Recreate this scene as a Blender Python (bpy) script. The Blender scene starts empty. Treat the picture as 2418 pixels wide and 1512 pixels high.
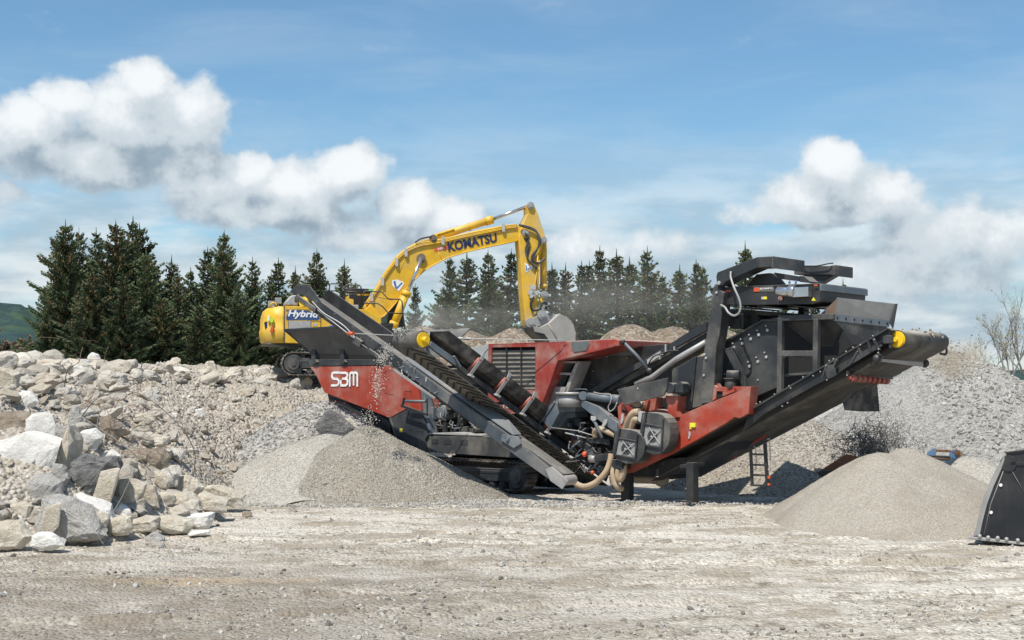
import bpy, bmesh, math, random
import numpy as np
from mathutils import Vector, Matrix, noise as mnoise

sc = bpy.context.scene
C = sc.collection
R = math.radians
random.seed(7)

# ---------------------------------------------------------------- camera
F_PX, CU, CV, CAMZ = 3200.0, 1208.5, 925.0, 3.1       # focal length and horizon in pixels of a 2417 px wide picture
cam = bpy.data.objects.new('camera', bpy.data.cameras.new('camera'))
C.objects.link(cam); sc.camera = cam
cam.location = (0, 0, CAMZ); cam.rotation_euler = (R(90), 0, 0)
cam.data.sensor_width = 36.0
cam.data.lens = 36.0 * F_PX / 2417.0
cam.data.shift_y = (CV - 756.0) / 2417.0
cam.data.clip_start = 0.5; cam.data.clip_end = 9000

# ---------------------------------------------------------------- light
SUN_AZ, SUN_EL = math.atan2(-0.46, -0.89), R(60)
sun_dir = Vector((math.sin(SUN_AZ) * math.cos(SUN_EL), math.cos(SUN_AZ) * math.cos(SUN_EL), math.sin(SUN_EL)))
sl = bpy.data.lights.new('sun', 'SUN'); sl.energy = 4.4; sl.angle = R(0.6); sl.color = (1.0, 0.945, 0.865)
so = bpy.data.objects.new('sun', sl); C.objects.link(so)
so.rotation_euler = (-sun_dir).to_track_quat('-Z', 'Y').to_euler(); so.location = (30, -30, 60)
sc.view_settings.view_transform = 'Standard'; sc.view_settings.look = 'None'
sc.view_settings.exposure = 0.24; sc.view_settings.gamma = 1.0
sc.view_settings.use_curve_mapping = False
sc.render.engine = 'CYCLES'
sc.cycles.max_bounces = 6; sc.cycles.diffuse_bounces = 3; sc.cycles.glossy_bounces = 3
sc.cycles.transparent_max_bounces = 8; sc.cycles.volume_bounces = 1
try:
    sc.cycles.use_denoising = True
except Exception:
    pass

# ---------------------------------------------------------------- node helpers
class NT:
    def __init__(s, nt): s.nt = nt; s.L = nt.links
    def n(s, t, **kw):
        nd = s.nt.nodes.new(t)
        for k, v in kw.items(): setattr(nd, k, v)
        return nd
    def put(s, sock, val):
        if isinstance(val, bpy.types.NodeSocket): s.L.new(val, sock)
        else: sock.default_value = val
    def m(s, op, a, b=0.0, c=0.0, clamp=False):
        nd = s.n('ShaderNodeMath', operation=op, use_clamp=clamp)
        s.put(nd.inputs[0], a); s.put(nd.inputs[1], b)
        if op in ('MULTIPLY_ADD', 'COMPARE', 'SMOOTH_MIN', 'SMOOTH_MAX'): s.put(nd.inputs[2], c)
        return nd.outputs[0]
    def mix(s, f, a, b, blend='MIX'):
        nd = s.n('ShaderNodeMix', data_type='RGBA', blend_type=blend)
        s.put(nd.inputs[0], f); s.put(nd.inputs[6], a); s.put(nd.inputs[7], b)
        return nd.outputs[2]
    def rng(s, v, a, b, c=0.0, d=1.0, smooth=True):
        nd = s.n('ShaderNodeMapRange', interpolation_type='SMOOTHSTEP' if smooth else 'LINEAR')
        s.put(nd.inputs[0], v)
        for i, x in zip((1, 2, 3, 4), (a, b, c, d)): s.put(nd.inputs[i], x)
        return nd.outputs[0]
    def noise(s, vec, scale, detail=4.0, rough=0.55, dist=0.0, dims='3D'):
        nd = s.n('ShaderNodeTexNoise', noise_dimensions=dims)
        s.put(nd.inputs['Vector'], vec); s.put(nd.inputs['Scale'], scale)
        s.put(nd.inputs['Detail'], detail); s.put(nd.inputs['Roughness'], rough); s.put(nd.inputs['Distortion'], dist)
        return nd.outputs[0]
    def vor(s, vec, scale, feature='F1', out='Distance', rnd=1.0):
        nd = s.n('ShaderNodeTexVoronoi', feature=feature)
        s.put(nd.inputs['Vector'], vec); s.put(nd.inputs['Scale'], scale); s.put(nd.inputs['Randomness'], rnd)
        return nd.outputs[out]
    def vmul(s, vec, xyz):
        nd = s.n('ShaderNodeVectorMath', operation='MULTIPLY'); s.put(nd.inputs[0], vec); s.put(nd.inputs[1], xyz)
        return nd.outputs[0]
    def comb(s, x, y, z):
        nd = s.n('ShaderNodeCombineXYZ'); s.put(nd.inputs[0], x); s.put(nd.inputs[1], y); s.put(nd.inputs[2], z)
        return nd.outputs[0]
    def sep(s, v):
        nd = s.n('ShaderNodeSeparateXYZ'); s.put(nd.inputs[0], v); return nd.outputs
    def bump(s, h, dist, strength=1.0):
        nd = s.n('ShaderNodeBump'); s.put(nd.inputs['Height'], h); nd.inputs['Distance'].default_value = dist
        nd.inputs['Strength'].default_value = strength
        return nd.outputs[0]

def c4(c): return (c[0], c[1], c[2], 1.0)

def new_mat(name, rough=0.6, metal=0.0, spec=0.5):
    m = bpy.data.materials.new(name); m.use_nodes = True
    nt = m.node_tree; b = nt.nodes['Principled BSDF']
    b.inputs['Roughness'].default_value = rough; b.inputs['Metallic'].default_value = metal
    b.inputs['Specular IOR Level'].default_value = spec
    return m, NT(nt), b

DUST = (0.42, 0.38, 0.32)
def paint(name, col, rough=0.45, metal=0.0, var=0.12, scale=2.0, dust=0.25, topdust=0.55, streak=0.0, dustcol=DUST, bump=0.0, spec=0.5):
    """painted or bare metal: base colour with faint variation, dust lying in patches and on upward faces"""
    m, N, b = new_mat(name, rough, metal, spec)
    tc = N.n('ShaderNodeTexCoord').outputs['Object']
    n1 = N.noise(tc, scale, 5, 0.6)
    base = N.mix(N.rng(n1, 0.3, 0.7), c4([max(0, x * (1 - var)) for x in col]), c4([min(1, x * (1 + var)) for x in col]))
    n2 = N.noise(tc, scale * 0.45, 6, 0.62)
    n3 = N.noise(N.vmul(tc, (6.0, 6.0, 0.7)), 2.2, 4, 0.6)
    up = N.rng(N.sep(N.n('ShaderNodeNewGeometry').outputs['Normal'])[2], 0.35, 0.9)
    f = N.m('MULTIPLY', N.rng(n2, 0.42, 0.72), dust)
    if streak: f = N.m('ADD', f, N.m('MULTIPLY', N.rng(n3, 0.55, 0.8), streak))
    f = N.m('ADD', f, N.m('MULTIPLY', up, topdust), clamp=True)
    fine = N.noise(tc, 40.0, 2, 0.5)
    f = N.m('MULTIPLY', f, N.rng(fine, 0.25, 0.6, 0.7, 1.0), clamp=True)
    N.put(b.inputs['Base Color'], N.mix(f, base, c4(dustcol)))
    N.put(b.inputs['Roughness'], N.m('MULTIPLY_ADD', f, 0.4, N.m('MULTIPLY_ADD', n1, 0.15, rough - 0.07), clamp=True))
    if metal: N.put(b.inputs['Metallic'], N.m('MULTIPLY', N.m('SUBTRACT', 1.0, f), metal))
    if bump: N.put(b.inputs['Normal'], N.bump(N.noise(tc, 14.0, 4, 0.6), bump))
    return m

def gravel(name, cols, stone=25.0, patch=0.5, contrast=1.0, bump=0.03, dark=(0.2, 0.18, 0.15), brown=(0.36, 0.3, 0.22), brownamt=0.5, dirt_scale=(1, 1, 1), extra=None):
    """crushed stone: cells of a few tones, finer grit between them, larger patches of damp or dusty fines"""
    m, N, b = new_mat(name, 0.92, 0, 0.25)
    tc = N.n('ShaderNodeTexCoord').outputs['Object']
    rc = N.vor(tc, stone, out='Color'); r1 = N.sep(rc)[0]
    cr = N.n('ShaderNodeValToRGB'); N.put(cr.inputs[0], r1)
    e = cr.color_ramp.elements
    k = len(cols)
    while len(e) < k: e.new(0.5)
    for i, c in enumerate(cols):
        e[i].position = i / (k - 1); e[i].color = c4(c)
    col = cr.outputs[0]
    grit = N.noise(tc, stone * 2.2, 3, 0.7)
    mid = N.noise(tc, stone * 0.3, 3, 0.65)
    avg = [sum(c[i] for c in cols) / k for i in range(3)]
    col = N.mix(N.rng(mid, 0.35, 0.7, 0.0, patch), col, c4(avg))
    col = N.mix(N.m('MULTIPLY', N.rng(grit, 0.55, 0.35), 0.55 * contrast), col, c4(dark))
    big = N.noise(N.vmul(tc, dirt_scale), 0.35, 7, 0.62, 0.3)
    col = N.mix(N.m('MULTIPLY', N.rng(big, 0.46, 0.66), brownamt), col, c4(brown))
    if extra: col = extra(N, tc, col)
    N.put(b.inputs['Base Color'], col)
    d = N.vor(tc, stone)
    h = N.m('ADD', N.m('MULTIPLY', d, -1.0), N.m('MULTIPLY', mid, 1.2))
    N.put(b.inputs['Normal'], N.bump(h, bump))
    return m

def plain(name, col, rough=0.6, metal=0.0, var=0.1, scale=8.0, spec=0.5, bump=0.0):
    m, N, b = new_mat(name, rough, metal, spec)
    tc = N.n('ShaderNodeTexCoord').outputs['Object']
    n1 = N.noise(tc, scale, 4, 0.6)
    N.put(b.inputs['Base Color'], N.mix(N.rng(n1, 0.3, 0.7), c4([x * (1 - var) for x in col]), c4([min(1, x * (1 + var)) for x in col])))
    if bump: N.put(b.inputs['Normal'], N.bump(n1, bump))
    return m

# ---------------------------------------------------------------- world: sky with clouds laid out by compass direction
def azel(u, v):
    x, z = (u - CU) / F_PX, (CV - v) / F_PX
    return math.atan2(x, 1.0), math.atan2(z, math.sqrt(1 + x * x))
w = bpy.data.worlds.new('World'); sc.world = w; w.use_nodes = True
wt = w.node_tree; wt.nodes.clear(); N = NT(wt)
sky = N.n('ShaderNodeTexSky'); sky.sky_type = 'NISHITA'; sky.sun_disc = False
sky.sun_elevation = SUN_EL; sky.sun_rotation = SUN_AZ
sky.air_density = 1.0; sky.dust_density = 0.6; sky.ozone_density = 1.4
BL = []   # cumulus puffs: u, v, radius u, radius v, weight
for row in [(70,300,110,75,1),(150,235,70,52,.95),(350,200,70,58,1),(330,290,170,85,1.05),(460,285,85,80,1),(210,375,240,62,.95),(430,390,150,50,.85),(190,430,60,24,.6),
            (590,405,62,50,.95),(480,450,95,62,.85),(825,415,90,70,1.05),(700,450,130,70,1),(640,505,230,40,.9),
            (965,490,85,60,1),(1060,505,70,50,.9),(920,560,190,42,.75),
            (1965,395,78,62,1.05),(1950,465,150,60,1.0),(2075,450,100,60,.9),(1960,505,250,42,.85),(2280,560,230,85,.74),
            (1430,580,260,60,.60),(2150,640,300,80,.70),(330,650,330,60,.50),(620,640,260,45,.5),(25,455,50,36,.62)]:
    BL.append(row)
gt = bpy.data.node_groups.new('cloud_field', 'ShaderNodeTree')
gt.interface.new_socket('az', in_out='INPUT', socket_type='NodeSocketFloat')
gt.interface.new_socket('el', in_out='INPUT', socket_type='NodeSocketFloat')
gt.interface.new_socket('density', in_out='OUTPUT', socket_type='NodeSocketFloat')
G = NT(gt); gi = G.n('NodeGroupInput'); go = G.n('NodeGroupOutput')
gv = G.comb(gi.outputs[0], gi.outputs[1], 0.0)
def cn(vec, scale, det, ro):
    nd = G.n('ShaderNodeTexNoise', noise_dimensions='3D'); G.put(nd.inputs['Vector'], vec); nd.inputs['Scale'].default_value = scale
    nd.inputs['Detail'].default_value = det; nd.inputs['Roughness'].default_value = ro
    return nd
w1 = G.sep(cn(gv, 34.0, 3, 0.55).outputs[1])
wa = G.m('MULTIPLY_ADD', G.m('SUBTRACT', w1[0], 0.5), 0.030, gi.outputs[0])
we = G.m('MULTIPLY_ADD', G.m('SUBTRACT', w1[1], 0.5), 0.020, gi.outputs[1])
acc = None
for (u, v, ru, rv, wgt) in BL:
    a0, e0 = azel(u, v)
    dx = G.m('MULTIPLY', G.m('SUBTRACT', wa, a0), F_PX / (ru * 1.06)); dy = G.m('MULTIPLY', G.m('SUBTRACT', we, e0), F_PX / (rv * 1.04))
    r2 = G.m('MULTIPLY_ADD', dx, dx, G.m('MULTIPLY', dy, dy))
    g = G.m('MULTIPLY', G.m('POWER', 2.718, G.m('MULTIPLY', r2, -0.9)), wgt)
    acc = g if acc is None else G.m('SMOOTH_MAX', acc, g, 0.12)
# puffs elsewhere in the sky, away from this view
far = G.m('MULTIPLY', G.rng(cn(G.vmul(gv, (1, 2.2, 1)), 2.4, 3, 0.5).outputs[0], 0.52, 0.7), G.rng(G.m('ABSOLUTE', gi.outputs[0]), 0.42, 0.7))
acc = G.m('MAXIMUM', acc, G.m('MULTIPLY', far, 0.8))
fb = cn(gv, 30.0, 8, 0.61).outputs[0]
dd = G.m('ADD', acc, G.m('MULTIPLY', G.m('SUBTRACT', fb, 0.5), 0.80))
G.put(go.inputs[0], dd)
tcw = N.n('ShaderNodeTexCoord').outputs['Generated']
x, y, z = N.sep(tcw)
az = N.m('ARCTAN2', x, y); el = N.m('ARCSINE', z)
def field(a, e):
    g = N.n('ShaderNodeGroup'); g.node_tree = gt; N.put(g.inputs[0], a); N.put(g.inputs[1], e); return g.outputs[0]
d0 = field(az, el)
d2 = field(N.m('ADD', az, -0.004), N.m('ADD', el, 0.026))
cov = N.rng(d0, 0.28, 0.56)
lit = N.m('ADD', N.m('SUBTRACT', d0, d2), N.m('MULTIPLY', N.m('SUBTRACT', N.noise(N.comb(az, el, 3.0), 55.0, 6, 0.62), 0.5), 0.75))
edge = N.rng(d0, 0.75, 0.40)
g1 = N.mix(N.rng(lit, -0.42, 0.10), (2.9, 3.8, 4.6, 1), (6.2, 6.9, 7.4, 1))
ccol = N.mix(N.rng(lit, 0.04, 0.80), g1, (9.4, 9.7, 9.9, 1))
ccol = N.mix(N.m('MULTIPLY', edge, 0.35), ccol, (6.6, 7.6, 8.4, 1))
# high thin veil, streaked
sv = N.comb(N.m('MULTIPLY', az, 1.0), N.m('MULTIPLY', el, 4.5), 0.0)
veil = N.noise(sv, 3.6, 7, 0.6, 0.4)
vl = N.m('MULTIPLY', N.rng(veil, 0.42, 0.75), 0.30)
low = N.rng(el, 0.215, 0.08)
bank = N.noise(N.comb(az, N.m('MULTIPLY', el, 3.2), 0.7), 9.0, 8, 0.58, 0.2)
lowf = N.m('MULTIPLY', N.m('MULTIPLY', low, N.rng(bank, 0.24, 0.55)), 0.93)
bankc = N.mix(N.rng(N.noise(N.comb(az, N.m('MULTIPLY', el, 3.6), 2.0), 11.0, 7, 0.55), 0.38, 0.66), (4.4, 5.5, 6.4, 1), (7.9, 8.4, 8.6, 1))
sk = N.mix(1.0, sky.outputs[0], (0.95, 1.25, 1.34, 1), 'MULTIPLY')
sk = N.mix(vl, sk, (5.8, 6.9, 7.9, 1))
sk = N.mix(lowf, sk, bankc)
small = N.rng(N.noise(N.comb(az, N.m('MULTIPLY', el, 1.7), 4.0), 13.0, 6, 0.6), 0.60, 0.78)
sk = N.mix(N.m('MULTIPLY', small, 0.35), sk, (6.2, 7.0, 7.7, 1))
sk = N.mix(N.m('MULTIPLY', cov, 0.96), sk, ccol)
bg = N.n('ShaderNodeBackground'); N.put(bg.inputs[0], sk); bg.inputs[1].default_value = 0.085
wo = N.n('ShaderNodeOutputWorld'); N.L.new(bg.outputs[0], wo.inputs[0])

w.cycles.sampling_method = 'MANUAL'; w.cycles.sample_map_resolution = 256

# ---------------------------------------------------------------- geometry helpers
def tag(o, label=None, cat=None, group=None, kind=None):
    if label: o['label'] = label
    if cat: o['category'] = cat
    if group: o['group'] = group
    if kind: o['kind'] = kind
    return o
def thing(name, label, cat, loc=(0, 0, 0), rz=0.0, group=None):
    o = bpy.data.objects.new(name, None); C.objects.link(o)
    o.location = loc; o.rotation_euler = (0, 0, rz); o.empty_display_size = 0.3
    return tag(o, label, cat, group)
def pix(u, v, Y): return Vector(((u - CU) / F_PX * Y, Y, CAMZ - (v - CV) / F_PX * Y))
# rectangles of the photo I measured in: each turns its own coordinates into 2417 px picture coordinates
def Z1(x, y): return (590.1 + .31725 * x, 413.0 + .31725 * y)
def Z2(x, y): return (1593.2 + .28064 * x, 560.6 + .28064 * y)
def Z3(x, y): return (678.6 + .32945 * x, 767.1 + .32945 * y)
def Z4(x, y): return (1268.6 + .27313 * x, 796.6 + .27313 * y)
def Z5(x, y): return (.37070 * x, 767.1 + .37070 * y)
def Z6(x, y): return (1770.2 + .27324 * x, 944.1 + .27324 * y)
def Z7(x, y): return (.34165 * x, 501.6 + .34165 * y)
def Z8(x, y): return (1062.1 + .26843 * x, 560.6 + .26843 * y)
def Z9(x, y): return (619.6 + .20742 * x, 666.8 + .20742 * y)
def D(x, y): return (x, y)

class Frame:
    """a machine's own axes: s along it, t across it away from the camera side, z up"""
    def __init__(s, ox, oy, deg):
        s.O = Vector((ox, oy, 0)); a = R(deg)
        s.es = Vector((math.cos(a), -math.sin(a), 0)); s.et = Vector((math.sin(a), math.cos(a), 0)); s.rz = -a
        s.inv = (Matrix.Translation(s.O) @ Matrix.Rotation(s.rz, 4, 'Z')).inverted()
    def p(s, Z, x, y, t=0.0):
        u, v = Z(x, y)
        d = Vector(((u - CU) / F_PX, 1.0, -(v - CV) / F_PX))
        lam = (s.O.dot(s.et) + t) / d.dot(s.et)
        return Vector((0, 0, CAMZ)) + d * lam
    def w(s, a, t, z): return s.O + s.es * a + s.et * t + Vector((0, 0, z))
    def sz(s, Z, x, y, t):
        q = s.inv @ s.p(Z, x, y, t); return q.x, q.z

class MB:
    def __init__(s): s.v = []; s.f = []; s.sm = []
    def add(s, vs, fs, smooth=False):
        k = len(s.v); s.v.extend(Vector(p) for p in vs)
        s.f.extend([tuple(i + k for i in f) for f in fs]); s.sm.extend([smooth] * len(fs)); return s
    def prism(s, pts, vec):
        n = len(pts); pts = [Vector(p) for p in pts]; vec = Vector(vec)
        vs = pts + [p + vec for p in pts]
        fs = [tuple(range(n)), tuple(range(2 * n - 1, n - 1, -1))] + [(i, i + n, (i + 1) % n + n, (i + 1) % n) for i in range(n)]
        return s.add(vs, fs)
    def loft(s, A, B):
        n = len(A)
        return s.add(list(A) + list(B), [tuple(range(n)), tuple(range(2 * n - 1, n - 1, -1))] + [(i, i + n, (i + 1) % n + n, (i + 1) % n) for i in range(n)])
    def tube(s, path, r, n=8, caps=True):
        path = [Vector(p) for p in path]; m = len(path)
        rs = r if isinstance(r, (list, tuple)) else [r] * m
        ref = None; rings = []
        for i, p in enumerate(path):
            d = (path[min(i + 1, m - 1)] - path[max(i - 1, 0)])
            if d.length < 1e-9: d = Vector((0, 0, 1))
            d.normalize()
            if ref is None: ref = Vector((0, 0, 1)) if abs(d.z) < 0.9 else Vector((1, 0, 0))
            a = d.cross(ref)
            if a.length < 1e-4: a = d.cross(Vector((0.3, 1, 0.2)))
            a.normalize(); b = d.cross(a); ref = a.cross(d)
            rings.append([p + (a * math.cos(2 * math.pi * j / n) + b * math.sin(2 * math.pi * j / n)) * rs[i] for j in range(n)])
        k = len(s.v)
        for rg in rings: s.v.extend(rg)
        for i in range(m - 1):
            for j in range(n):
                s.f.append((k + i * n + j, k + i * n + (j + 1) % n, k + (i + 1) * n + (j + 1) % n, k + (i + 1) * n + j)); s.sm.append(n > 4)
        if caps:
            s.f.append(tuple(k + j for j in reversed(range(n)))); s.sm.append(False)
            s.f.append(tuple(k + (m - 1) * n + j for j in range(n))); s.sm.append(False)
        return s
    def cyl(s, a, b, r, n=20): return s.tube([a, b], r, n)
    def box(s, c, x, y, z):
        """centre and three half-edge vectors"""
        c, x, y, z = Vector(c), Vector(x), Vector(y), Vector(z)
        vs = [c + x * i + y * j + z * k for k in (-1, 1) for (i, j) in ((-1, -1), (1, -1), (1, 1), (-1, 1))]
        return s.add(vs, [(3, 2, 1, 0), (4, 5, 6, 7), (0, 1, 5, 4), (1, 2, 6, 5), (2, 3, 7, 6), (3, 0, 4, 7)])
    def bar(s, a, b, w, h, side=None):
        """square bar from a to b, w across side direction, h the other way"""
        a, b = Vector(a), Vector(b); d = b - a; L = d.length; d.normalize()
        sd = Vector(side) if side is not None else Vector((0, 1, 0))
        u = (sd - d * sd.dot(d)); u = u.normalized() if u.length > 1e-4 else d.orthogonal().normalized()
        q = d.cross(u)
        return s.box((a + b) / 2, d * (L / 2), u * (w / 2), q * (h / 2))
    def ball(s, c, r, n=8):
        c = Vector(c); vs = []; fs = []
        for i in range(n + 1):
            th = math.pi * i / n
            for j in range(2 * n): ph = math.pi * j / n; vs.append(c + Vector((math.sin(th) * math.cos(ph), math.sin(th) * math.sin(ph), math.cos(th))) * r)
        for i in range(n):
            for j in range(2 * n): fs.append((i * 2 * n + j, (i + 1) * 2 * n + j, (i + 1) * 2 * n + (j + 1) % (2 * n), i * 2 * n + (j + 1) % (2 * n)))
        return s.add(vs, fs, True)
    def build(s, name, mat, parent=None, frame=None, bevel=0.0, label=None):
        me = bpy.data.meshes.new(name)
        M = frame.inv if frame is not None else Matrix.Identity(4)
        me.from_pydata([tuple(M @ p) for p in s.v], [], s.f)
        me.polygons.foreach_set('use_smooth', s.sm)
        me.update(); me.validate()
        bm = bmesh.new(); bm.from_mesh(me); bmesh.ops.recalc_face_normals(bm, faces=bm.faces); bm.to_mesh(me); bm.free()
        me.materials.append(mat)
        o = bpy.data.objects.new(name, me); C.objects.link(o)
        if parent is not None: o.parent = parent
        if bevel:
            md = o.modifiers.new('bevel', 'BEVEL'); md.width = bevel; md.segments = 2; md.limit_method = 'ANGLE'; md.angle_limit = R(35)
        if label: o['label'] = label
        return o

def curve_pts(pts, k=6):
    """Catmull-Rom through the points"""
    pts = [Vector(p) for p in pts]; P = [pts[0] * 2 - pts[1]] + pts + [pts[-1] * 2 - pts[-2]]; out = []
    for i in range(1, len(P) - 2):
        a, b, c, d = P[i - 1], P[i], P[i + 1], P[i + 2]
        for j in range(k):
            t = j / k
            out.append(0.5 * ((2 * b) + (c - a) * t + (2 * a - 5 * b + 4 * c - d) * t * t + (3 * b - a - 3 * c + d) * t ** 3))
    out.append(pts[-1]); return out

def lettering(name, txt, a, b, up, h, mat, parent, frame, depth=0.01, bold=0.0, shear=0.0, off=(0, 0, 0)):
    """solid letters from a to b (world points), h tall along the up vector"""
    cu = bpy.data.curves.new(name, 'FONT'); cu.body = txt; cu.extrude = 0.5; cu.offset = bold; cu.shear = shear
    cu.resolution_u = 4
    ob = bpy.data.objects.new(name + '_tmp', cu); C.objects.link(ob)
    dg = bpy.context.evaluated_depsgraph_get(); dg.update()
    me = bpy.data.meshes.new_from_object(ob.evaluated_get(dg))
    C.objects.unlink(ob); bpy.data.objects.remove(ob)
    xs = [v.co.x for v in me.vertices]; ys = [v.co.y for v in me.vertices]
    x0, x1, y0, y1 = min(xs), max(xs), min(ys), max(ys)
    a, b, up = Vector(a), Vector(b), Vector(up).normalized(); ax = b - a; nrm = ax.normalized().cross(up).normalized()
    for v in me.vertices:
        q = a + ax * ((v.co.x - x0) / (x1 - x0)) + up * (h * (v.co.y - y0) / (y1 - y0)) + nrm * (depth * v.co.z) + Vector(off)
        v.co = frame.inv @ q if frame else q
    me.materials.append(mat)
    o = bpy.data.objects.new(name, me); C.objects.link(o); o.parent = parent
    return o

# ---------------------------------------------------------------- numpy value noise, for terrain
def _h(ix, iy, seed):
    n = (ix.astype(np.int64) * 374761393 + iy.astype(np.int64) * 668265263 + seed * 144665) & 0x7fffffff
    n = ((n ^ (n >> 13)) * 1274126177) & 0x7fffffff
    return ((n ^ (n >> 16)) & 0xffff) / 65535.0
def vnoise(x, y, seed=0):
    x = np.asarray(x, float); y = np.asarray(y, float)
    ix, iy = np.floor(x), np.floor(y); fx, fy = x - ix, y - iy
    fx = fx * fx * (3 - 2 * fx); fy = fy * fy * (3 - 2 * fy)
    a, b, c, d = _h(ix, iy, seed), _h(ix + 1, iy, seed), _h(ix, iy + 1, seed), _h(ix + 1, iy + 1, seed)
    return (a + (b - a) * fx) * (1 - fy) + (c + (d - c) * fx) * fy - 0.5
def fbm(x, y, seed=0, oct=5, ro=0.5):
    t = 0; a = 1.0; f = 1.0
    for i in range(oct): t = t + a * vnoise(np.asarray(x) * f, np.asarray(y) * f, seed + i * 17); a *= ro; f *= 2.03
    return t

def grid_mesh(name, xs, ys, hf, mat, cut=None):
    X, Y = np.meshgrid(xs, ys); Zz = hf(X, Y)
    nx, ny = len(xs), len(ys)
    co = np.stack([X, Y, Zz], -1).reshape(-1, 3)
    i = np.arange(nx - 1); j = np.arange(ny - 1); I, J = np.meshgrid(i, j)
    a = (J * nx + I).ravel(); q = np.stack([a, a + 1, a + nx + 1, a + nx], -1)
    if cut is not None:
        z4 = co[q, 2].max(1); q = q[z4 > cut]
    me = bpy.data.meshes.new(name)
    me.vertices.add(len(co)); me.vertices.foreach_set('co', co.ravel())
    me.loops.add(q.size); me.loops.foreach_set('vertex_index', q.ravel().astype(np.int32))
    me.polygons.add(len(q)); me.polygons.foreach_set('loop_start', np.arange(0, q.size, 4, dtype=np.int32))
    me.polygons.foreach_set('loop_total', np.full(len(q), 4, np.int32))
    me.polygons.foreach_set('use_smooth', np.ones(len(q), bool))
    me.update(calc_edges=True)
    if cut is not None:
        bm = bmesh.new(); bm.from_mesh(me); bmesh.ops.delete(bm, geom=[v for v in bm.verts if not v.link_faces], context='VERTS'); bm.to_mesh(me); bm.free()
    me.materials.append(mat)
    o = bpy.data.objects.new(name, me); C.objects.link(o); return o

def stone_template(seed, sub=1, rough=0.25, flat=1.0):
    rnd = random.Random(seed); bm = bmesh.new(); bmesh.ops.create_icosphere(bm, subdivisions=sub, radius=1.0)
    off = Vector((rnd.random() * 50, rnd.random() * 50, rnd.random() * 50))
    cuts = []
    for _ in range(7):
        d = Vector((rnd.gauss(0, 1), rnd.gauss(0, 1), rnd.gauss(0, 1))).normalized(); cuts.append((d, rnd.uniform(0.5, 0.85)))
    for v in bm.verts:
        p = v.co.copy()
        for d, l in cuts:
            k = p.dot(d)
            if k > l: p -= d * (k - l)
        n = mnoise.noise(p * 1.6 + off)
        p *= 1 + rough * n + rough * 0.35 * mnoise.noise(p * 5 + off)
        p.z *= flat
        v.co = p
    vs = np.array([v.co[:] for v in bm.verts]); fs = np.array([[v.index for v in f.verts] for f in bm.faces]); bm.free()
    return vs, fs
def rot_mats(n, rng):
    q = rng.normal(size=(n, 4)); q /= np.linalg.norm(q, axis=1)[:, None]; w_, x_, y_, z_ = q.T
    return np.stack([1 - 2 * (y_**2 + z_**2), 2 * (x_*y_ - z_*w_), 2 * (x_*z_ + y_*w_), 2 * (x_*y_ + z_*w_), 1 - 2 * (x_**2 + z_**2), 2 * (y_*z_ - x_*w_),
                     2 * (x_*z_ - y_*w_), 2 * (y_*z_ + x_*w_), 1 - 2 * (x_**2 + y_**2)], -1).reshape(n, 3, 3)
def scatter(name, pos, size, mat, seed=0, temps=6, sub=1, smooth=False, flat=0.75):
    """many loose stones as one mesh, each with its own tint"""
    rng = np.random.default_rng(seed); n = len(pos)
    T = [stone_template(seed * 10 + k, sub, 0.3, flat) for k in range(temps)]
    which = rng.integers(0, temps, n); V = []; Fc = []; tint = []; k0 = 0
    for k, (vs, fs) in enumerate(T):
        idx = np.where(which == k)[0]
        if not len(idx): continue
        Rm = rot_mats(len(idx), rng); st = rng.uniform(0.7, 1.2, (len(idx), 1, 3))
        P = np.einsum('nij,nmj->nmi', Rm, vs[None] * st) * size[idx][:, None, None] + pos[idx][:, None, :]
        V.append(P.reshape(-1, 3)); nf = (fs[None] + (np.arange(len(idx)) * len(vs))[:, None, None] + k0).reshape(-1, 3); Fc.append(nf)
        tint.append(np.repeat(rng.random(len(idx)), len(vs))); k0 += len(idx) * len(vs)
    V = np.concatenate(V); Fc = np.concatenate(Fc); tint = np.concatenate(tint)
    me = bpy.data.meshes.new(name); me.vertices.add(len(V)); me.vertices.foreach_set('co', V.ravel())
    me.loops.add(Fc.size); me.loops.foreach_set('vertex_index', Fc.ravel().astype(np.int32))
    me.polygons.add(len(Fc)); me.polygons.foreach_set('loop_start', np.arange(0, Fc.size, 3, dtype=np.int32))
    me.polygons.foreach_set('loop_total', np.full(len(Fc), 3, np.int32)); me.polygons.foreach_set('use_smooth', np.full(len(Fc), smooth, bool))
    me.update(calc_edges=True)
    at = me.attributes.new('tint', 'FLOAT', 'POINT'); at.data.foreach_set('value', tint.astype(np.float32))
    me.materials.append(mat); o = bpy.data.objects.new(name, me); C.objects.link(o); return o

def stone_mat(name, cols, by='attr', bump=0.02, rough=0.9):
    m, N, b = new_mat(name, rough, 0, 0.25)
    tc = N.n('ShaderNodeTexCoord').outputs['Object']
    if by == 'attr':
        a = N.n('ShaderNodeAttribute'); a.attribute_name = 'tint'; r = a.outputs['Fac']
    else: r = N.n('ShaderNodeObjectInfo').outputs['Random']
    cr = N.n('ShaderNodeValToRGB'); N.put(cr.inputs[0], r); e = cr.color_ramp.elements
    while len(e) < len(cols): e.new(0.5)
    for i, c in enumerate(cols): e[i].position = i / (len(cols) - 1); e[i].color = c4(c)
    n1 = N.noise(tc, 3.0, 6, 0.7); n2 = N.noise(tc, 0.9, 5, 0.6)
    col = N.mix(N.rng(n1, 0.35, 0.7, 0.0, 0.35), cr.outputs[0], (0.30, 0.27, 0.23, 1))
    col = N.mix(N.rng(n2, 0.45, 0.7, 0.0, 0.45), col, (0.66, 0.62, 0.54, 1))
    N.put(b.inputs['Base Color'], col)
    N.put(b.inputs['Normal'], N.bump(N.noise(tc, 9.0, 6, 0.7), bump * 4))
    return m
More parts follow.
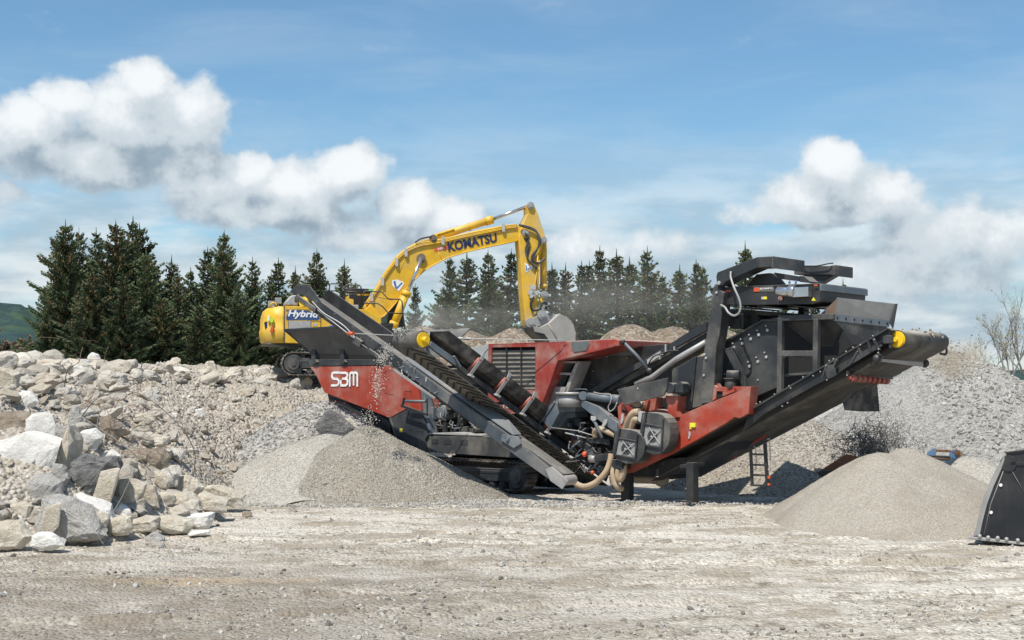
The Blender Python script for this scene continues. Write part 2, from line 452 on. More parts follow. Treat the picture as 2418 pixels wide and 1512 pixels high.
# ================================================================ terrain
# heights
def ground_h(X, Y):
    X = np.asarray(X, float); Y = np.asarray(Y, float)
    near = np.clip((75 - Y) / 20, 0, 1) * np.clip((40 - np.abs(X)) / 15, 0, 1)
    h = 0.10 * fbm(X * 0.22, Y * 0.30, 3, 4) + 0.035 * fbm(X * 1.3, Y * 2.2, 5, 4, 0.6)
    rut = np.exp(-((Y - 22.6 - 0.06 * X - 0.5 * np.sin(X * 0.35)) / 0.35) ** 2) * 0.05 + np.exp(-((Y - 25.8 + 0.1 * X) / 0.4) ** 2) * 0.04
    for (y0_, k1, k2, ph) in ((19.6, .10, .8, 0.), (21.5, .10, .8, .1), (27.6, -.16, .6, 1.), (29.4, -.17, .6, 1.1), (24.2, .05, .5, 2.)):
        dd_ = Y - (y0_ + k1 * X + k2 * np.sin(X * .16 + ph)); rut = rut - .075 * np.exp(-(dd_ / .20) ** 4) + .045 * np.exp(-((np.abs(dd_) - .36) / .13) ** 2) + .018 * np.sin((X + dd_ * .6) * 21) * np.exp(-(dd_ / .22) ** 4)
    edge = np.exp(-((Y - 35.4 + 0.25 * (X - 10)) / 0.5) ** 2) * 0.06 * (X > -3)
    rough = 0.040 * np.clip(fbm(X * 3.0, Y * 3.4, 9, 4, 0.8), -0.12, 1) * (0.5 + 1.6 * np.clip(fbm(X * .3, Y * .45, 15, 3) + .1, 0, 1))
    return (h + rut * (0.6 + fbm(X * 0.8, Y * 0.8, 12, 3)) + edge + rough) * near - 0.02
def seg_dist(X, Y, poly):
    d = np.full(X.shape, 1e9)
    for (x0, y0), (x1, y1) in zip(poly[:-1], poly[1:]):
        vx, vy = x1 - x0, y1 - y0
        t = np.clip(((X - x0) * vx + (Y - y0) * vy) / (vx * vx + vy * vy), 0, 1)
        d = np.minimum(d, np.hypot(X - x0 - t * vx, Y - y0 - t * vy))
    return d
def inside(X, Y, poly):
    c = np.zeros(X.shape, bool); n = len(poly)
    for i in range(n):
        (x0, y0), (x1, y1) = poly[i], poly[(i + 1) % n]
        if y0 == y1: continue
        cond = ((y0 > Y) != (y1 > Y)) & (X < (x1 - x0) * (Y - y0) / (y1 - y0) + x0)
        c ^= cond
    return c
FOOT = [(-26, 23.5), (-14, 25.0), (-9.6, 26.9), (-8.2, 27.6), (-7.5, 30), (-7.3, 33), (-7.6, 37), (-7.6, 41), (-7.3, 44.5), (-5.8, 47.2), (-3.2, 49.8), (-1, 52), (6, 54), (14, 60), (20, 66)]
HEAPPOLY = FOOT + [(20, 78), (-60, 78), (-60, 30)]
def heap_h(X, Y):
    X = np.asarray(X, float); Y = np.asarray(Y, float)
    wob = fbm(X * 0.45, Y * 0.45, 21, 3) * 1.2
    d = seg_dist(X, Y, FOOT); ins = inside(X, Y, HEAPPOLY)
    d = np.where(ins, d, -d) + wob * 0.5
    low = np.clip((X + 6) / 8, 0, 1)                      # the bank is lower behind the crusher
    top = 4.15 - 1.7 * low - 0.15 * np.clip((X + 14) / 8, 0, 1)
    s = np.clip(d, -2, 30)
    h = top * (1 - np.exp(-np.clip(s, 0, 30) * 0.92 / top)) * 1.03
    h = np.minimum(h, top)
    left = np.clip((-X - 9) / 5, 0, 1)
    h = h + left * 0.25 * np.sin(np.clip(d, 0, 6)) * 0.5
    n = 0.42 * fbm(X * 0.55, Y * 0.55, 31, 4, 0.55) + 0.26 * fbm(X * 1.9, Y * 1.9, 37, 4, 0.6)
    return np.where(d > 0, h + n * np.clip(d * 0.5, 0, 1), d * 0.8 - 0.05)
RFOOT = [(10.5, 62), (12, 52), (12.5, 45.5), (13.6, 41.0), (16.5, 38.2), (21, 37.0), (40, 35)]
RPOLY = RFOOT + [(60, 35), (60, 75), (10.5, 75)]
def rheap_h(X, Y):
    X = np.asarray(X, float); Y = np.asarray(Y, float)
    d = seg_dist(X, Y, RFOOT); d = np.where(inside(X, Y, RPOLY), d, -d) + 0.5 * fbm(X * .4, Y * .4, 77, 3)
    top = 3.42 + 0.12 * fbm(X * 0.5, Y * 0.5, 79, 3)
    h = np.minimum(np.clip(d, 0, 99) * 0.56, top)
    k = 0.35; h = -k * np.log(np.exp(-np.clip(d, 0, 30) * 0.58 / k) + np.exp(-top / k))
    return np.where(d > 0, h + 0.10 * fbm(X * 1.5, Y * 1.5, 83, 4, 0.6), d * 0.6 - 0.05)
# cones of crushed stone: centre, height, radius x, radius y (towards the camera), how round the top is
def cone_h(X, Y, cones, seed, rough=0.04):
    X = np.asarray(X, float); Y = np.asarray(Y, float); best = np.full(X.shape, -9.0)
    for (cx, cy, H, rx0, rx1, ry0, ry1, rnd) in cones:
        rx = np.where(X < cx, rx0, rx1); ry = np.where(Y < cy, ry0, ry1)
        th = np.arctan2(Y - cy, X - cx)
        r = np.hypot((X - cx) / rx, (Y - cy) / ry) * (1 + 0.05 * np.sin(3 * th + seed) + 0.03 * np.sin(7 * th + 2 * seed))
        k = rnd / H
        h = H * (1 - (np.sqrt(r * r + k * k) - k) * (1 + k * 0.3))
        m = np.maximum(best, h); best = np.where(np.abs(best - h) < 0.15, m + (0.15 - np.abs(best - h)) ** 2, m)
    return best + rough * fbm(X * 1.6, Y * 1.6, seed, 5, 0.6) * np.clip(best + 0.3, 0, 1)

CONE_A = [(-4.30, 39.9, 2.10, 3.5, 4.0, 2.35, 3.2, 0.09)]
CONE_B = [(-5.6, 41.3, 1.78, 3.3, 3.2, 3.1, 3.0, 0.6), (-6.6, 41.2, 1.45, 2.6, 3, 2.6, 3, 0.4)]
CONE_C = [(-6.3, 45.2, 2.75, 4.9, 4.4, 4.6, 4.4, 0.3)]                       # coarse, under the long side conveyor
CONE_D = [(9.0, 43.6, 2.42, 3.9, 3.9, 3.5, 3.6, 0.30)]                       # brown grey, behind the ladder
CONE_E = [(14.7, 45.6, 4.45, 6.8, 8.2, 6.2, 7.0, 0.35)]                      # pale, under the main conveyor
CONE_F = [(8.9, 33.0, 1.62, 2.5, 3.1, 4.1, 3.5, 0.25), (9.65, 33.4, 1.70, 2.7, 3.4, 4.4, 3.5, 0.12), (10.2, 31.8, .85, 3, 3.0, 2.6, 3.5, 0.3)]
CONE_G = [(12.35, 36.6, 1.36, 2.5, 2.6, 2.6, 2.4, 0.2)]

# materials of the yard
def ground_extra(N, tc, col):
    sx = N.vmul(tc, (0.62, 1.0, 1.0))
    a = N.noise(sx, 0.9, 8, 0.65, 0.5)
    col = N.mix(N.rng(a, 0.47, 0.58, 0.0, 0.80), col, (0.34, 0.29, 0.22, 1))
    d2 = N.noise(N.vmul(tc, (0.75, 1.0, 1.0)), 2.2, 8, 0.75, 0.3)
    col = N.mix(N.rng(d2, 0.52, 0.64, 0.0, 0.75), col, (0.17, 0.142, 0.108, 1))
    b_ = N.noise(N.vmul(tc, (0.5, 0.8, 1.0)), 0.5, 7, 0.6, 0.2)
    col = N.mix(N.rng(b_, 0.50, 0.64, 0.0, 0.75), col, (0.62, 0.575, 0.50, 1))
    xyz = N.sep(tc)
    # the left foreground is darker, damp soil
    l = N.m('MULTIPLY', N.rng(xyz[0], 6.0, -4.0), N.rng(xyz[1], 29.0, 20.5))
    col = N.mix(N.m('MULTIPLY', N.m('MULTIPLY', l, 0.62), N.rng(N.noise(sx, 0.55, 7, 0.65), 0.26, 0.50)), col, (0.19, 0.158, 0.122, 1))
    # a spill of ochre sand
    dx = N.m('MULTIPLY', N.m('ADD', xyz[0], 5.2), 0.42); dy = N.m('MULTIPLY', N.m('SUBTRACT', xyz[1], 22.3), 1.7)
    r = N.m('SQRT', N.m('MULTIPLY_ADD', dx, dx, N.m('MULTIPLY', dy, dy)))
    r = N.m('ADD', r, N.m('MULTIPLY', N.m('SUBTRACT', a, 0.5), 2.2))
    return N.mix(N.rng(r, 1.3, 0.0, 0.0, 0.55), col, (0.48, 0.35, 0.20, 1))
MG = gravel('yard_ground', [(0.37, 0.32, 0.25), (0.54, 0.49, 0.41), (0.65, 0.60, 0.51), (0.76, 0.71, 0.62)], 16, 0.45, 0.9, 0.05, brownamt=0.3, dirt_scale=(0.5, 1, 1), extra=ground_extra)
MHEAP = gravel('rubble_fines', [(0.31, 0.27, 0.215), (0.44, 0.395, 0.33), (0.54, 0.49, 0.42)], 9, 0.5, 0.8, 0.10, brown=(0.39, 0.335, 0.26), brownamt=0.6)
MFINE = gravel('fine_gravel', [(0.15, 0.135, 0.11), (0.27, 0.245, 0.205), (0.35, 0.32, 0.27), (0.50, 0.46, 0.395)], 24, 0.35, 0.9, 0.03, brown=(0.30, 0.265, 0.21), brownamt=0.5)
MFINE2 = gravel('pale_fine_gravel', [(0.27, 0.245, 0.21), (0.37, 0.345, 0.30), (0.47, 0.44, 0.385), (0.58, 0.55, 0.49)], 28, 0.5, 0.7, 0.02, brown=(0.35, 0.31, 0.25), brownamt=0.5)
MCOARSE = gravel('coarse_gravel', [(0.14, 0.135, 0.125), (0.30, 0.29, 0.27), (0.42, 0.40, 0.37), (0.55, 0.53, 0.49)], 11, 0.2, 1.0, 0.07, brownamt=0.25)
MBROWN = gravel('brown_grey_gravel', [(0.17, 0.15, 0.125), (0.31, 0.28, 0.24), (0.43, 0.395, 0.34), (0.54, 0.50, 0.44)], 17, 0.25, 1.0, 0.05, brown=(0.33, 0.28, 0.21), brownamt=0.45)
MPALE = gravel('pale_crushed_concrete', [(0.20, 0.195, 0.18), (0.29, 0.28, 0.26), (0.37, 0.358, 0.335), (0.47, 0.455, 0.42)], 17, 0.25, 0.9, 0.05, brown=(0.48, 0.46, 0.42), brownamt=0.3)
MSTONY = gravel('pale_stones', [(0.27, 0.255, 0.235), (0.43, 0.41, 0.375), (0.53, 0.51, 0.465), (0.62, 0.60, 0.55)], 7, 0.2, 1.0, 0.10, brown=(0.45, 0.41, 0.34), brownamt=0.35)
MSAND = gravel('sandy_fines', [(0.26, 0.23, 0.185), (0.34, 0.305, 0.25), (0.41, 0.37, 0.31), (0.48, 0.44, 0.38)], 34, 0.6, 0.6, 0.02, brown=(0.29, 0.245, 0.19), brownamt=0.75, dark=(0.24, 0.21, 0.17))
MSOIL = gravel('wood_chip_soil', [(0.12, 0.09, 0.065), (0.22, 0.17, 0.125), (0.31, 0.25, 0.19), (0.44, 0.38, 0.30)], 8, 0.3, 0.9, 0.08, brown=(0.17, 0.125, 0.085), brownamt=0.5)

def lin(a, b, st): return list(np.arange(a, b, st))
gx = [-4000, -1500, -600, -250, -120, -70, -45] + lin(-32, 32, 0.13) + [33, 45, 70, 120, 250, 600, 1500, 4000]
gy = [-300, -60, -10, 6, 12] + lin(15, 44, 0.11) + lin(44, 76, 0.8) + [80, 95, 120, 160, 240, 400, 700, 1200, 2500, 6000]
g = grid_mesh('ground', gx, gy, ground_h, MG); tag(g, 'pale trodden gravel and dust of the work yard', None, None, 'structure')

hp = grid_mesh('rubble_heap', lin(-34, 22, 0.17), lin(22, 78, 0.17), heap_h, MHEAP, -0.25)
tag(hp, 'long beige heap of broken concrete and soil filling the left side', 'rubble heap')
def pile(name, cones, mat, seed, label, step=0.07, rough=0.05, cat='gravel pile', group=None):
    x0 = min(c[0] - c[3] for c in cones) - .6; x1 = max(c[0] + c[4] for c in cones) + .6
    y0 = min(c[1] - c[5] for c in cones) - .6; y1 = max(c[1] + c[6] for c in cones) + .6
    o = grid_mesh(name, lin(x0, x1, step), lin(y0, y1, step), lambda X, Y: cone_h(X, Y, cones, seed, rough), mat, -0.15)
    return tag(o, label, cat, group)
pile('gravel_pile', CONE_A, MFINE, 4, 'pointed grey brown gravel cone in front of the crusher, under the falling stream')
pile('gravel_pile', CONE_B, MFINE2, 8, 'pale rounded fine gravel pile leaning on the left of the pointed cone')
pile('gravel_pile', CONE_C, MCOARSE, 12, 'coarse dark grey gravel slope between the rubble heap and the red hopper side', 0.1, 0.10)
pile('gravel_pile', CONE_D, MBROWN, 16, 'brown grey gravel pile directly behind the hanging steel ladder', 0.09, 0.07)
pile('gravel_pile', CONE_E, MPALE, 20, 'tall pale blue grey stone cone rising under the head of the big belt', 0.13, 0.10)
pile('sand_pile', CONE_F, MSAND, 24, 'smooth sandy beige pile in front of the tangled wire, with two low tops', 0.06, 0.05, 'sand pile')
pile('gravel_pile', CONE_G, MFINE2, 28, 'small grey gravel cone between the sand pile and the wheel loader bucket', 0.08, 0.04)
rh = grid_mesh('stone_heap', lin(8, 44, 0.2), lin(34, 74, 0.2), rheap_h, MSTONY, -0.25)
tag(rh, 'broad flat topped heap of pale crushed stones along the right edge', 'stone heap')
# two soil mounds far behind
for (cx, Yb, H, rx, lab) in ((-2.3, 66, 5.95, 6.2, 'brown mound of chipped soil behind the red engine housing, left of the yellow arm bucket'),
                             (7.9, 68, 6.15, 7.2, 'brown mound of chipped soil standing right of the dusty bucket')):
    pile('soil_mound', [(cx, Yb, H + 0.15, rx, rx, 8, 8, 1.5), (cx - 2.0, Yb - .5, H + 0.3, rx, rx, 8, 8, .9), (cx + 2.3, Yb, H + 0.2, rx, rx, 8, 8, 1.0)], MSOIL, int(cx * 7), lab, 0.22, 0.16, 'soil mound')

# far terrain
def hill_h(X, Y):
    # along azimuth at the far left a wooded hill stands above the trees' line
    a = np.arctan2(X, Y)
    e = 0.018 + 0.043 * np.clip((-a - 0.30) / 0.04, 0, 1) + 0.006 * np.sin(a * 9)
    ridge = np.exp(-((np.hypot(X, Y) - 1150) / 420) ** 2)
    return ridge * e * 1150 + 14 * fbm(X / 90, Y / 90, 51, 5, 0.55) * ridge + 9 * np.abs(fbm(X / 16, Y / 16, 57, 3, 0.7)) * ridge - 6
m, N, b = new_mat('far_woods', 0.95, 0, 0.1)
tc = N.n('ShaderNodeTexCoord').outputs['Object']
c1 = N.mix(N.rng(N.noise(tc, 0.012, 6, 0.6), 0.42, 0.60), (0.040, 0.075, 0.070, 1), (0.065, 0.105, 0.055, 1))  # haze of distance put into the colour as a bluish green
c1 = N.mix(N.rng(N.noise(tc, 0.10, 4, 0.6), 0.42, 0.56, 0, 0.75), c1, (0.03, 0.05, 0.05, 1))
N.put(b.inputs['Base Color'], c1); MHILL = m
hl = grid_mesh('wooded_hills', lin(-1500, 1500, 14), lin(500, 2100, 14), hill_h, MHILL); tag(hl, 'low wooded hills on the horizon', None, None, 'structure')

# ---------------------------------------------------------------- ray against the terrain
def surf(x, y):
    X = np.array([x]); Y = np.array([y])
    return max(float(ground_h(X, Y)[0]), float(heap_h(X, Y)[0]), float(rheap_h(X, Y)[0]))
_gx, _gy = np.arange(-36, 36, .12), np.arange(15, 80, .12)
_GX, _GY = np.meshgrid(_gx, _gy); _GH = np.maximum(np.maximum(ground_h(_GX, _GY), heap_h(_GX, _GY)), rheap_h(_GX, _GY))
def surf(x, y):
    i = min(max(int((x + 36) / .12), 0), len(_gx) - 1); j = min(max(int((y - 15) / .12), 0), len(_gy) - 1); return float(_GH[j, i])
def hit(u, v, y0=16.0, y1=76.0, f=surf):
    Y = y0
    while Y < y1:
        p = pix(u, v, Y)
        if p.z <= f(p.x, p.y): return p
        Y += 0.1
    return pix(u, v, y1)
# ================================================================ paints
P_RED = paint('red_paint', (0.34, 0.042, 0.020), 0.48, dust=0.42, topdust=0.6, streak=0.12)
P_RED2 = paint('dusty_red_paint', (0.29, 0.034, 0.024), 0.55, dust=0.75, topdust=0.7, streak=0.2)
P_GRAPH = paint('graphite_paint', (0.022, 0.026, 0.030), 0.5, dust=0.13, topdust=0.5, streak=0.05)
P_GRAPH2 = paint('dusty_graphite_paint', (0.036, 0.038, 0.040), 0.6, dust=0.32, topdust=0.55, streak=0.15)
P_BLACK = paint('black_paint', (0.018, 0.019, 0.021), 0.45, dust=0.10, topdust=0.35)
P_BLUEGREY = paint('blue_grey_steel', (0.10, 0.125, 0.15), 0.45, dust=0.35, topdust=0.35, streak=0.15)
P_STEEL = paint('bare_steel', (0.36, 0.35, 0.34), 0.5, 0.35, dust=0.3, topdust=0.3, scale=3)
P_PALE = paint('zinc_plate', (0.42, 0.42, 0.41), 0.55, 0.2, dust=0.35, topdust=0.3)
P_CHROME = paint('polished_rod', (0.55, 0.55, 0.56), 0.22, 0.9, dust=0.1, topdust=0.1)
P_RUBBER = paint('belt_rubber', (0.030, 0.028, 0.026), 0.8, dust=0.35, topdust=0.7, scale=5, streak=0.1)
P_DUSTBELT = paint('dusty_belt', (0.10, 0.094, 0.084), 0.85, dust=0.6, topdust=0.30, scale=5, dustcol=(0.30, 0.28, 0.25))
P_CHEV = paint('chevron_rubber', (0.018, 0.017, 0.016), 0.85, dust=0.1, topdust=0.1)
P_YEL = paint('yellow_paint', (0.70, 0.41, 0.014), 0.42, dust=0.42, topdust=0.25, dustcol=(0.5, 0.42, 0.25))
P_YELP = paint('yellow_pulley', (0.78, 0.50, 0.01), 0.45, dust=0.1, topdust=0.2)
P_HOSE = paint('tan_hose', (0.42, 0.31, 0.20), 0.7, dust=0.3, topdust=0.5)
P_WHITE = plain('white_vinyl', (0.78, 0.78, 0.76), 0.5)
P_GREYWHITE = plain('faded_white_vinyl', (0.45, 0.44, 0.42), 0.6)
P_NAVY = plain('navy_vinyl', (0.018, 0.025, 0.085), 0.45)
P_BLUE = plain('blue_vinyl', (0.05, 0.14, 0.38), 0.45)
P_ORANGE = plain('orange_vinyl', (0.62, 0.10, 0.03), 0.5)
P_YSTICK = plain('yellow_sticker', (0.75, 0.68, 0.04), 0.5)
P_ROLL = paint('red_roller', (0.30, 0.05, 0.035), 0.55, dust=0.5, topdust=0.4)
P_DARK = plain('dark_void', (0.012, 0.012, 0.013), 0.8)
P_MESH = paint('radiator_mesh', (0.26, 0.23, 0.19), 0.7, 0.2, dust=0.5, topdust=0.6, scale=10)
P_GLASSD = plain('dusty_window', (0.12, 0.13, 0.13), 0.25)

# ================================================================ the crusher
CR = Frame(3.19, 38.6, 42)
crusher = thing('rock_crusher', 'long red and graphite tracked impact crusher with screen, magnet and conveyors', 'rock crusher', tuple(CR.O), CR.rz)
def cp(name, mat, Z, pts, t0, t1, parent=None, bevel=0.012, label=None):
    """part cut to an outline measured on the plane t0 and carried back to t1"""
    b = MB(); b.prism([CR.p(Z, x, y, t0) for x, y in pts], CR.et * (t1 - t0))
    return b.build(name, mat, parent or crusher, CR, bevel, label)
def cmulti(name, mat, items, parent=None, bevel=0.0, label=None, split=False):
    """several prisms: (Z, pts, t0, t1), welded into one part or, with split, one part each"""
    if split:
        return [cmulti(name, mat, [it], parent, bevel, label) for it in items][0]
    b = MB()
    for Z, pts, t0, t1 in items: b.prism([CR.p(Z, x, y, t0) for x, y in pts], CR.et * (t1 - t0))
    return b.build(name, mat, parent or crusher, CR, bevel, label)
def rect(x0, y0, x1, y1): return [(x0, y0), (x1, y0), (x1, y1), (x0, y1)]
def ctube(name, mat, Z, pts, r, parent=None, n=8, smooth=0):
    """round bar through (x, y, t) points"""
    P = [CR.p(Z, x, y, t) for x, y, t in pts]
    if smooth: P = curve_pts(P, smooth)
    return MB().tube(P, r, n).build(name, mat, parent or crusher, CR)
def bolts(name, Z, pts, t, r=0.022, parent=None, mat=None, h=0.03):
    for x, y in pts:
        p = CR.p(Z, x, y, t); o = MB().cyl(p, p - CR.et * h, r, 8).build(name, mat or P_PALE, parent or crusher, CR)
    return o

# --- feed hopper
hop = MB()
A = [CR.p(Z1, 255, 1155, -.55), CR.p(Z1, 520, 1141, -.55), CR.p(Z1, 1060, 1112, -.55), CR.p(Z1, 1000, 1345, 0), CR.p(Z1, 455, 1328, 0)]
hop.prism(A, CR.et * .06)
ft, fb_ = A[0] + CR.et * 3.7, A[4] + CR.et * 2.6
hop.prism([A[0], A[4], fb_, ft], CR.es * .06)
hop.prism([ft, A[1] + CR.et * 3.7, A[2] + CR.et * 3.7, A[3] + CR.et * 2.6, fb_], CR.et * .06)
P_HOP = paint('dusty_hopper_steel', (0.085, 0.084, 0.082), 0.6, dust=0.55, topdust=0.6, streak=0.15, dustcol=(0.30, 0.28, 0.25))
hopper = hop.build('feed_hopper', P_HOP, crusher, CR, 0.01)
b = MB(); b.bar(A[0], A[2], .07, .07); b.bar(A[0], A[4], .06, .05); b.build('hopper_rim', P_GRAPH, hopper, CR)
cmulti('hopper_bracket', P_GRAPH, [(Z1, [(x, 1300), (x + 32, 1300), (x + 32, 1375), (x + 48, 1395), (x + 30, 1408), (x + 4, 1398)], -.10, .12) for x in (453, 665, 935)], hopper, .01, split=True)
cp('hopper_beam', P_GRAPH, Z1, [(428, 1372), (985, 1376), (985, 1418), (445, 1424), (430, 1395)], -.02, 2.6)
cp('hopper_floor', P_DARK, Z1, [(458, 1326), (985, 1340), (985, 1374), (440, 1374)], .35, 2.4)
cp('hopper_end_plate', P_PALE, Z1, [(1235, 1183), (1482, 1175), (1508, 1262), (1330, 1300), (1235, 1260)], 2.9, 2.98, label='pale dusty steel plate of the hopper')

# --- body
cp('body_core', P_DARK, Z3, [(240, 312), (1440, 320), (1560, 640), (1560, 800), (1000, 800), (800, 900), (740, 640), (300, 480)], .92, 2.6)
red = cp('side_panel', P_RED, Z3, [(158, 300), (780, 291), (862, 338), (926, 400), (945, 520), (958, 616), (850, 604), (730, 668), (268, 488), (236, 430), (205, 362)], 0, .9, bevel=.015)
LT = -.012
def strokes(name, mat, Z, segs, wd, t, parent, depth=.012):
    b = MB()
    k = 0
    for pts in segs:
        P = [CR.p(Z, x, y, t) for x, y in pts]
        for p, q in zip(P[:-1], P[1:]):
            k += 1; d = (q - p).normalized() * (wd * .34); o_ = CR.et * (-.0006 * k)
            b.bar(p - d + o_, q + d + o_, depth, wd, CR.et)
    return b.build(name, mat, parent, CR)
def rr(x0, y0, x1, y1, r): return None
S_ = [(372, 343), (334, 343), (322, 349), (319, 361), (319, 371), (324, 382), (336, 388), (352, 388), (364, 394), (369, 405), (369, 416), (364, 428), (352, 435), (317, 435)]
B_ = [(383, 345), (418, 345), (428, 351), (431, 363), (428, 374), (418, 385)]
B2 = [(397, 387), (418, 387), (430, 394), (434, 408), (431, 424), (420, 435), (386, 435), (384, 400)]
M_ = [(449, 438), (449, 362), (454, 348), (464, 343), (472, 345), (477, 354), (477, 430)]
M2 = [(477, 354), (483, 345), (492, 343), (500, 348), (504, 360), (504, 438)]
strokes('maker_lettering', P_WHITE, Z3, [S_, B_, B2, M_, M2], .078, -.008, red)
seam = [(700, 492), (690, 470), (692, 360), (700, 338), (718, 331), (800, 330)]
strokes('access_panel_seam', P_DARK, Z3, [seam, [(700, 492), (760, 503)], [(842, 478), (888, 478), (884, 515)], [(842, 478), (840, 508)]], .008, -.002, red, .006)
bolts('panel_bolt', Z3, [(725, 382), (728, 610), (545, 608), (370, 508), (720, 658), (250, 462)], -.001, .015, red)
cp('lower_cabinet', P_GRAPH, Z3, [(735, 668), (850, 606), (960, 618), (1006, 792), (985, 822), (992, 911), (803, 912)], .02, .9)
cp('cabinet_edge', P_GRAPH2, Z3, [(726, 668), (738, 664), (812, 912), (800, 912)], .0, .3)
bolts('hinge', Z3, [(868, 640), (886, 750), (952, 705), (938, 760), (965, 762)], .018, .02, None, P_BLACK)
cp('warning_sticker', P_YSTICK, Z3, rect(803, 744, 822, 770), .012, .019)
cp('chassis_beam', P_GRAPH2, Z3, [(1000, 797), (1480, 800), (1600, 850), (1640, 955), (994, 911), (987, 822)], .10, 2.4)
cmulti('chassis_hatch', P_GRAPH, [(Z3, rect(1032, 818, 1078, 852), .085, .1), (Z3, rect(1122, 820, 1172, 856), .085, .1), (Z3, rect(1238, 824, 1290, 860), .085, .1)], split=True)
cp('service_shelf', P_PALE, Z3, [(1010, 776), (1200, 770), (1395, 790), (1395, 798), (1010, 784)], .08, .8)
cp('bay_post', P_BLUEGREY, Z3, [(925, 395), (955, 400), (985, 520), (1012, 640), (1030, 790), (1006, 792), (960, 618), (945, 520)], .1, .4)
# fines belt hanging below the red panel
fb0 = cp('fines_conveyor', P_GRAPH, Z3, [(285, 492), (325, 500), (430, 552), (570, 690), (760, 865), (790, 905), (700, 842), (545, 712), (400, 650), (300, 562)], .2, .32)
cp('belt', P_RUBBER, Z3, [(310, 520), (440, 566), (570, 700), (745, 860), (735, 700), (560, 610), (380, 540)], .34, 1.5, fb0)
cmulti('side_rail', P_BLACK, [(Z3, [(300, 530), (420, 560), (560, 660), (545, 680), (400, 585), (300, 560)], .12, .19)], fb0)
bolts('rail_lug', Z3, [(348, 550), (415, 560), (485, 640), (680, 800), (715, 828)], .12, .03, fb0, P_ORANGE)

# --- crawler tracks
def stadium(c0, c1, r, n=14):
    """closed loop round two wheels; returns (s, z) points"""
    out = []
    for i in range(n + 1): a = -math.pi / 2 + math.pi * i / n; out.append((c1[0] + r * math.cos(a), c1[1] + r * math.sin(a)))
    for i in range(n + 1): a = math.pi / 2 + math.pi * i / n; out.append((c0[0] + r * math.cos(a), c0[1] + r * math.sin(a)))
    out.append(out[0]); return out
def resample(loop, step):
    L = [0]; 
    for a, b in zip(loop[:-1], loop[1:]): L.append(L[-1] + math.hypot(b[0] - a[0], b[1] - a[1]))
    n = int(L[-1] / step); out = []; k = 0
    for i in range(n):
        d = L[-1] * i / n
        while L[k + 1] < d: k += 1
        f = (d - L[k]) / max(1e-9, L[k + 1] - L[k]); a, b = loop[k], loop[k + 1]
        out.append((a[0] + (b[0] - a[0]) * f, a[1] + (b[1] - a[1]) * f, math.atan2(b[1] - a[1], b[0] - a[0])))
    return out
def crawler(fr, root, s0, s1, z0, t0, wd, r, mat_shoe, mat_frame, mat_wheel, name='crawler_track'):
    c0, c1 = (s0 + r, z0 + r), (s1 - r, z0 + r)
    b = MB()
    for (s, z, a) in resample(stadium(c0, c1, r - .03), .17):
        dx = fr.es * math.cos(a) + Vector((0, 0, math.sin(a))); nz = fr.es * math.sin(a) - Vector((0, 0, math.cos(a)))
        c = fr.w(s, t0 + wd / 2, z)
        b.box(c, dx * .078, fr.et * (wd / 2), nz * .018)
        b.box(c + nz * .035 + dx * .05, dx * .012, fr.et * (wd / 2), nz * .022)
        b.box(c - nz * .045, dx * .06, fr.et * .10, nz * .03)
    tr = b.build(name, mat_shoe, root, fr)
    b = MB(); zc = z0 + r
    b.box(fr.w((s0 + s1) / 2, t0 + wd * .45, zc + .02), fr.es * ((s1 - s0) / 2 - r * 1.05), fr.et * (wd * .40), Vector((0, 0, r * .42)))
    b.box(fr.w((s0 + s1) / 2, t0 + wd * .08, zc + .10), fr.es * ((s1 - s0) / 2 - r * 1.2), fr.et * .03, Vector((0, 0, r * .10)))
    b.build('track_frame', mat_frame, tr, fr, .01)
    for (s, z) in (c0, c1):
        b = MB(); b.cyl(fr.w(s, t0 + .03, z), fr.w(s, t0 + wd - .03, z), r * .78, 22); b.cyl(fr.w(s, t0 - .03, z), fr.w(s, t0 + .05, z), r * .50, 18); b.cyl(fr.w(s, t0 - .07, z), fr.w(s, t0 + .0, z), r * .2, 12)
        b.build('idler_wheel', mat_wheel, tr, fr)
    b = MB(); n = int((s1 - s0 - 2 * r) / .42)
    for i in range(n):
        s = c0[0] + (c1[0] - c0[0]) * (i + .5) / n
        b.cyl(fr.w(s, t0 + wd * .12, z0 + .17), fr.w(s, t0 + wd * .8, z0 + .17), .105, 14)
    b.build('track_rollers', mat_wheel, tr, fr)
    return tr
s_r = CR.sz(Z3, 1722, 1085, -.05)[0]
P_SHOE = paint('track_shoes', (0.045, 0.042, 0.040), 0.6, 0.4, dust=0.45, topdust=0.6, scale=6)
crawler(CR, crusher, s_r - 5.6, s_r, .06, -.12, .52, .45, P_SHOE, P_GRAPH, P_GRAPH2)
crawler(CR, crusher, s_r - 5.6, s_r, .06, 2.15, .52, .45, P_SHOE, P_GRAPH, P_GRAPH2)
bt = MB(); bt.box(CR.w(s_r - 2.8, 1.3, .62), CR.es * 2.0, CR.et * 1.0, Vector((0, 0, .25))); bt.build('undercarriage', P_BLACK, crusher, CR)

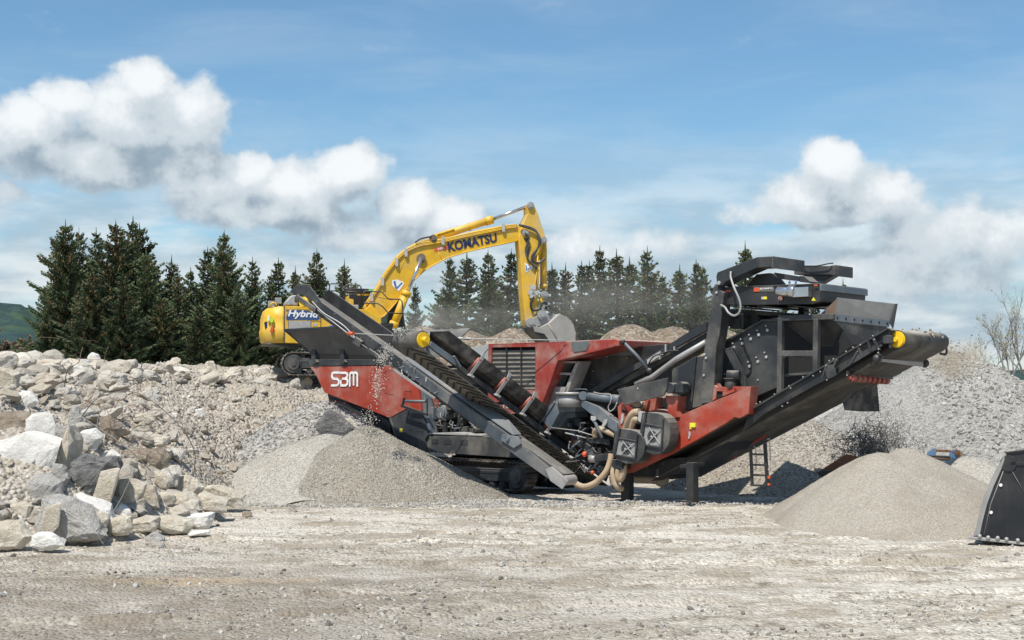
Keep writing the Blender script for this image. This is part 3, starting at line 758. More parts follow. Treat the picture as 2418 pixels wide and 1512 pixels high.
# --- engine bay machinery
mot = MB(); c = CR.p(Z3, 1100, 630, .45)
mot.cyl(c, c + CR.et * .5, .24, 24); mot.cyl(c - CR.et * .05, c, .19, 20); mot.box(c + Vector((0, 0, -.02)) - CR.es * .28, CR.es * .12, CR.et * .2, Vector((0, 0, .2)))
motor = mot.build('drive_motor', P_BLUEGREY, crusher, CR, .01)
cmulti('motor_foot', P_BLACK, [(Z3, rect(1050, 700, 1068, 775), .4, .5), (Z3, rect(1110, 700, 1135, 775), .4, .5), (Z3, rect(1165, 690, 1178, 775), .45, .5), (Z3, [(1175, 780), (1235, 670), (1250, 676), (1195, 782)], .4, .46)], motor, split=True)
rnd = random.Random(3)
for k in range(26):
    x = rnd.uniform(1010, 1390); y = rnd.uniform(max(520, 520 + (x - 1100) * .45), 760); t = rnd.uniform(.45, .85)
    p = CR.p(Z3, x, y, t); MB().box(p, CR.es * rnd.uniform(.04, .16), CR.et * .1, Vector((0, 0, rnd.uniform(.03, .14)))).build('bay_fitting', P_GRAPH2, crusher, CR, .005)
for k in range(14):
    x = rnd.uniform(1010, 1350); y = rnd.uniform(560, 720)
    P = [CR.p(Z3, x, y, .4), CR.p(Z3, x + rnd.uniform(-30, 30), y + rnd.uniform(20, 60), rnd.uniform(.2, .5)), CR.p(Z3, x + rnd.uniform(20, 90), y + rnd.uniform(40, 80), .5)]
    MB().tube(curve_pts(P, 5), rnd.choice((.014, .02, .028)), 6).build('hydraulic_line', P_GRAPH2 if k % 3 else P_BLUEGREY, crusher, CR)
st = MB(); st.bar(CR.p(Z3, 815, 580, -.25), CR.p(Z3, 1005, 645, -.25), .06, .08, CR.et); st.bar(CR.p(Z3, 838, 520, -.25), CR.p(Z3, 822, 585, -.25), .05, .07, CR.et)
st.bar(CR.p(Z3, 1000, 530, -.25), CR.p(Z3, 1000, 645, -.25), .04, .03, CR.et)
stp = st.build('guard_arm', P_BLACK, crusher, CR)
ctube('guard_tube', P_BLUEGREY, Z3, [(845, 548, -.25), (990, 550, -.25)], .045, stp)

# --- engine housing, red with a big grille
hood = cp('engine_housing', P_RED2, Z3, [(1445, 142), (1992, 124), (1935, 258), (1872, 440), (1800, 625), (1575, 640), (1440, 560)], 0, .04, bevel=.0)
# cut the grille opening by building the face as a frame
bpy.data.objects.remove(hood)
hood = cmulti('engine_housing', P_RED2, [
    (Z3, [(1440, 142), (1782, 131), (1776, 158), (1462, 162)], 0, .10),
    (Z3, [(1440, 142), (1462, 162), (1452, 470), (1436, 470)], 0, .10),
    (Z3, [(1776, 158), (1782, 131), (1992, 124), (1935, 258), (1872, 440), (1800, 625), (1575, 640), (1436, 560), (1436, 470), (1774, 468)], 0, .10)])
bk = MB()
f = [(1992, 124), (1935, 258), (1800, 625)]
bk.prism([CR.p(Z3, x, y, 0.1) for x, y in [(1440, 142), (1992, 124), (1935, 258), (1800, 625), (1575, 640), (1436, 560)]], CR.et * .02)
core = [CR.p(Z3, x, y, .45) for x, y in [(1448, 150), (1988, 130), (1935, 258), (1800, 620), (1575, 635), (1440, 555)]]
bk2 = MB(); bk2.prism(core, CR.et * 2.1)
bk2.build('housing_shell', P_RED2, hood, CR)
tp = MB(); tp.prism([CR.p(Z3, x, y, .0) for x, y in [(1440, 138), (1994, 120), (1994, 128), (1440, 146)]], CR.et * 2.6); tp.build('housing_roof', P_RED2, hood, CR)
rs = MB(); rs.prism([CR.p(Z3, x, y, .1) for x, y in [(1988, 130), (1928, 262), (1868, 440), (1796, 625), (1810, 625), (1880, 442), (1942, 262), (1998, 130)]], CR.et * .35); rs.build('housing_edge', P_RED2, hood, CR)
gr = cmulti('grille', P_GRAPH, [(Z3, [(1462, 184 + k * 31.4), (1774, 182 + k * 31.2), (1774, 191 + k * 31.2), (1462, 193 + k * 31.4)], .05, .13) for k in range(10)] +
            [(Z3, rect(x, 160, x + 7, 470), .02, .12) for x in (1563, 1668)], hood)
cmulti('grille_louvre', P_MESH, [(Z3, [(1462, 193 + k * 31.4), (1774, 191 + k * 31.2), (1774, 211 + k * 31.2), (1462, 213 + k * 31.4)], .07, .12) for k in range(9)], gr)
cp('grille_backing', P_DARK, Z3, [(1455, 160), (1778, 156), (1778, 472), (1450, 474)], .22, .4, gr, 0)
beak = cp('housing_canopy', P_RED2, Z3, [(1994, 118), (2338, 103), (2376, 112), (2372, 150), (2205, 193), (1945, 257), (1935, 252)], -.03, 2.5, bevel=.02)
cp('canopy_window', P_GLASSD, Z3, [(2028, 122), (2158, 116), (2163, 138), (2140, 186), (2050, 200), (2038, 180)], -.055, -.03, beak)
cp('canopy_end_cap', P_RED, Z3, [(2338, 101), (2378, 111), (2374, 151), (2336, 150)], -.05, 2.4, beak)
lettering('model_lettering', 'REMAX', CR.p(Z3, 1545, 600, -.01), CR.p(Z3, 1757, 598, -.01), (0, 0, 1), .23, P_GREYWHITE, hood, CR, .01, .02)
cp('air_box', P_PALE, Z3, [(1300, 172), (1318, 163), (1438, 142), (1436, 385), (1300, 300)], .3, 2.0)
strokes('air_box_fold', P_GRAPH, Z3, [[(1300, 330), (1436, 175)]], .012, .295, crusher, .01)
rp = cp('rear_plate', P_GRAPH, Z3, [(1085, 150), (1110, 138), (1290, 142), (1303, 165), (1303, 275), (1150, 262)], 1.0, 1.1)
bolts('plate_bolt', Z3, [(1178, 155), (1206, 155), (1235, 157), (1268, 155), (1285, 160)], .99, .022, rp)
cp('plate_recess', P_BLACK, Z3, [(1235, 190), (1255, 180), (1268, 195), (1262, 240), (1240, 240)], .95, .99, rp)
cp('hopper_lip_plate', P_BLACK, Z1, [(900, 1095), (960, 1130), (1120, 1170), (1130, 1200), (1050, 1215), (930, 1180)], .5, .6)

# --- dusty stair column right of the housing, and the pivot head
col = cmulti('stair_column', P_STEEL, [(Z3, [(1938, 262), (1972, 262), (1850, 545), (1800, 630), (1795, 625), (1870, 440)], .35, .9), (Z3, [(2068, 262), (2092, 262), (1990, 520), (1965, 520)], .35, .9),
    (Z3, [(1950, 262), (2080, 262), (2078, 275), (1945, 275)], .35, .9), (Z3, [(1905, 340), (2050, 346), (2044, 362), (1898, 356)], .35, .9), (Z3, [(1850, 440), (2010, 448), (1985, 520), (1960, 640), (1800, 640)], .35, .9)])
cp('step_recess', P_GRAPH2, Z3, [(1950, 262), (2080, 262), (1970, 530), (1850, 530)], .95, 1.2, col)
pv = MB(); c = CR.p(Z4, 290, 545, .2)
pv.cyl(c + Vector((0, 0, .16)), c + Vector((0, 0, .24)), .46, 24); pv.cyl(c - Vector((0, 0, .2)), c + Vector((0, 0, .16)), .40, 24)
pv.build('slewing_pivot', P_STEEL, crusher, CR)
cmulti('pivot_bracket', P_BLUEGREY, [(Z4, [(120, 572), (322, 566), (322, 640), (190, 650), (150, 720), (110, 800), (20, 700)], .0, .7), (Z4, [(105, 800), (150, 712), (195, 655), (320, 640), (330, 690), (250, 700), (180, 790)], .3, .9)], None, .01)
ctube('pivot_hook', P_BLUEGREY, Z4, [(150, 555, -.02), (125, 600, -.02), (60, 690, -.02), (20, 740, -.02)], .028, None, 8, 3)
ra = MB(); ra.prism([CR.p(Z4, x, y, -.1) for x, y in [(375, 540), (430, 560), (520, 598), (690, 740), (690, 830), (640, 800), (480, 680), (380, 600)]], CR.et * .25)
ra.build('slewing_arm', P_BLUEGREY, crusher, CR, .01)
rc_ = MB(); rc_.cyl(CR.p(Z4, 395, 505, -.12), CR.p(Z4, 395, 505, .2), .13, 18); rc_.cyl(CR.p(Z4, 440, 512, 0), CR.p(Z4, 650, 533, 0), .115, 16); rc_.cyl(CR.p(Z4, 380, 508, 0), CR.p(Z4, 450, 513, 0), .07, 12); rc_.cyl(CR.p(Z4, 645, 532, 0), CR.p(Z4, 720, 540, 0), .13, 16)
rc_.build('slewing_cylinder', P_BLUEGREY, crusher, CR)
ctube('hydraulic_hose', P_STEEL, Z4, [(485, 475, -.05), (540, 488, -.08), (630, 495, -.1), (632, 560, -.15), (612, 600, -.15), (625, 640, -.15), (665, 615, -.12), (690, 560, -.1)], .018, None, 6, 4)
ctube('hydraulic_hose', P_BLUEGREY, Z4, [(320, 470, .05), (325, 450, .0), (420, 452, .0), (430, 470, .05)], .014, None, 6, 3)
ctube('support_rod', P_BLUEGREY, Z4, [(560, 870, -.1), (500, 740, -.1), (470, 700, -.1)], .05)
cp('arm_plate', P_PALE, Z4, [(460, 680), (500, 690), (505, 715), (480, 730), (458, 712)], -.16, -.12)
cp('arm_plate', P_PALE, Z4, [(575, 715), (602, 705), (600, 740), (570, 780), (550, 772)], -.16, -.12)

# --- dark rear hopper walls behind the pivot
cp('rear_hopper', P_GRAPH2, Z4, [(350, 205), (700, 130), (1150, 140), (1150, 420), (700, 640), (300, 620), (270, 460)], 1.3, 1.4)
cp('rear_hopper_lip', P_BLUEGREY, Z4, [(362, 205), (680, 90), (818, 72), (825, 158), (640, 158), (380, 212)], 1.2, 1.3)
cp('rear_hopper_edge', P_BLACK, Z4, [(818, 80), (1100, 62), (1090, 120), (850, 215), (820, 180)], 1.1, 1.18)
bolts('hopper_bolt', Z4, [(487, 150), (523, 178), (604, 170), (485, 293), (387, 292), (775, 180)], 1.19, .02)
strokes('hopper_seam', P_BLUEGREY, Z4, [[(305, 400), (500, 408)], [(360, 205), (300, 420), (272, 465)]], .02, 1.29, crusher)
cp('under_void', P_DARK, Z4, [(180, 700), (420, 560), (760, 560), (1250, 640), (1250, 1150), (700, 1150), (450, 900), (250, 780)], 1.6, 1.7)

# --- feed conveyor rising to the screen
fc = cmulti('feed_conveyor', P_GRAPH, [(Z4, [(405, 482), (760, 280), (1090, 92), (1330, -62), (1460, -132), (1460, -60), (1110, 135), (800, 308), (520, 480), (440, 520)], .80, .90)])
cmulti('side_rail', P_GRAPH2, [(Z4, [(530, 455), (1130, 150), (1460, -40), (1460, 10), (1150, 180), (760, 400), (545, 500)], .95, 1.02)], fc)
cmulti('belt', P_RUBBER, [(Z4, [(430, 500), (1110, 110), (1470, -90), (1470, 20), (1150, 200), (700, 470), (520, 540)], 1.05, 2.0)], fc)
ctube('dust_pipe', P_STEEL, Z4, [(850, 410, .55), (1000, 340, .55), (1200, 190, .55), (1460, 40, .55)], .085, fc)
cmulti('rail_bracket', P_PALE, [(Z4, [(945, 195), (1040, 130), (1065, 140), (1075, 150), (950, 235)], .7, .78), (Z4, rect(1100, 60, 1110, 125), .7, .76), (Z4, rect(1175, 80, 1184, 120), .7, .76), (Z4, rect(1050, 120, 1060, 190), .7, .76)], fc, split=True)
ctube('rail_cable', P_BLACK, Z4, [(950, 250, .6), (1000, 170, .6), (1080, 140, .6), (1150, 118, .6), (1220, 118, .6)], .02, fc, 6, 4)
hd = MB(); c = CR.p(Z2, 630, 690, 1.0); hd.cyl(c, c + CR.et * 1.3, .26, 24); c = CR.p(Z2, 520, 710, .9); hd.cyl(c, c + CR.et * .1, .2, 18)
hd.build('head_pulley', P_BLACK, fc, CR)
gm = MB()
for x0, y0, x1, y1 in ((400, 640, 470, 740), (460, 680, 560, 770), (540, 650, 575, 765)): gm.prism([CR.p(Z2, x, y, .7) for x, y in rect(x0, y0, x1, y1)], CR.et * .3)
c = CR.p(Z2, 425, 700, .6); gm.cyl(c, c + CR.et * .3, .16, 18); gm.build('gear_motor', P_GRAPH2, fc, CR, .012)
cp('head_cover', P_GRAPH2, Z2, [(430, 640), (470, 600), (600, 610), (940, 635), (950, 665), (760, 660), (600, 640)], 1.0, 2.2, fc)
ctube('strut_rod', P_BLUEGREY, Z4, [(735, 35, .1), (860, 160, .3), (962, 285, .5)], .045)
b = MB(); b.ball(CR.p(Z4, 735, 40, .1), .09); b.ball(CR.p(Z4, 965, 292, .5), .085); b.build('strut_joint', P_GRAPH, crusher, CR)
# --- screen box
cp('screen_body', P_DARK, Z2, [(365, 905), (745, 702), (855, 700), (1340, 690), (1500, 900), (1290, 1060), (860, 1330), (640, 1400), (330, 1390)], .75, 2.6, bevel=0)
scr = cp('screen_side', P_GRAPH, Z2, [(372, 905), (742, 700), (858, 697), (858, 1262), (650, 1352), (640, 1440), (318, 1400), (352, 1080)], .60, .70)
strokes('screen_edge', P_GRAPH2, Z2, [[(372, 905), (742, 700), (858, 697)]], .05, .56, scr, .08)
big = [(780, 782), (708, 820), (640, 855), (570, 892), (498, 927), (770, 1007), (700, 1046), (630, 1084), (555, 1122), (360, 1000)]
sml = [(768, 745), (695, 784), (626, 820), (556, 857), (488, 893), (418, 929), (756, 970), (686, 1010), (617, 1048), (545, 1088), (590, 1290), (655, 1330), (700, 1200), (420, 1150)]
bolts('screen_bolt', Z2, big, .598, .042, scr, P_PALE, .03)
bolts('screen_nut', Z2, sml, .598, .022, scr, P_PALE, .03)
cmulti('screen_deck_rail', P_GRAPH2, [(Z2, [(930, 1050), (1260, 1040), (1260, 1052), (930, 1066)], .9, 1.2), (Z2, [(925, 905), (1160, 940), (1160, 952), (925, 918)], .9, 1.2), (Z2, [(920, 810), (1020, 820), (1020, 830), (920, 822)], .9, 1.2), (Z2, [(925, 1150), (1160, 1130), (1160, 1150), (925, 1175)], .72, 1.2)], split=True)
cp('side_box', P_GRAPH2, Z2, [(-20, 1110), (165, 1005), (235, 1000), (225, 1420), (60, 1455), (20, 1430), (-30, 1300)], .35, .8)
cp('side_box_edge', P_GRAPH, Z4, [(1210, 270), (1360, 168), (1372, 168), (1330, 620), (1215, 640)], .3, .36)
lk = cp('screen_link', P_GRAPH, Z2, [(418, 955), (425, 938), (470, 925), (490, 935), (590, 1190), (600, 1262), (560, 1262), (540, 1200)], .30, .42)
mo = MB(); c = CR.p(Z2, 440, 1158, .1); mo.cyl(c, c + CR.es * .32 + CR.et * .1, .12, 18); c = CR.p(Z2, 470, 1200, .2); mo.cyl(c - Vector((0, 0, .3)), c + Vector((0, 0, .05)), .16, 18); c = CR.p(Z2, 470, 1195, .2); mo.cyl(c, c + Vector((0, 0, .03)), .20, 18)
mo.build('vibrator_motor', P_GRAPH2, crusher, CR)

# --- magnet gantry
cp('gantry_post', P_GRAPH2, Z2, [(342, 388), (382, 450), (412, 462), (402, 560), (372, 830), (345, 930), (330, 1200), (306, 1392), (214, 1400), (222, 1180), (238, 985), (262, 840), (300, 600), (318, 425)], -.05, .35, bevel=.02)
bolts('gantry_bolt', Z2, [(352, 465), (263, 1015), (250, 985), (245, 1160)], -.06, .035)
arm = cp('gantry_arm', P_GRAPH, Z2, [(345, 330), (356, 294), (690, 166), (812, 160), (808, 250), (690, 256), (420, 378), (395, 408), (352, 408)], -.1, .45, bevel=.02)
cp('arm_end_box', P_GRAPH2, Z2, [(812, 158), (826, 158), (826, 262), (808, 256)], -.12, 1.5, arm, bevel=.02)
bolts('arm_pin', Z2, [(372, 384)], -.1, .055, arm)
ctube('arm_hose', P_STEEL, Z2, [(470, 290, -.15), (470, 340, -.2), (500, 430, -.3), (540, 520, -.3), (552, 590, -.3), (535, 640, -.3), (495, 660, -.3), (450, 635, -.25), (420, 590, -.2), (385, 570, -.1)], .030, arm, 8, 5)
mg = cp('overband_magnet', P_BLACK, Z2, [(288, 428), (1212, 392), (1222, 420), (1214, 540), (1150, 562), (540, 572), (410, 568), (298, 470)], .15, 2.6, bevel=.015)
cp('magnet_top_rim', P_GRAPH, Z2, [(286, 424), (1216, 386), (1218, 398), (290, 436)], .12, 2.65, mg)
cp('magnet_end_panel', P_BLUEGREY, Z2, [(1214, 392), (1232, 393), (1232, 450), (1218, 450)], .1, 2.6, mg)
cmulti('magnet_paddle', P_BLACK, [(Z2, [(440, 572), (665, 596), (660, 608), (640, 606), (440, 580)], .3, 1.6), (Z2, [(688, 570), (915, 596), (905, 608), (690, 580)], .3, 1.6), (Z2, [(950, 568), (1165, 590), (1160, 600), (950, 578)], .3, 1.6)], mg, split=True)
cp('magnet_hanger', P_BLACK, Z2, [(608, 408), (682, 312), (795, 300), (870, 388), (860, 398)], .5, .9, mg)
cmulti('hanger_beam', P_GRAPH, [(Z2, [(830, 296), (1045, 330), (1045, 372), (870, 350)], .5, .8), (Z2, [(1048, 326), (1080, 326), (1135, 372), (1130, 386), (1048, 376)], .45, .9)], mg, split=True)
dm = MB(); c = CR.p(Z2, 892, 456, 0); c2 = CR.p(Z2, 985, 458, 0)
dm.cyl(CR.p(Z2, 864, 455, 0), CR.p(Z2, 960, 458, 0), .125, 20); dm.cyl(CR.p(Z2, 958, 455, 0), CR.p(Z2, 1010, 458, 0), .16, 20); dm.box(CR.p(Z2, 1072, 462, .02), CR.es * .22, CR.et * .1, Vector((0, 0, .125)))
dm.build('magnet_motor', P_CHROME, mg, CR, .01)
cmulti('warning_sticker', P_YSTICK, [(Z2, rect(744, 500, 772, 522), .13, .145), (Z2, [(1163, 505), (1182, 534), (1146, 534)], .13, .145)], mg, split=True)
cmulti('name_plate', P_ORANGE, [(Z2, rect(663, 424, 708, 457), .13, .145), (Z2, rect(414, 446, 466, 460), .13, .145), (Z2, rect(1168, 398, 1200, 410), .08, .1)], mg, split=True)
cmulti('name_plate_border', P_GREYWHITE, [(Z2, rect(709, 417, 826, 420), .13, .145), (Z2, rect(709, 450, 826, 453), .13, .145), (Z2, rect(823, 417, 826, 453), .13, .145), (Z2, rect(726, 500, 743, 522), .13, .145), (Z2, rect(664, 420, 708, 423), .13, .145)], mg)
lettering('magnet_lettering', 'ERIEZ MAGNETICS', CR.p(Z2, 713, 441, .14), CR.p(Z2, 820, 437, .14), (0, 0, 1), .05, P_WHITE, mg, CR, .01, .01)
b = MB(); c = CR.p(Z2, 889, 512, .13); b.cyl(c, c - CR.et * .012, .065, 20); b.build('prohibition_sticker', P_WHITE, mg, CR)
b = MB(); c = CR.p(Z2, 889, 512, .115); b.tube([c + (CR.es * math.cos(a) + Vector((0, 0, math.sin(a)))) * .055 for a in [i * math.pi / 10 for i in range(21)]], .009, 4); b.tube([c + CR.es * .04 + Vector((0, 0, .04)), c - CR.es * .04 - Vector((0, 0, .04))], .009, 4); b.build('prohibition_ring', P_ORANGE, mg, CR)
ctube('lifting_eye', P_BLUE, Z2, [(963, 392, .4), (956, 378, .4), (963, 366, .4), (970, 378, .4), (963, 392, .4)], .016, mg, 6)
ctube('lifting_eye', P_BLUE, Z2, [(1016, 392, .4), (1009, 378, .4), (1016, 366, .4), (1023, 378, .4), (1016, 392, .4)], .016, mg, 6)
ga = cp('far_gantry_arm', P_GRAPH2, Z2, [(1000, 240), (1295, 240), (1350, 232), (1355, 325), (1290, 315), (1000, 314)], 2.2, 2.7, bevel=.02)
cp('arm_end_box', P_GRAPH2, Z2, [(1352, 232), (1378, 236), (1378, 330), (1350, 326)], 2.1, 2.9, ga, bevel=.02)
cp('arm_gusset', P_GRAPH, Z2, [(1070, 316), (1340, 320), (1225, 388), (1170, 388)], 2.3, 2.6, ga)
ctube('arm_cable', P_BLACK, Z2, [(1040, 240, 2.15), (1110, 242, 2.1), (1200, 240, 2.1), (1290, 222, 2.1), (1330, 218, 2.2)], .02, ga, 6, 4)
cp('far_gantry_post', P_GRAPH2, Z2, [(1040, 590), (1085, 590), (1080, 680), (1025, 680)], 2.3, 2.6)

# --- discharge chute over the screen end, and its frame
ch = MB()
q = lambda x, y, t: CR.p(Z2, x, y, t)
TL, TR, BR, BL_ = q(1372, 507, .45), q(1852, 560, 2.6), q(1803, 718, 2.5), q(1336, 662, .45)
ch.prism([TL, TR, BR, BL_], CR.es * -.03)
ch.build('chute_plate', P_STEEL, crusher, CR)
cs = MB(); cs.prism([q(1200, 668, .42), TL, BL_, q(1330, 672, .42)], CR.et * .03)
cs.build('chute_side', paint('rusty_steel', (0.13, 0.10, 0.08), .7, 0, dust=.35, topdust=.2, dustcol=(0.30, 0.14, 0.06)), crusher, CR)
ce = MB(); ce.prism([TR, TR + CR.es * .05, q(1815, 768, 2.5) + CR.es * .05, q(1800, 720, 2.5)], CR.et * .05); ce.build('chute_edge', P_BLACK, crusher, CR)
fl = MB(); f0, f1 = q(1336, 675, .42), q(1800, 728, 2.5); fl.bar(f0, f1, .04, .17, CR.es); flo = fl.build('chute_flange', P_BLUEGREY, crusher, CR)
b = MB()
for k in range(7):
    c = f0 + (f1 - f0) * (.05 + k * .15) + CR.es * .022; b.cyl(c, c + CR.es * .01, .032, 12)
b.build('flange_hole', P_DARK, flo, CR)
hp2 = MB(); g0, g1 = q(1336, 695, .4), q(1795, 742, 2.45); lo = q(1535, 905, 1.3)
hp2.prism([g0, g1, q(1750, 800, 2.3), q(1535, 905, 1.3)], CR.es * -.03); hp2.build('chute_hopper', P_GRAPH2, crusher, CR)
hp3 = MB(); hp3.prism([q(895, 705, .4), g0, lo, q(1330, 1040, .9)], CR.es * -.02 + CR.et * .03); hp3.build('chute_hopper_side', P_BLACK, crusher, CR)
fr_ = MB()
for a_, b_, wd in (((893, 680, .3), (884, 1385, .3), .15), ((1193, 690, .3), (1188, 1205, .3), .15), ((880, 683, .3), (1340, 668, .3), .12), ((905, 978, .3), (1180, 978, .3), .15)):
    fr_.bar(CR.p(Z2, *a_), CR.p(Z2, *b_), wd, .14, CR.et)
fr_.bar(CR.p(Z2, 905, 1010, .3), CR.p(Z2, 945, 985, .3), .1, .08, CR.et); fr_.bar(CR.p(Z2, 1175, 1010, .3), CR.p(Z2, 1135, 985, .3), .1, .08, CR.et)
fr_.build('chute_frame', P_GRAPH2, crusher, CR, .01)

# --- main discharge conveyor
W0, W1 = .35, 2.85
up = [(640, 1440), (880, 1300), (1290, 1058), (1560, 900), (1790, 762), (1835, 795), (1790, 850), (1620, 965), (1380, 1140), (1200, 1235), (900, 1400), (760, 1480), (560, 1640)]
mc = cp('main_conveyor', P_BLACK, Z2, up, W0 - .15, W0 - .05, bevel=.01)
cp('side_rail', P_GRAPH, Z2, [(650, 1432), (1290, 1054), (1790, 760), (1830, 782), (1826, 792), (1790, 776), (1292, 1070), (655, 1448)], W0 - .24, W0 - .02, mc)
cp('far_side_rail', P_BLACK, Z2, [(x - 8, y - 6) for x, y in up], W1, W1 + .08, mc)
hpn = CR.p(Z2, 1866, 860, W0); Rp = .235
hz = hpn
# belt: carrying and return runs round the head pulley, down to the tail
ns, nz_ = CR.sz(Z2, 1866, 860, W0)
tl_s, tl_z = CR.sz(D, 1530, 1118, W0)
dirv = Vector((ns - tl_s, nz_ - tl_z)).normalized(); nv = Vector((-dirv.y, dirv.x))
def loop_pts(r):
    out = []
    a0 = math.atan2(nv.y, nv.x)
    out.append((tl_s + nv.x * r, tl_z + nv.y * r))
    for i in range(13): a = a0 - math.pi * i / 12; out.append((ns + r * math.cos(a), nz_ + r * math.sin(a)))
    out.append((tl_s - nv.x * r, tl_z - nv.y * r)); return out
b = MB(); L1, L2 = loop_pts(Rp), loop_pts(Rp - .02)
V = [CR.w(s, W0 + .02, z) for s, z in L1] + [CR.w(s, W1 - .03, z) for s, z in L1] + [CR.w(s, W0 + .02, z) for s, z in L2] + [CR.w(s, W1 - .03, z) for s, z in L2]
n = len(L1); Fs = []
for i in range(n - 1):
    Fs += [(i, i + 1, n + i + 1, n + i), (2 * n + i, 3 * n + i, 3 * n + i + 1, 2 * n + i + 1), (i, 2 * n + i, 2 * n + i + 1, i + 1), (n + i, n + i + 1, 3 * n + i + 1, 3 * n + i)]
b.add(V, Fs, True)
P_BELT = paint('worn_belt_rubber', (0.050, 0.046, 0.042), 0.7, dust=0.25, topdust=0.9, scale=3, streak=0.3)
b.build('belt', P_BELT, mc, CR)
b = MB(); b.cyl(CR.w(ns, W0, nz_), CR.w(ns, W1 + .05, nz_), Rp - .03, 28); b.cyl(CR.w(ns, W0 - .04, nz_), CR.w(ns, W0 + .01, nz_), Rp - .045, 28); b.cyl(CR.w(ns, W0 - .12, nz_), CR.w(ns, W1 + .15, nz_), .06, 16)
b.build('head_pulley', P_YELP, mc, CR)
b = MB(); b.box(CR.w(ns - .16, W0 - .13, nz_ + .0), CR.es * .13, CR.et * .05, Vector((0, 0, .1))); b.bar(CR.w(ns - .1, W0 - .13, nz_ - .22), CR.w(ns - .12, W0 - .13, nz_ + .22), .05, .07, CR.et); b.build('pulley_bearing', P_GRAPH2, mc, CR, .01)
ctube('end_loop', P_GRAPH, Z2, [(2278, 900, W1 + .1), (2285, 960, W1 + .15), (2270, 985, W1 + .15), (2225, 975, W1 + .1)], .03, mc, 8, 4)
# gallery under the rail: brackets, tie rods
b = MB()
for (x0, y0, x1, y1) in ((1480, 1060, 1535, 960), (1580, 1010, 1545, 930), (1620, 860, 1650, 960), (1660, 840, 1720, 950), (1310, 1140, 1360, 1030), (1240, 1180, 1270, 1090), (1330, 1080, 1355, 1160)):
    b.bar(CR.p(Z2, x0, y0, W0 - .28), CR.p(Z2, x1, y1, W0 - .28), .05, .05, CR.et)
for (x0, y0, x1, y1) in ((1440, 1085, 1740, 905), (1500, 1030, 1700, 905)):
    b.bar(CR.p(Z2, x0, y0, W0 - .26), CR.p(Z2, x1, y1, W0 - .26), .04, .06, CR.et)
b.prism([CR.p(Z2, x, y, W0 - .3) for x, y in ((1255, 1075), (1330, 1070), (1350, 1165), (1280, 1195))], CR.et * .06)
b.build('rail_bracket', P_GRAPH, mc, CR)
bolts('rail_bolt', Z2, [(688, 1400), (718, 1385), (840, 1320), (962, 1250), (975, 1268), (1080, 1175), (1165, 1165), (1225, 1130), (1300, 1038), (1335, 1023), (1442, 960), (1500, 925), (1562, 905), (1667, 828), (1680, 860), (1715, 940), (1712, 970), (1275, 1078), (1280, 1200), (1450, 1160), (950, 1392), (905, 1420)], W0 - .3, .016, mc)
# scraper bar, return roller set and rubber flap beneath
sbx = MB(); sbx.bar(CR.p(Z2, 1700, 1010, W0 - .1), CR.p(Z2, 2080, 1062, W1 + .1), .07, .18, CR.es); sb = sbx.build('scraper_bar', P_STEEL, mc, CR)
b = MB(); b.ball(CR.p(Z2, 2100, 1060, W1 + .2), .12); b.ball(CR.p(Z2, 1700, 1025, W0 - .15), .12); b.build('scraper_end', P_BLACK, sb, CR)
b = MB(); b.bar(CR.p(Z2, 1450, 1140, W0 - .1), CR.p(Z2, 1825, 1180, W1), .06, .10, CR.es); b.bar(CR.p(Z2, 1455, 1205, W0 - .1), CR.p(Z2, 1795, 1228, W1), .04, .03, CR.es); rf_ = b.build('return_roller_frame', P_BLACK, mc, CR)
b = MB()
P0, P1 = CR.p(Z2, 1468, 1182, W0), CR.p(Z2, 1790, 1208, W1 - .1)
for k in range(8):
    c = P0 + (P1 - P0) * ((k + .5) / 8); d = (P1 - P0) / 8 * .34; b.cyl(c - d, c + d, .10, 14)
b.cyl(P0, P1, .05, 10); b.build('return_roller', P_ROLL, rf_, CR)
fp = MB(); fp.prism([CR.p(Z2, 1500, 1300, 1.2), CR.p(Z2, 1692, 1232, 2.2), CR.p(Z2, 1713, 1466, 2.2), CR.p(Z2, 1560, 1466, 1.5), CR.p(Z2, 1425, 1455, .9), CR.p(Z2, 1408, 1385, .9)], CR.es * .03)
fp.build('rubber_flap', P_RUBBER, mc, CR)
cp('tail_skirt', P_GRAPH2, Z4, [(1150, 1040), (1500, 1040), (1640, 940), (1700, 1005), (1500, 1090), (1130, 1110)], 1.4, 1.5, mc)

# --- red rear chassis
rb = cp('rear_chassis', P_RED, Z4, [(1845, 425), (1820, 662), (1745, 700), (1700, 690), (1640, 735), (1380, 885), (1150, 1010), (810, 1172), (765, 1180), (765, 1112), (930, 1050), (1140, 930), (1195, 860), (1165, 705), (1430, 590)], -.06, .06, bevel=.01)
cp('chassis_end_cap', P_RED, Z4, [(1800, 440), (1845, 424), (1822, 662), (1790, 668)], -.08, .30, rb, bevel=.01)
cp('far_chassis', P_RED, Z4, [(1960, 860), (1880, 905), (1700, 1000), (1690, 1050), (1290, 1180), (1290, 1150), (1560, 1050), (1700, 960), (1880, 850), (1960, 800)], 1.9, 2.05, rb, bevel=.01)
cp('red_bracket', P_RED, Z4, [(1103, 505), (1215, 510), (1200, 640), (1225, 690), (1150, 708), (1140, 745), (1115, 560)], -.12, .5)
cmulti('red_bracket', P_RED, [(Z4, [(1518, 408), (1560, 400), (1580, 430), (1640, 425), (1840, 425), (1500, 560), (1512, 470)], .1, .2)])
cmulti('red_bracket', P_RED, [(Z4, [(1512, 405), (1548, 430), (1640, 436), (1640, 470), (1548, 465), (1540, 530), (1505, 555)], -.03, .08), (Z4, [(1600, 470), (1660, 462), (1700, 440), (1700, 470), (1600, 510)], -.03, .08)])
cp('bracket_recess', P_DARK, Z4, [(1548, 466), (1650, 468), (1640, 500), (1545, 528)], .02, .09)
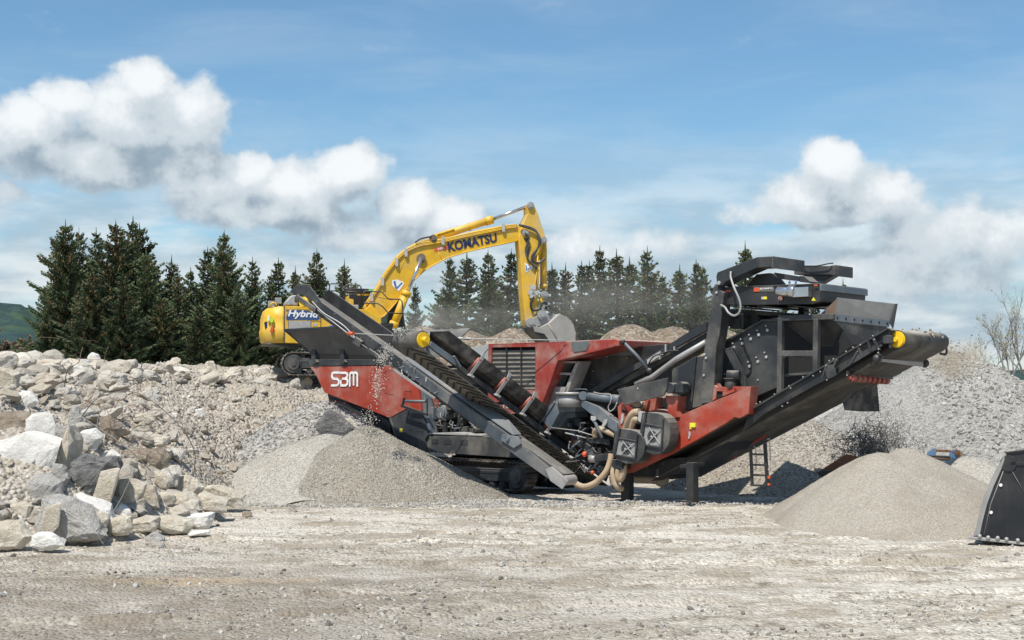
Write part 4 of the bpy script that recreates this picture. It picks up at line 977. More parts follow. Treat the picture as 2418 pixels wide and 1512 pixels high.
rc2 = cmulti('red_frame', P_RED, [(Z4, [(692, 590), (745, 560), (760, 640), (770, 860), (722, 820), (700, 700)], -.05, .4), (Z4, [(700, 592), (760, 640), (900, 560), (960, 545), (930, 640), (800, 700), (720, 720)], .2, .5), (Z4, [(925, 545), (1030, 520), (1010, 640), (970, 650)], .3, .6)])
cp('frame_hole', P_DARK, Z4, [(722, 624), (772, 638), (756, 656), (724, 646)], -.06, -.04, rc2)
b = MB(); c = CR.p(Z4, 1345, 760, -.07); b.box(c, CR.es * .09, CR.et * .04, Vector((0, 0, .06))); b.box(c - CR.es * .07 + Vector((0, 0, -.05)), CR.es * .03, CR.et * .03, Vector((0, 0, .06)))
b.build('yellow_padlock_box', P_YSTICK, crusher, CR, .01)
cp('lug_plate', P_PALE, Z4, [(1303, 818), (1318, 815), (1320, 845), (1312, 878), (1298, 880), (1305, 845)], -.1, -.06)
cp('lug_plate', P_PALE, Z4, [(722, 668), (744, 660), (742, 720), (728, 750), (714, 745)], -.09, -.05)
sh = cp('shield_plate', P_GRAPH2, Z4, [(685, 452), (1124, 350), (1118, 440), (1085, 508), (762, 585), (745, 575)], -.35, -.28)
cp('shield_catch', P_STEEL, Z4, rect(858, 434, 872, 454), -.37, -.35, sh)
b = MB(); c = CR.p(Z4, 1140, 440, -.3); b.cyl(c, c + CR.et * .35, .15, 20); b.box(c + CR.es * .18 + CR.et * .2, CR.es * .22, CR.et * .14, Vector((0, 0, .12))); c2 = CR.p(Z4, 1225, 440, -.05); b.cyl(c2, c2 + CR.et * .3, .18, 18)
b.build('bracket_motor', P_GRAPH, crusher, CR, .01)
b = MB(); c = CR.p(Z4, 850, 590, -.1); b.cyl(c, c + CR.et * .4, .13, 18); b.build('tan_drum', P_HOSE, crusher, CR)
ctube('clip_hose', P_BLACK, Z4, [(800, 585, -.12), (840, 612, -.15), (900, 600, -.15), (915, 560, -.12)], .02, None, 6, 4)
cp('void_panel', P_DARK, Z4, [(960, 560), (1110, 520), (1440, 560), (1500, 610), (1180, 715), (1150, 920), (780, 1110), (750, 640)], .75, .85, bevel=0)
cp('curved_guard', P_RED, Z4, [(960, 640), (1020, 622), (1090, 632), (1130, 650), (1130, 760), (1090, 700), (1020, 665), (960, 660)], .1, .5)

# --- fan housings
def fan(cx, cy, w, h, t, tilt):
    def P(x, y, tt): 
        a = R(tilt); return CR.p(Z4, cx + x * w * math.cos(a) - y * h * math.sin(a), cy + x * w * math.sin(a) + y * h * math.cos(a), tt)
    out = [(-.5, -.40), (-.30, -.50), (.02, -.50)] + [(.02 + .48 * math.sin(a), -.02 - .48 * math.cos(a)) for a in [i * math.pi / 10 for i in range(1, 6)]] + [(.50, .10), (.46, .26), (.36, .40), (.2, .50), (-.02, .53), (-.25, .47), (-.42, .36), (-.5, .22)]
    b = MB(); b.prism([P(x, y, t) for x, y in out], CR.et * .42); fo = b.build('fan_housing', P_GRAPH2, crusher, CR, .015)
    b = MB()
    for (x0, y0, x1, y1) in ((-.36, -.50, -.40, .34), (.22, -.38, .26, .38), (-.40, -.20, .24, -.17), (-.45, .30, .26, .34)):
        b.bar(P(x0, y0, t - .03), P(x1, y1, t - .03), .05, .045, CR.et)
    b.build('housing_frame', P_GRAPH, fo, CR)
    b = MB(); c = P(-.07, .08, t - .01); b.prism([P(x, y, t - .015) for x, y in ((-.34, -.15), (.22, -.13), (.24, .30), (-.36, .28))], CR.et * .01); b.build('intake_plate', P_STEEL, fo, CR)
    b = MB(); b.cyl(c - CR.et * .02, c, .165, 24); b.build('intake_mesh', P_GRAPH2, fo, CR)
    b = MB()
    for sx, sy in ((-.22, -.14), (.18, .24)), ((.16, -.12), (-.22, .26)): b.bar(P(*sx, t - .05), P(*sy, t - .05), .02, .022, CR.et)
    b.cyl(c - CR.et * .06, c - CR.et * .04, .03, 12); b.build('intake_spider', P_PALE, fo, CR)
    return fo
fan(1016, 832, 262, 352, -.62, 6)
fan(790, 944, 272, 288, -.70, 8)
cmulti('hose_port', P_PALE, [(Z4, [(868, 640), (905, 650), (890, 738), (862, 712), (872, 690)], -.5, -.3)])
cmulti('duct_box', P_GRAPH, [(Z4, [(645, 1058), (735, 1078), (730, 1140), (648, 1130)], -.6, -.2)])
for nm, pts, r in (('tan_hose', [(880, 645, -.45), (830, 655, -.45), (790, 710, -.4), (765, 780, -.3), (740, 850, -.2)], .095),
                   ('tan_hose', [(872, 715, -.45), (840, 712, -.45), (818, 760, -.4), (800, 840, -.3)], .085),
                   ('tan_hose', [(500, 860, .1), (498, 815, .05), (520, 795, .0), (560, 795, 0), (620, 822, 0), (700, 858, .05)], .085),
                   ('tan_hose', [(640, 1010, -.3), (628, 1075, -.35), (595, 1160, -.4), (530, 1235, -.45), (470, 1275, -.5), (400, 1293, -.5), (335, 1268, -.45), (305, 1225, -.4), (300, 1205, -.35)], .088),
                   ('tan_hose', [(662, 1130, -.4), (655, 1180, -.45), (662, 1240, -.45), (690, 1290, -.4), (730, 1310, -.2)], .088),
                   ('tan_hose', [(742, 1085, -.4), (748, 1140, -.45), (735, 1200, -.45), (712, 1232, -.45), (695, 1200, -.5), (700, 1140, -.5)], .088),
                   ('tan_hose', [(780, 1240, .6), (850, 1222, .7), (1020, 1238, .9), (1060, 1258, .9), (1095, 1248, 1.0), (1112, 1205, 1.1)], .11)):
    P = curve_pts([CR.p(Z4, x, y, t) for x, y, t in pts], 7)
    MB().tube(P, [r * (1.0 + .05 * (i % 2)) for i in range(len(P))], 12).build(nm, P_HOSE, crusher, CR)
ctube('thin_hose', P_BLACK, Z4, [(625, 1210, -.3), (635, 1270, -.4), (665, 1310, -.4)], .02, None, 6, 4)

# --- belly: frames and rails under the rear, legs, ladder
cmulti('belly_frame', P_BLACK, [(Z4, [(790, 1185), (900, 1140), (1130, 1050), (1300, 1040), (1500, 960), (1640, 905), (1560, 985), (1420, 1075), (1290, 1140), (1190, 1180), (1000, 1205), (800, 1205)], .5, 1.9)])
b = MB()
for k in range(6):
    s = .3 + k * .35; b.box(CR.w(s, 1.5, .98 + k * .05), CR.es * .03, CR.et * 1.0, Vector((0, 0, .05)))
b.build('belly_ribs', P_GRAPH2, crusher, CR)
for x0, x1, ya, yb, t in ((720, 786, 1150, 1408, -.05), (1283, 1346, 1085, 1418, -.45)):
    lg = cp('support_leg', P_BLACK, Z4, [(x0, ya), (x1, ya), (x1, yb), (x0, yb)], t, t + .26, bevel=.01)
    b = MB(); c = CR.p(Z4, (x0 + x1) / 2, yb, t + .13); b.box(c, CR.es * .20, CR.et * .20, Vector((0, 0, .02))); b.build('foot_plate', P_BLACK, lg, CR)
cp('leg_brace', P_BLACK, Z4, [(1230, 1105), (1352, 1090), (1352, 1118), (1230, 1135)], -.42, .1)
ladder = MB(); tq = .9
for (x0, y0, x1, y1) in ((1842, 945, 1856, 1282), (1962, 905, 1985, 1286)): ladder.bar(CR.p(Z4, x0, y0, tq), CR.p(Z4, x1, y1, tq), .075, .05, CR.es)
ladder.bar(CR.p(Z4, 1972, 905, tq), CR.p(Z4, 1997, 1286, tq), .04, .05, CR.es)
lad = ladder.build('access_ladder', P_BLACK, crusher, CR)
for ya, yb in ((1010, 1015), (1102, 1106), (1190, 1194), (1278, 1284)):
    MB().bar(CR.p(Z4, 1845, ya, tq), CR.p(Z4, 1985, yb, tq), .065, .05, CR.et).build('rung', P_BLACK, lad, CR)
MB().tube(curve_pts([CR.p(Z4, 1870, 940, tq), CR.p(Z4, 1888, 980, tq), CR.p(Z4, 1886, 1135, tq), CR.p(Z4, 1860, 1140, tq)], 4), .014, 6).build('grab_rail', P_PALE, lad, CR)
MB().tube(curve_pts([CR.p(Z4, 1985, 885, tq), CR.p(Z4, 2005, 890, tq), CR.p(Z4, 2012, 1130, tq), CR.p(Z4, 1990, 1140, tq)], 4), .014, 6).build('grab_rail', P_PALE, lad, CR)
cmulti('ladder_marker', P_ORANGE, [(Z4, rect(1988, 1198, 2008, 1222), tq - .04, tq), (Z4, rect(1988, 1262, 2006, 1282), tq - .04, tq)], lad, split=True)

# --- clutter in the middle, in front of the slewing head
cmulti('coupling_plate', P_GRAPH, [(Z4, [(325, 920), (355, 897), (400, 903), (545, 1008), (480, 1040), (380, 960)], .3, .36), (Z4, [(425, 872), (620, 885), (625, 930), (430, 910)], .1, .5), (Z4, [(470, 1012), (615, 1010), (612, 1060), (480, 1076)], -.05, .3)], split=True)
rnd = random.Random(11)
for k in range(46):
    x = rnd.uniform(260, 640); y = rnd.uniform(760, 1180) if x > 420 else rnd.uniform(730, 880); t = rnd.uniform(.2, .9)
    p = CR.p(Z4, x, y, t); MB().box(p, CR.es * rnd.uniform(.03, .15), CR.et * .08, Vector((0, 0, rnd.uniform(.02, .11)))).build('valve_block', rnd.choice((P_GRAPH, P_BLACK, P_GRAPH2, P_BLUEGREY)), crusher, CR, .005)
for k in range(18):
    x = rnd.uniform(250, 600); y = rnd.uniform(740, 1150)
    P = [CR.p(Z4, x, y, .15), CR.p(Z4, x + rnd.uniform(-50, 50), y + rnd.uniform(10, 70), rnd.uniform(-.1, .2)), CR.p(Z4, x + rnd.uniform(20, 120), y + rnd.uniform(-20, 60), .2)]
    MB().tube(curve_pts(P, 5), rnd.choice((.012, .018, .024)), 6).build('hydraulic_line', rnd.choice((P_BLACK, P_GRAPH2, P_BLUEGREY)), crusher, CR)
b = MB(); b.ball(CR.p(Z4, 410, 1012, .0), .09); b.ball(CR.p(Z4, 475, 1170, -.1), .06); b.build('red_knob', P_ORANGE, crusher, CR)
b = MB(); c = CR.p(Z4, 455, 1050, 0); b.cyl(c, c + CR.es * .22, .11, 16); b.build('coupling', P_STEEL, crusher, CR)
ctube('end_post', P_GRAPH2, Z4, [(690, 740, .0), (690, 900, .0)], .1)

# ================================================================ side conveyors (hung on the crusher, so its parts)
def dirs(a, h):
    d = (h - a); L = d.length; d.normalize(); wv = d.cross(Vector((0, 0, 1))).normalized()
    nn = wv.cross(d).normalized()
    return d, wv, nn, L
# 1: the long one, seen from its carrying side; wv points to the camera side
TA, TH = pix(1338, 1128, 38.2), pix(742, 712, 43.6)
d, wv, nn, L = dirs(TA, TH)
if wv.y > 0: wv = -wv
W = .31
def at(a, w_, n_): return TA + d * a + wv * w_ + nn * n_
b = MB()
b.prism([at(-.1, W, -.16), at(-.1, W, .10), at(.4, W, .18), at(L - .6, W, .24), at(L + .10, W, .46), at(L + .62, W, .26), at(L + .80, W, -.10), at(L + .60, W, -.06), at(L + .1, W, .13), at(L - .6, W, -.06), at(.8, W, -.14)], wv * .05)
c1 = b.build('side_conveyor', P_GRAPH, crusher, CR, .01)
b = MB(); b.prism([at(L * .45, -W - .05, .0), at(L * .45, -W - .05, .30), at(L * .52, -W - .05, .50), at(L - .1, -W - .05, .50), at(L + .1, -W - .05, -.1)], wv * .05)
b.prism([at(.2, -W, -.1), at(L * .45, -W, -.1), at(L * .45, -W, .15), at(.2, -W, .12)], wv * -.04); b.build('far_side_board', P_BLACK, c1, CR)
b = MB(); b.box(at(L / 2, 0, .12), d * (L / 2), wv * (W - .01), nn * .012); b.build('belt', P_DUSTBELT, c1, CR)
b = MB(); b.box(at(L / 2, 0, -.20), d * (L / 2 - .1), wv * (W - .03), nn * .012); b.box(at(L / 2 + .6, 0, -.13), d * (L / 2 - .9), wv * (W + .02), nn * .05); b.build('return_belt', P_RUBBER, c1, CR)
b = MB(); b.prism([at(L + .64, W, .28), at(L + .82, W, -.12), at(L + .82, -W, -.12), at(L + .64, -W, .28)], d * .03); b.build('head_hood', P_GRAPH2, c1, CR)
b = MB(); b.cyl(at(L + .12, W + .03, -.10), at(L + .12, -W, -.10), .165, 24); b.cyl(at(L + .12, W + .09, -.10), at(L + .12, -W, -.10), .155, 24); b.build('head_pulley', P_YELP, c1, CR)
b = MB(); b.bar(at(L + .35, W + .10, -.06), at(L - .55, W + .10, -.06), .06, .14, wv); b.cyl(at(L + .35, W + .08, -.06), at(L + .35, W + .14, -.06), .09, 14); b.build('pulley_bracket', P_GRAPH2, c1, CR, .01)
b = MB(); 
for k in range(24): c = at(.5 + (L - .9) * k / 23, W + .05, .18 if k % 2 else .02); b.cyl(c, c + wv * .015, .014, 6)
b.build('frame_bolt', P_PALE, c1, CR)
# wind covers and skirt on the lower half
b = MB(); b.prism([at(2.0, W - .02, .22), at(2.0, -.12, .22), at(2.6, -.20, .33), at(4.0, -.18, .36), at(5.2, -.05, .34), at(6.6, W * .5, .28), at(6.6, W - .02, .24)], nn * .03); b.build('belt_cover', P_BLUEGREY, c1, CR)
b = MB(); b.prism([at(.3, W + .055, -.20), at(.3, W + .055, .08), at(1.4, W + .055, .17), at(6.5, W + .055, .20), at(6.5, W + .055, -.06), at(1.5, W + .055, -.20)], wv * .03); P_SKIRT = paint('dark_blue_grey_steel', (0.060, 0.072, 0.085), 0.45, dust=0.3, topdust=0.4, streak=0.15)
b.build('side_skirt', P_SKIRT, c1, CR, .008)
b = MB(); b.prism([at(-.25, W + .09, -.2), at(-.3, W + .09, .1), at(.35, W + .09, .18), at(.5, W + .09, .0), at(.2, W + .09, -.2)], wv * .05); b.cyl(at(-.05, W, -.05), at(-.05, -W, -.05), .15, 18); b.build('tail_bracket', P_STEEL, c1, CR, .01)
b = MB(); b.prism([at(1.55, W + .1, .22), at(1.72, W + .1, .35), at(2.25, W + .1, .12), at(2.2, W + .1, -.05), at(1.7, W + .1, -.02)], wv * .06) 
b.cyl(at(2.0, W + .1, .12), at(2.0, W + .22, .12), .06, 14); b.build('pivot_lug', P_BLUEGREY, c1, CR, .01)
b = MB(); P_ = [at(L - 2.6, W + .12, -.10), at(L - 1.8, W + .12, .06), at(L - .9, W + .13, .02), at(L - .3, W + .13, .12)]; b.tube(curve_pts(P_, 5), .02, 6)
b.tube([at(L - 3.0, W + .1, -.12), at(L - .6, W + .1, -.02)], .018, 6); b.build('conduit', P_PALE, c1, CR)
b = MB(); b.box(at(L - 2.6, W + .12, -.12), d * .16, wv * .05, nn * .11); b.box(at(L - 3.4, W + .12, -.12), d * .3, wv * .05, nn * .05); b.build('junction_box', P_GRAPH2, c1, CR, .01)
b = MB()
for k in range(22):
    c = at(L - 4.3 - rnd.uniform(0, 1.9), W + .1, rnd.uniform(-.25, .25)); b.bar(c, c + Vector((rnd.uniform(-.16, .16), rnd.uniform(-.1, .05), rnd.uniform(-.16, .16))), .02, .02)
b.bar(at(L - 4.3, W + .16, -.16), at(L - 6.1, W + .16, -.16), .05, .06, wv); b.build('cable_clamps', P_STEEL, c1, CR)
SCA, SCW, SCN, SCL = at, W, nn.copy(), L
top1 = (TA.copy(), d.copy(), wv.copy(), nn.copy(), L)

# 2: the chevron belt, seen from beneath
TA2, TH2 = pix(1412, 1128, 42.6), pix(974, 803, 38.0)
d2_, wv2, nn2, L2_ = dirs(TA2, TH2)
if wv2.y > 0: wv2 = -wv2
def a2(a, w_, n_): return TA2 + d2_ * a + wv2 * w_ + nn2 * n_
b = MB(); b.prism([a2(0, .44, -.12), a2(0, .44, .08), a2(L2_ - .1, .44, .08), a2(L2_ - .1, .44, -.05)], wv2 * -.06)
b.prism([a2(0, -.44, -.12), a2(0, -.44, .08), a2(L2_ - .1, -.44, .08), a2(L2_ - .1, -.44, -.05)], wv2 * .06)
for k in range(7): b.bar(a2(.5 + k * 1.05, .42, .0), a2(.5 + k * 1.05, -.42, .0), .06, .06, d2_)
c2 = b.build('chevron_conveyor', P_GRAPH, crusher, CR, .01)
b = MB(); b.box(a2(L2_ / 2, 0, -.25), d2_ * (L2_ / 2), wv2 * .56, nn2 * .012); b.cyl(a2(L2_ - .02, .46, 0), a2(L2_ - .02, -.66, 0), .25, 28); b.build('belt', P_DUSTBELT, c2, CR)
b = MB(); n = int(L2_ / .27)
for k in range(n):
    a_ = .1 + k * .27; b.bar(a2(a_, .50, -.272), a2(a_ + .34, .04, -.272), .03, .05, nn2); b.bar(a2(a_, -.50, -.272), a2(a_ + .34, -.04, -.272), .03, .05, nn2)
b.build('chevron_ribs', P_CHEV, c2, CR)
b = MB(); b.prism([a2(0, .26, .26), a2(0, .58, .62), a2(L2_ - .6, .58, .62), a2(L2_ - .1, .50, .30), a2(L2_ - .3, .26, .26)], nn2 * .02)
b.prism([a2(0, -.26, .26), a2(0, -.58, .62), a2(L2_ - .6, -.58, .62), a2(L2_ - .1, -.50, .30), a2(L2_ - .3, -.26, .26)], nn2 * .02)
b.box(a2(L2_ / 2, 0, .26), d2_ * (L2_ / 2), wv2 * .26, nn2 * .012); b.build('trough_belt', P_RUBBER, c2, CR)
for k in range(6):
    a_ = .75 + k * 1.12
    b = MB(); b.bar(a2(a_, .48, -.02), a2(a_, .70, .58), .10, .02, d2_); b.bar(a2(a_, .42, -.02), a2(a_ + .02, .66, -.06), .12, .05, d2_); b.bar(a2(a_, .68, .50), a2(a_, .68, .72), .10, .03, d2_)
    br = b.build('roller_bracket', P_PALE, c2, CR)
    b = MB(); b.cyl(a2(a_ + .02, .34, .14), a2(a_ + .02, .64, .52), .065, 14); b.build('idler_roller', P_ROLL, br, CR)
b = MB(); c = a2(L2_ - .02, .46, 0); b.cyl(c, c + wv2 * .04, .215, 26); b.cyl(c, c + wv2 * .22, .085, 18); b.build('head_pulley', P_YELP, c2, CR)
b = MB(); b.bar(a2(L2_ - .25, .52, .0), a2(L2_ - 1.3, .52, .02), .06, .18, wv2); b.bar(a2(L2_ - .2, .5, -.1), a2(L2_ - .35, .56, -.28), .10, .05, wv2); b.bar(a2(L2_ - 1.1, .56, .12), a2(L2_ - 1.45, .56, -.02), .10, .05, wv2); b.build('take_up_bracket', P_BLUEGREY, c2, CR, .008)
# guy cable across the machine
P0, P1 = at(SCL - 4.0, SCW + .2, -.05), CR.p(Z1, 2345, 1232, -.1)
Pm = CR.p(Z1, 1500, 1215, .2)
b = MB(); b.tube([pix(*Z1(745, 1180), 41.5), pix(*Z1(1480, 1216), 41.3), pix(*Z1(1620, 1220), 41), P1], .016, 6)
gc = b.build('guy_cable', P_PALE, crusher, CR)
b = MB()
for x, y in ((1480, 1216), (1620, 1220), (1560, 1218)): p = pix(*Z1(x, y), 41.2); b.cyl(p - CR.es * .16, p + CR.es * .16, .035, 8); b.ball(p, .055, 5)
b.build('turnbuckle', P_STEEL, gc, CR)
b = MB(); p = pix(*Z1(750, 1182), 41.5); b.cyl(p - CR.es * .12, p + CR.es * .12, .06, 10); b.build('red_shackle', P_ORANGE, gc, CR)
b = MB(); b.tube([a2(L2_ - 5.2, .72, .1), pix(*Z3(2080, 760), 39.5), pix(*Z3(2320, 835), 39.4)], .014, 6); b.tube([pix(*Z3(1990, 775), 39.8), pix(*Z3(2140, 812), 39.6)], .022, 6)
b.build('stay_rod', P_PALE, crusher, CR)
# ================================================================ the excavator, behind and above on the bank
EX = Frame(-8.7, 54.5, -14)
EX.O.z = 0
ez = 4.0
exc = thing('excavator', 'yellow tracked excavator on the rubble bank, its long boom reaching over the crusher', 'excavator', tuple(EX.O), EX.rz)
def ep(name, mat, Z, pts, t0, t1, parent=None, bevel=0.02, label=None):
    b = MB(); b.prism([EX.p(Z, x, y, t0) for x, y in pts], EX.et * (t1 - t0)); return b.build(name, mat, parent or exc, EX, bevel, label)
def et_(name, mat, Z, pts, r, parent=None, n=8, smooth=0):
    P = [EX.p(Z, x, y, t) for x, y, t in pts]
    if smooth: P = curve_pts(P, smooth)
    return MB().tube(P, r, n).build(name, mat, parent or exc, EX)
# counterweight: a plan outline with rounded corners, raised
def szp(x, y, t=0): return EX.sz(Z1, x, y, t)
s1, zb = szp(255, 1252); _, zt = szp(255, 976); s0 = szp(98, 1100)[0]
def cw_ring(z, inset):
    r = .75; pts = [(s1, 0 + inset), ]
    for i in range(7): a = math.pi / 2 * i / 6; pts.append((s0 + r - (r - inset) * math.sin(a), r - (r - inset) * math.cos(a)))
    for i in range(7): a = math.pi / 2 * i / 6; pts.append((s0 + r - (r - inset) * math.cos(a), 3.2 - r + (r - inset) * math.sin(a)))
    pts.append((s1, 3.2 - inset)); return [EX.w(s, t, z) for s, t in pts]
lv = [(zb, .14), (zb + .10, .03), (zb + .55, -.02), (zb + .62, .02), (zt - .45, .03), (zt - .12, .12), (zt, .3)]
b = MB(); rings = [cw_ring(z, i) for z, i in lv]; n = len(rings[0])
b.add([p for r in rings for p in r], [(k * n + i, k * n + (i + 1) % n, (k + 1) * n + (i + 1) % n, (k + 1) * n + i) for k in range(len(lv) - 1) for i in range(n)], True)
b.add(rings[0], [tuple(range(n))]); b.add(rings[-1], [tuple(range(n))])
cw = b.build('counterweight', P_YEL, exc, EX)
ep('underside_plate', P_GRAPH2, Z1, [(105, 1252), (620, 1262), (620, 1272), (330, 1275), (120, 1262)], .25, 3.0)
ep('tail_light', P_ORANGE, Z1, [(156, 1135), (174, 1126), (172, 1170), (150, 1170)], -.02, .1, cw, .0)
ep('green_sticker', plain('lime_sticker', (0.45, 0.7, 0.05)), Z1, rect(150, 1066, 174, 1098), -.02, .08, cw, 0)
ep('rear_sticker', P_NAVY, Z1, [(106, 1100), (116, 1092), (136, 1096), (134, 1148), (114, 1150)], .30, .42, cw, 0)
ep('rear_sticker', P_WHITE, Z1, rect(131, 1046, 146, 1086), .08, .2, cw, 0)
body = ep('engine_cover', P_YEL, Z1, [(259, 976), (620, 982), (735, 996), (862, 1004), (950, 1055), (976, 1062), (976, 1150), (1125, 1165), (1130, 1240), (600, 1262), (259, 1252)], .0, 1.2)
ep('upper_deck', P_YEL, Z1, [(259, 984), (600, 990), (600, 1250), (259, 1250)], 1.2, 3.2)
bp = MB()
for k in range(7):
    y = 1091 + k * 8.3; bp.bar(EX.p(Z1, 287, y, -.015), EX.p(Z1, 451, y + 1, -.015), .03, .035, EX.et)
bp.build('engine_grille', P_GREYWHITE, body, EX)
ep('grille_recess', P_DARK, Z1, rect(284, 1087, 454, 1147), -.006, .0, body, 0)
b = MB()
for pts in ([(257, 976), (257, 1252)], [(527, 980), (527, 1140)], [(735, 998), (735, 1140)]):
    b.bar(EX.p(Z1, *pts[0], -.003), EX.p(Z1, *pts[1], -.003), .006, .03, EX.et)
b.build('panel_gap', P_GRAPH, body, EX)
ep('body_badge', P_PALE, Z1, [(468, 1104), (500, 1104), (500, 1126), (468, 1126)], -.012, 0, body, 0)
ep('body_badge', P_BLUE, Z1, [(587, 1124), (625, 1122), (625, 1136), (587, 1136)], -.012, 0, body, 0)
# the Hybrid banner with its checkered border
bn = ep('hybrid_banner', plain('deep_blue_vinyl', (0.03, 0.075, 0.20), .45), Z1, [(286, 1020), (310, 1010), (340, 1004), (420, 1012), (490, 1030), (522, 1070), (505, 1082), (380, 1080), (272, 1082), (268, 1060)], -.010, 0, body, 0)
b = MB(); rnd = random.Random(5)
for k in range(44):
    x = 268 + k * 5.9; 
    for j in range(2):
        y = (1001 + j * 9 + (k % 2) * 5 if k < 30 else 1010 + j * 8 + (k % 2) * 5 + (k - 30) * 3); b.prism([EX.p(Z1, x + dx, y + dy, -.008) for dx, dy in ((0, 0), (4.5, 0), (4.5, 4.5), (0, 4.5))], EX.et * .006)
    if k > 25: b.prism([EX.p(Z1, x + dx, 1086 + (k % 2) * 5 + dy, -.008) for dx, dy in ((0, 0), (4.5, 0), (4.5, 4.5), (0, 4.5))], EX.et * .006)
b.build('checker_border', P_NAVY, bn, EX)
up = Vector((0, 0, 1))
lettering('hybrid_lettering', 'Hybrid', EX.p(Z1, 281, 1070, -.016), EX.p(Z1, 512, 1080, -.016), up, EX.p(Z1, 281, 1013, 0).z - EX.p(Z1, 281, 1079, 0).z, P_WHITE, bn, EX, .008, .03, .25)
# things on the deck
ps = ep('precleaner_box', P_STEEL, Z1, [(256, 972), (262, 945), (300, 902), (318, 895), (356, 895), (356, 974)], .5, 1.3, None, .05)
for k in range(3): ep('box_slot', P_DARK, Z1, rect(332, 908 + k * 15, 352, 917 + k * 15), .48, .5, ps, 0)
ep('work_light', P_CHROME, Z1, rect(276, 938, 304, 968), .3, .5)
for x, y in ((158, 962), (210, 938)):
    b = MB(); p = EX.p(Z1, x, y, .5); b.box(p, EX.es * .13, EX.et * .08, Vector((0, 0, .12))); b.tube([p, p + Vector((0, 0, -.3))], .025, 6); b.build('work_light', P_STEEL, exc, EX, .02)
b = MB(); p = EX.p(Z1, 175, 975, .3); b.tube([p + Vector((0, 0, .12)) * math.sin(a) + EX.es * .12 * math.cos(a) for a in [math.pi * i / 8 for i in range(9)]], .035, 6); b.build('lifting_lug', P_YEL, exc, EX)
# cab
cab = ep('cab', P_YEL, Z1, [(735, 1000), (735, 898), (765, 884), (930, 884), (960, 905), (1000, 905), (1000, 1000), (965, 1130), (735, 1130)], 1.95, 3.1)
ep('cab_window', P_DARK, Z1, [(770, 898), (925, 898), (900, 1000), (772, 1000)], 1.92, 1.95, cab, 0)
ep('cab_roof', P_BLACK, Z1, [(722, 842), (880, 848), (925, 852), (925, 882), (735, 868)], 1.9, 3.2, cab)
ep('roof_marker', plain('green_light', (0.08, 0.45, 0.15)), Z1, rect(883, 850, 921, 864), 1.85, 1.9, cab, 0)
ep('cab_front', P_BLACK, Z1, [(1000, 905), (1110, 925), (1135, 960), (1150, 1130), (960, 1130), (1000, 1000)], 1.96, 3.1, cab)
ep('cab_glass', plain('teal_glass', (0.16, 0.30, 0.30), .15), Z1, [(1000, 990), (1035, 985), (1020, 1100), (960, 1110), (970, 1050)], 1.93, 1.96, cab, 0)
ep('mirror', P_BLACK, Z1, [(740, 890), (760, 884), (800, 888), (800, 918), (770, 926), (738, 920)], .9, 1.0)
ep('battery_box', P_STEEL, Z1, rect(755, 968, 808, 998), .2, .6)
hr = 0.028
for pts in ([(590, 930), (592, 822), (602, 811), (668, 811), (681, 824), (681, 930)], [(545, 870), (570, 862), (640, 865)], [(704, 958), (708, 830), (722, 818), (812, 822), (826, 836), (828, 998)], [(708, 868), (826, 878)],
            [(838, 970), (842, 880), (860, 866), (980, 872), (1028, 924), (1118, 928), (1130, 940), (1142, 1060), (1155, 1170)], [(842, 955), (950, 958), (985, 980), (1028, 1028), (1135, 1034)]):
    et_('handrail', P_GRAPH, Z1, [(x, y, .25) for x, y in pts], hr, None, 6)
ep('boom_foot', P_YEL, Z1, [(862, 1000), (900, 960), (976, 1058), (976, 1150), (862, 1150)], 1.0, 2.1)
# boom
BT0, BT1 = 1.28, 1.86
boom_top = [(850, 985), (875, 940), (932, 850), (1010, 720), (1092, 608), (1150, 552), (1215, 515), (1290, 486), (1345, 470), (1400, 478), (1500, 458), (1700, 410), (1920, 372), (1990, 370), (2040, 392), (2068, 425), (2062, 458), (2030, 478)]
boom_bot = [(1990, 492), (1740, 545), (1600, 578), (1470, 618), (1380, 664), (1300, 712), (1215, 790), (1150, 865), (1080, 960), (1000, 1050), (930, 1085), (860, 1040)]
boom = ep('boom', P_YEL, Z1, boom_top + boom_bot, BT0, BT1, None, .03)
b = MB()
edge = [EX.p(Z1, x, y, BT0 - .02) for x, y in boom_bot]
b.tube(edge, .03, 6); b.build('boom_lower_flange', P_YEL, boom, EX)
wx = [(1108, 735), (1200, 690), (1330, 612), (1420, 600)]
b = MB(); b.tube([EX.p(Z1, x, y, BT0 - .005) for x, y in ((1110, 735), (1165, 590))], .012, 5); b.tube([EX.p(Z1, x, y, BT0 - .005) for x, y in ((1400, 568), (1430, 640))], .012, 5); b.tube([EX.p(Z1, x, y, BT0 - .005) for x, y in ((950, 905), (1060, 930))], .012, 5); b.build('weld_seam', P_YEL, boom, EX)
for off, r_ in ((0, .032), (11, .028), (20, .028)):
    P = [(862, 950 + off, BT0 - .05), (905, 905 + off, BT0 - .05), (950, 838 + off, BT0 - .05), (1020, 720 + off, BT0 - .05), (1100, 612 + off, BT0 - .05), (1160, 560 + off, BT0 - .05), (1260, 512 + off, BT0 - .06), (1400, 488 + off, BT0 - .06), (1560, 452 + off, BT0 - .06), (1750, 412 + off, BT0 - .06), (1930, 376 + off, BT0 - .06), (1985, 372 + off, BT0 - .06)]
    et_('boom_pipe', P_YEL, Z1, P, r_, boom, 6, 4)
b = MB()
for x, y in ((905, 905), (985, 790), (1090, 645), (1160, 575), (1435, 486), (1885, 390)): p = EX.p(Z1, x, y + 5, BT0 - .07); b.box(p, EX.es * .06, EX.et * .05, Vector((0, 0, .17)))
b.build('pipe_clamp', P_GREYWHITE, boom, EX)
et_('boom_hose', P_BLACK, Z1, [(1230, 505, BT0 - .1), (1265, 478, BT0 - .1), (1320, 465, BT0 - .1), (1350, 460, BT0 - .1)], .04, boom, 6, 4)
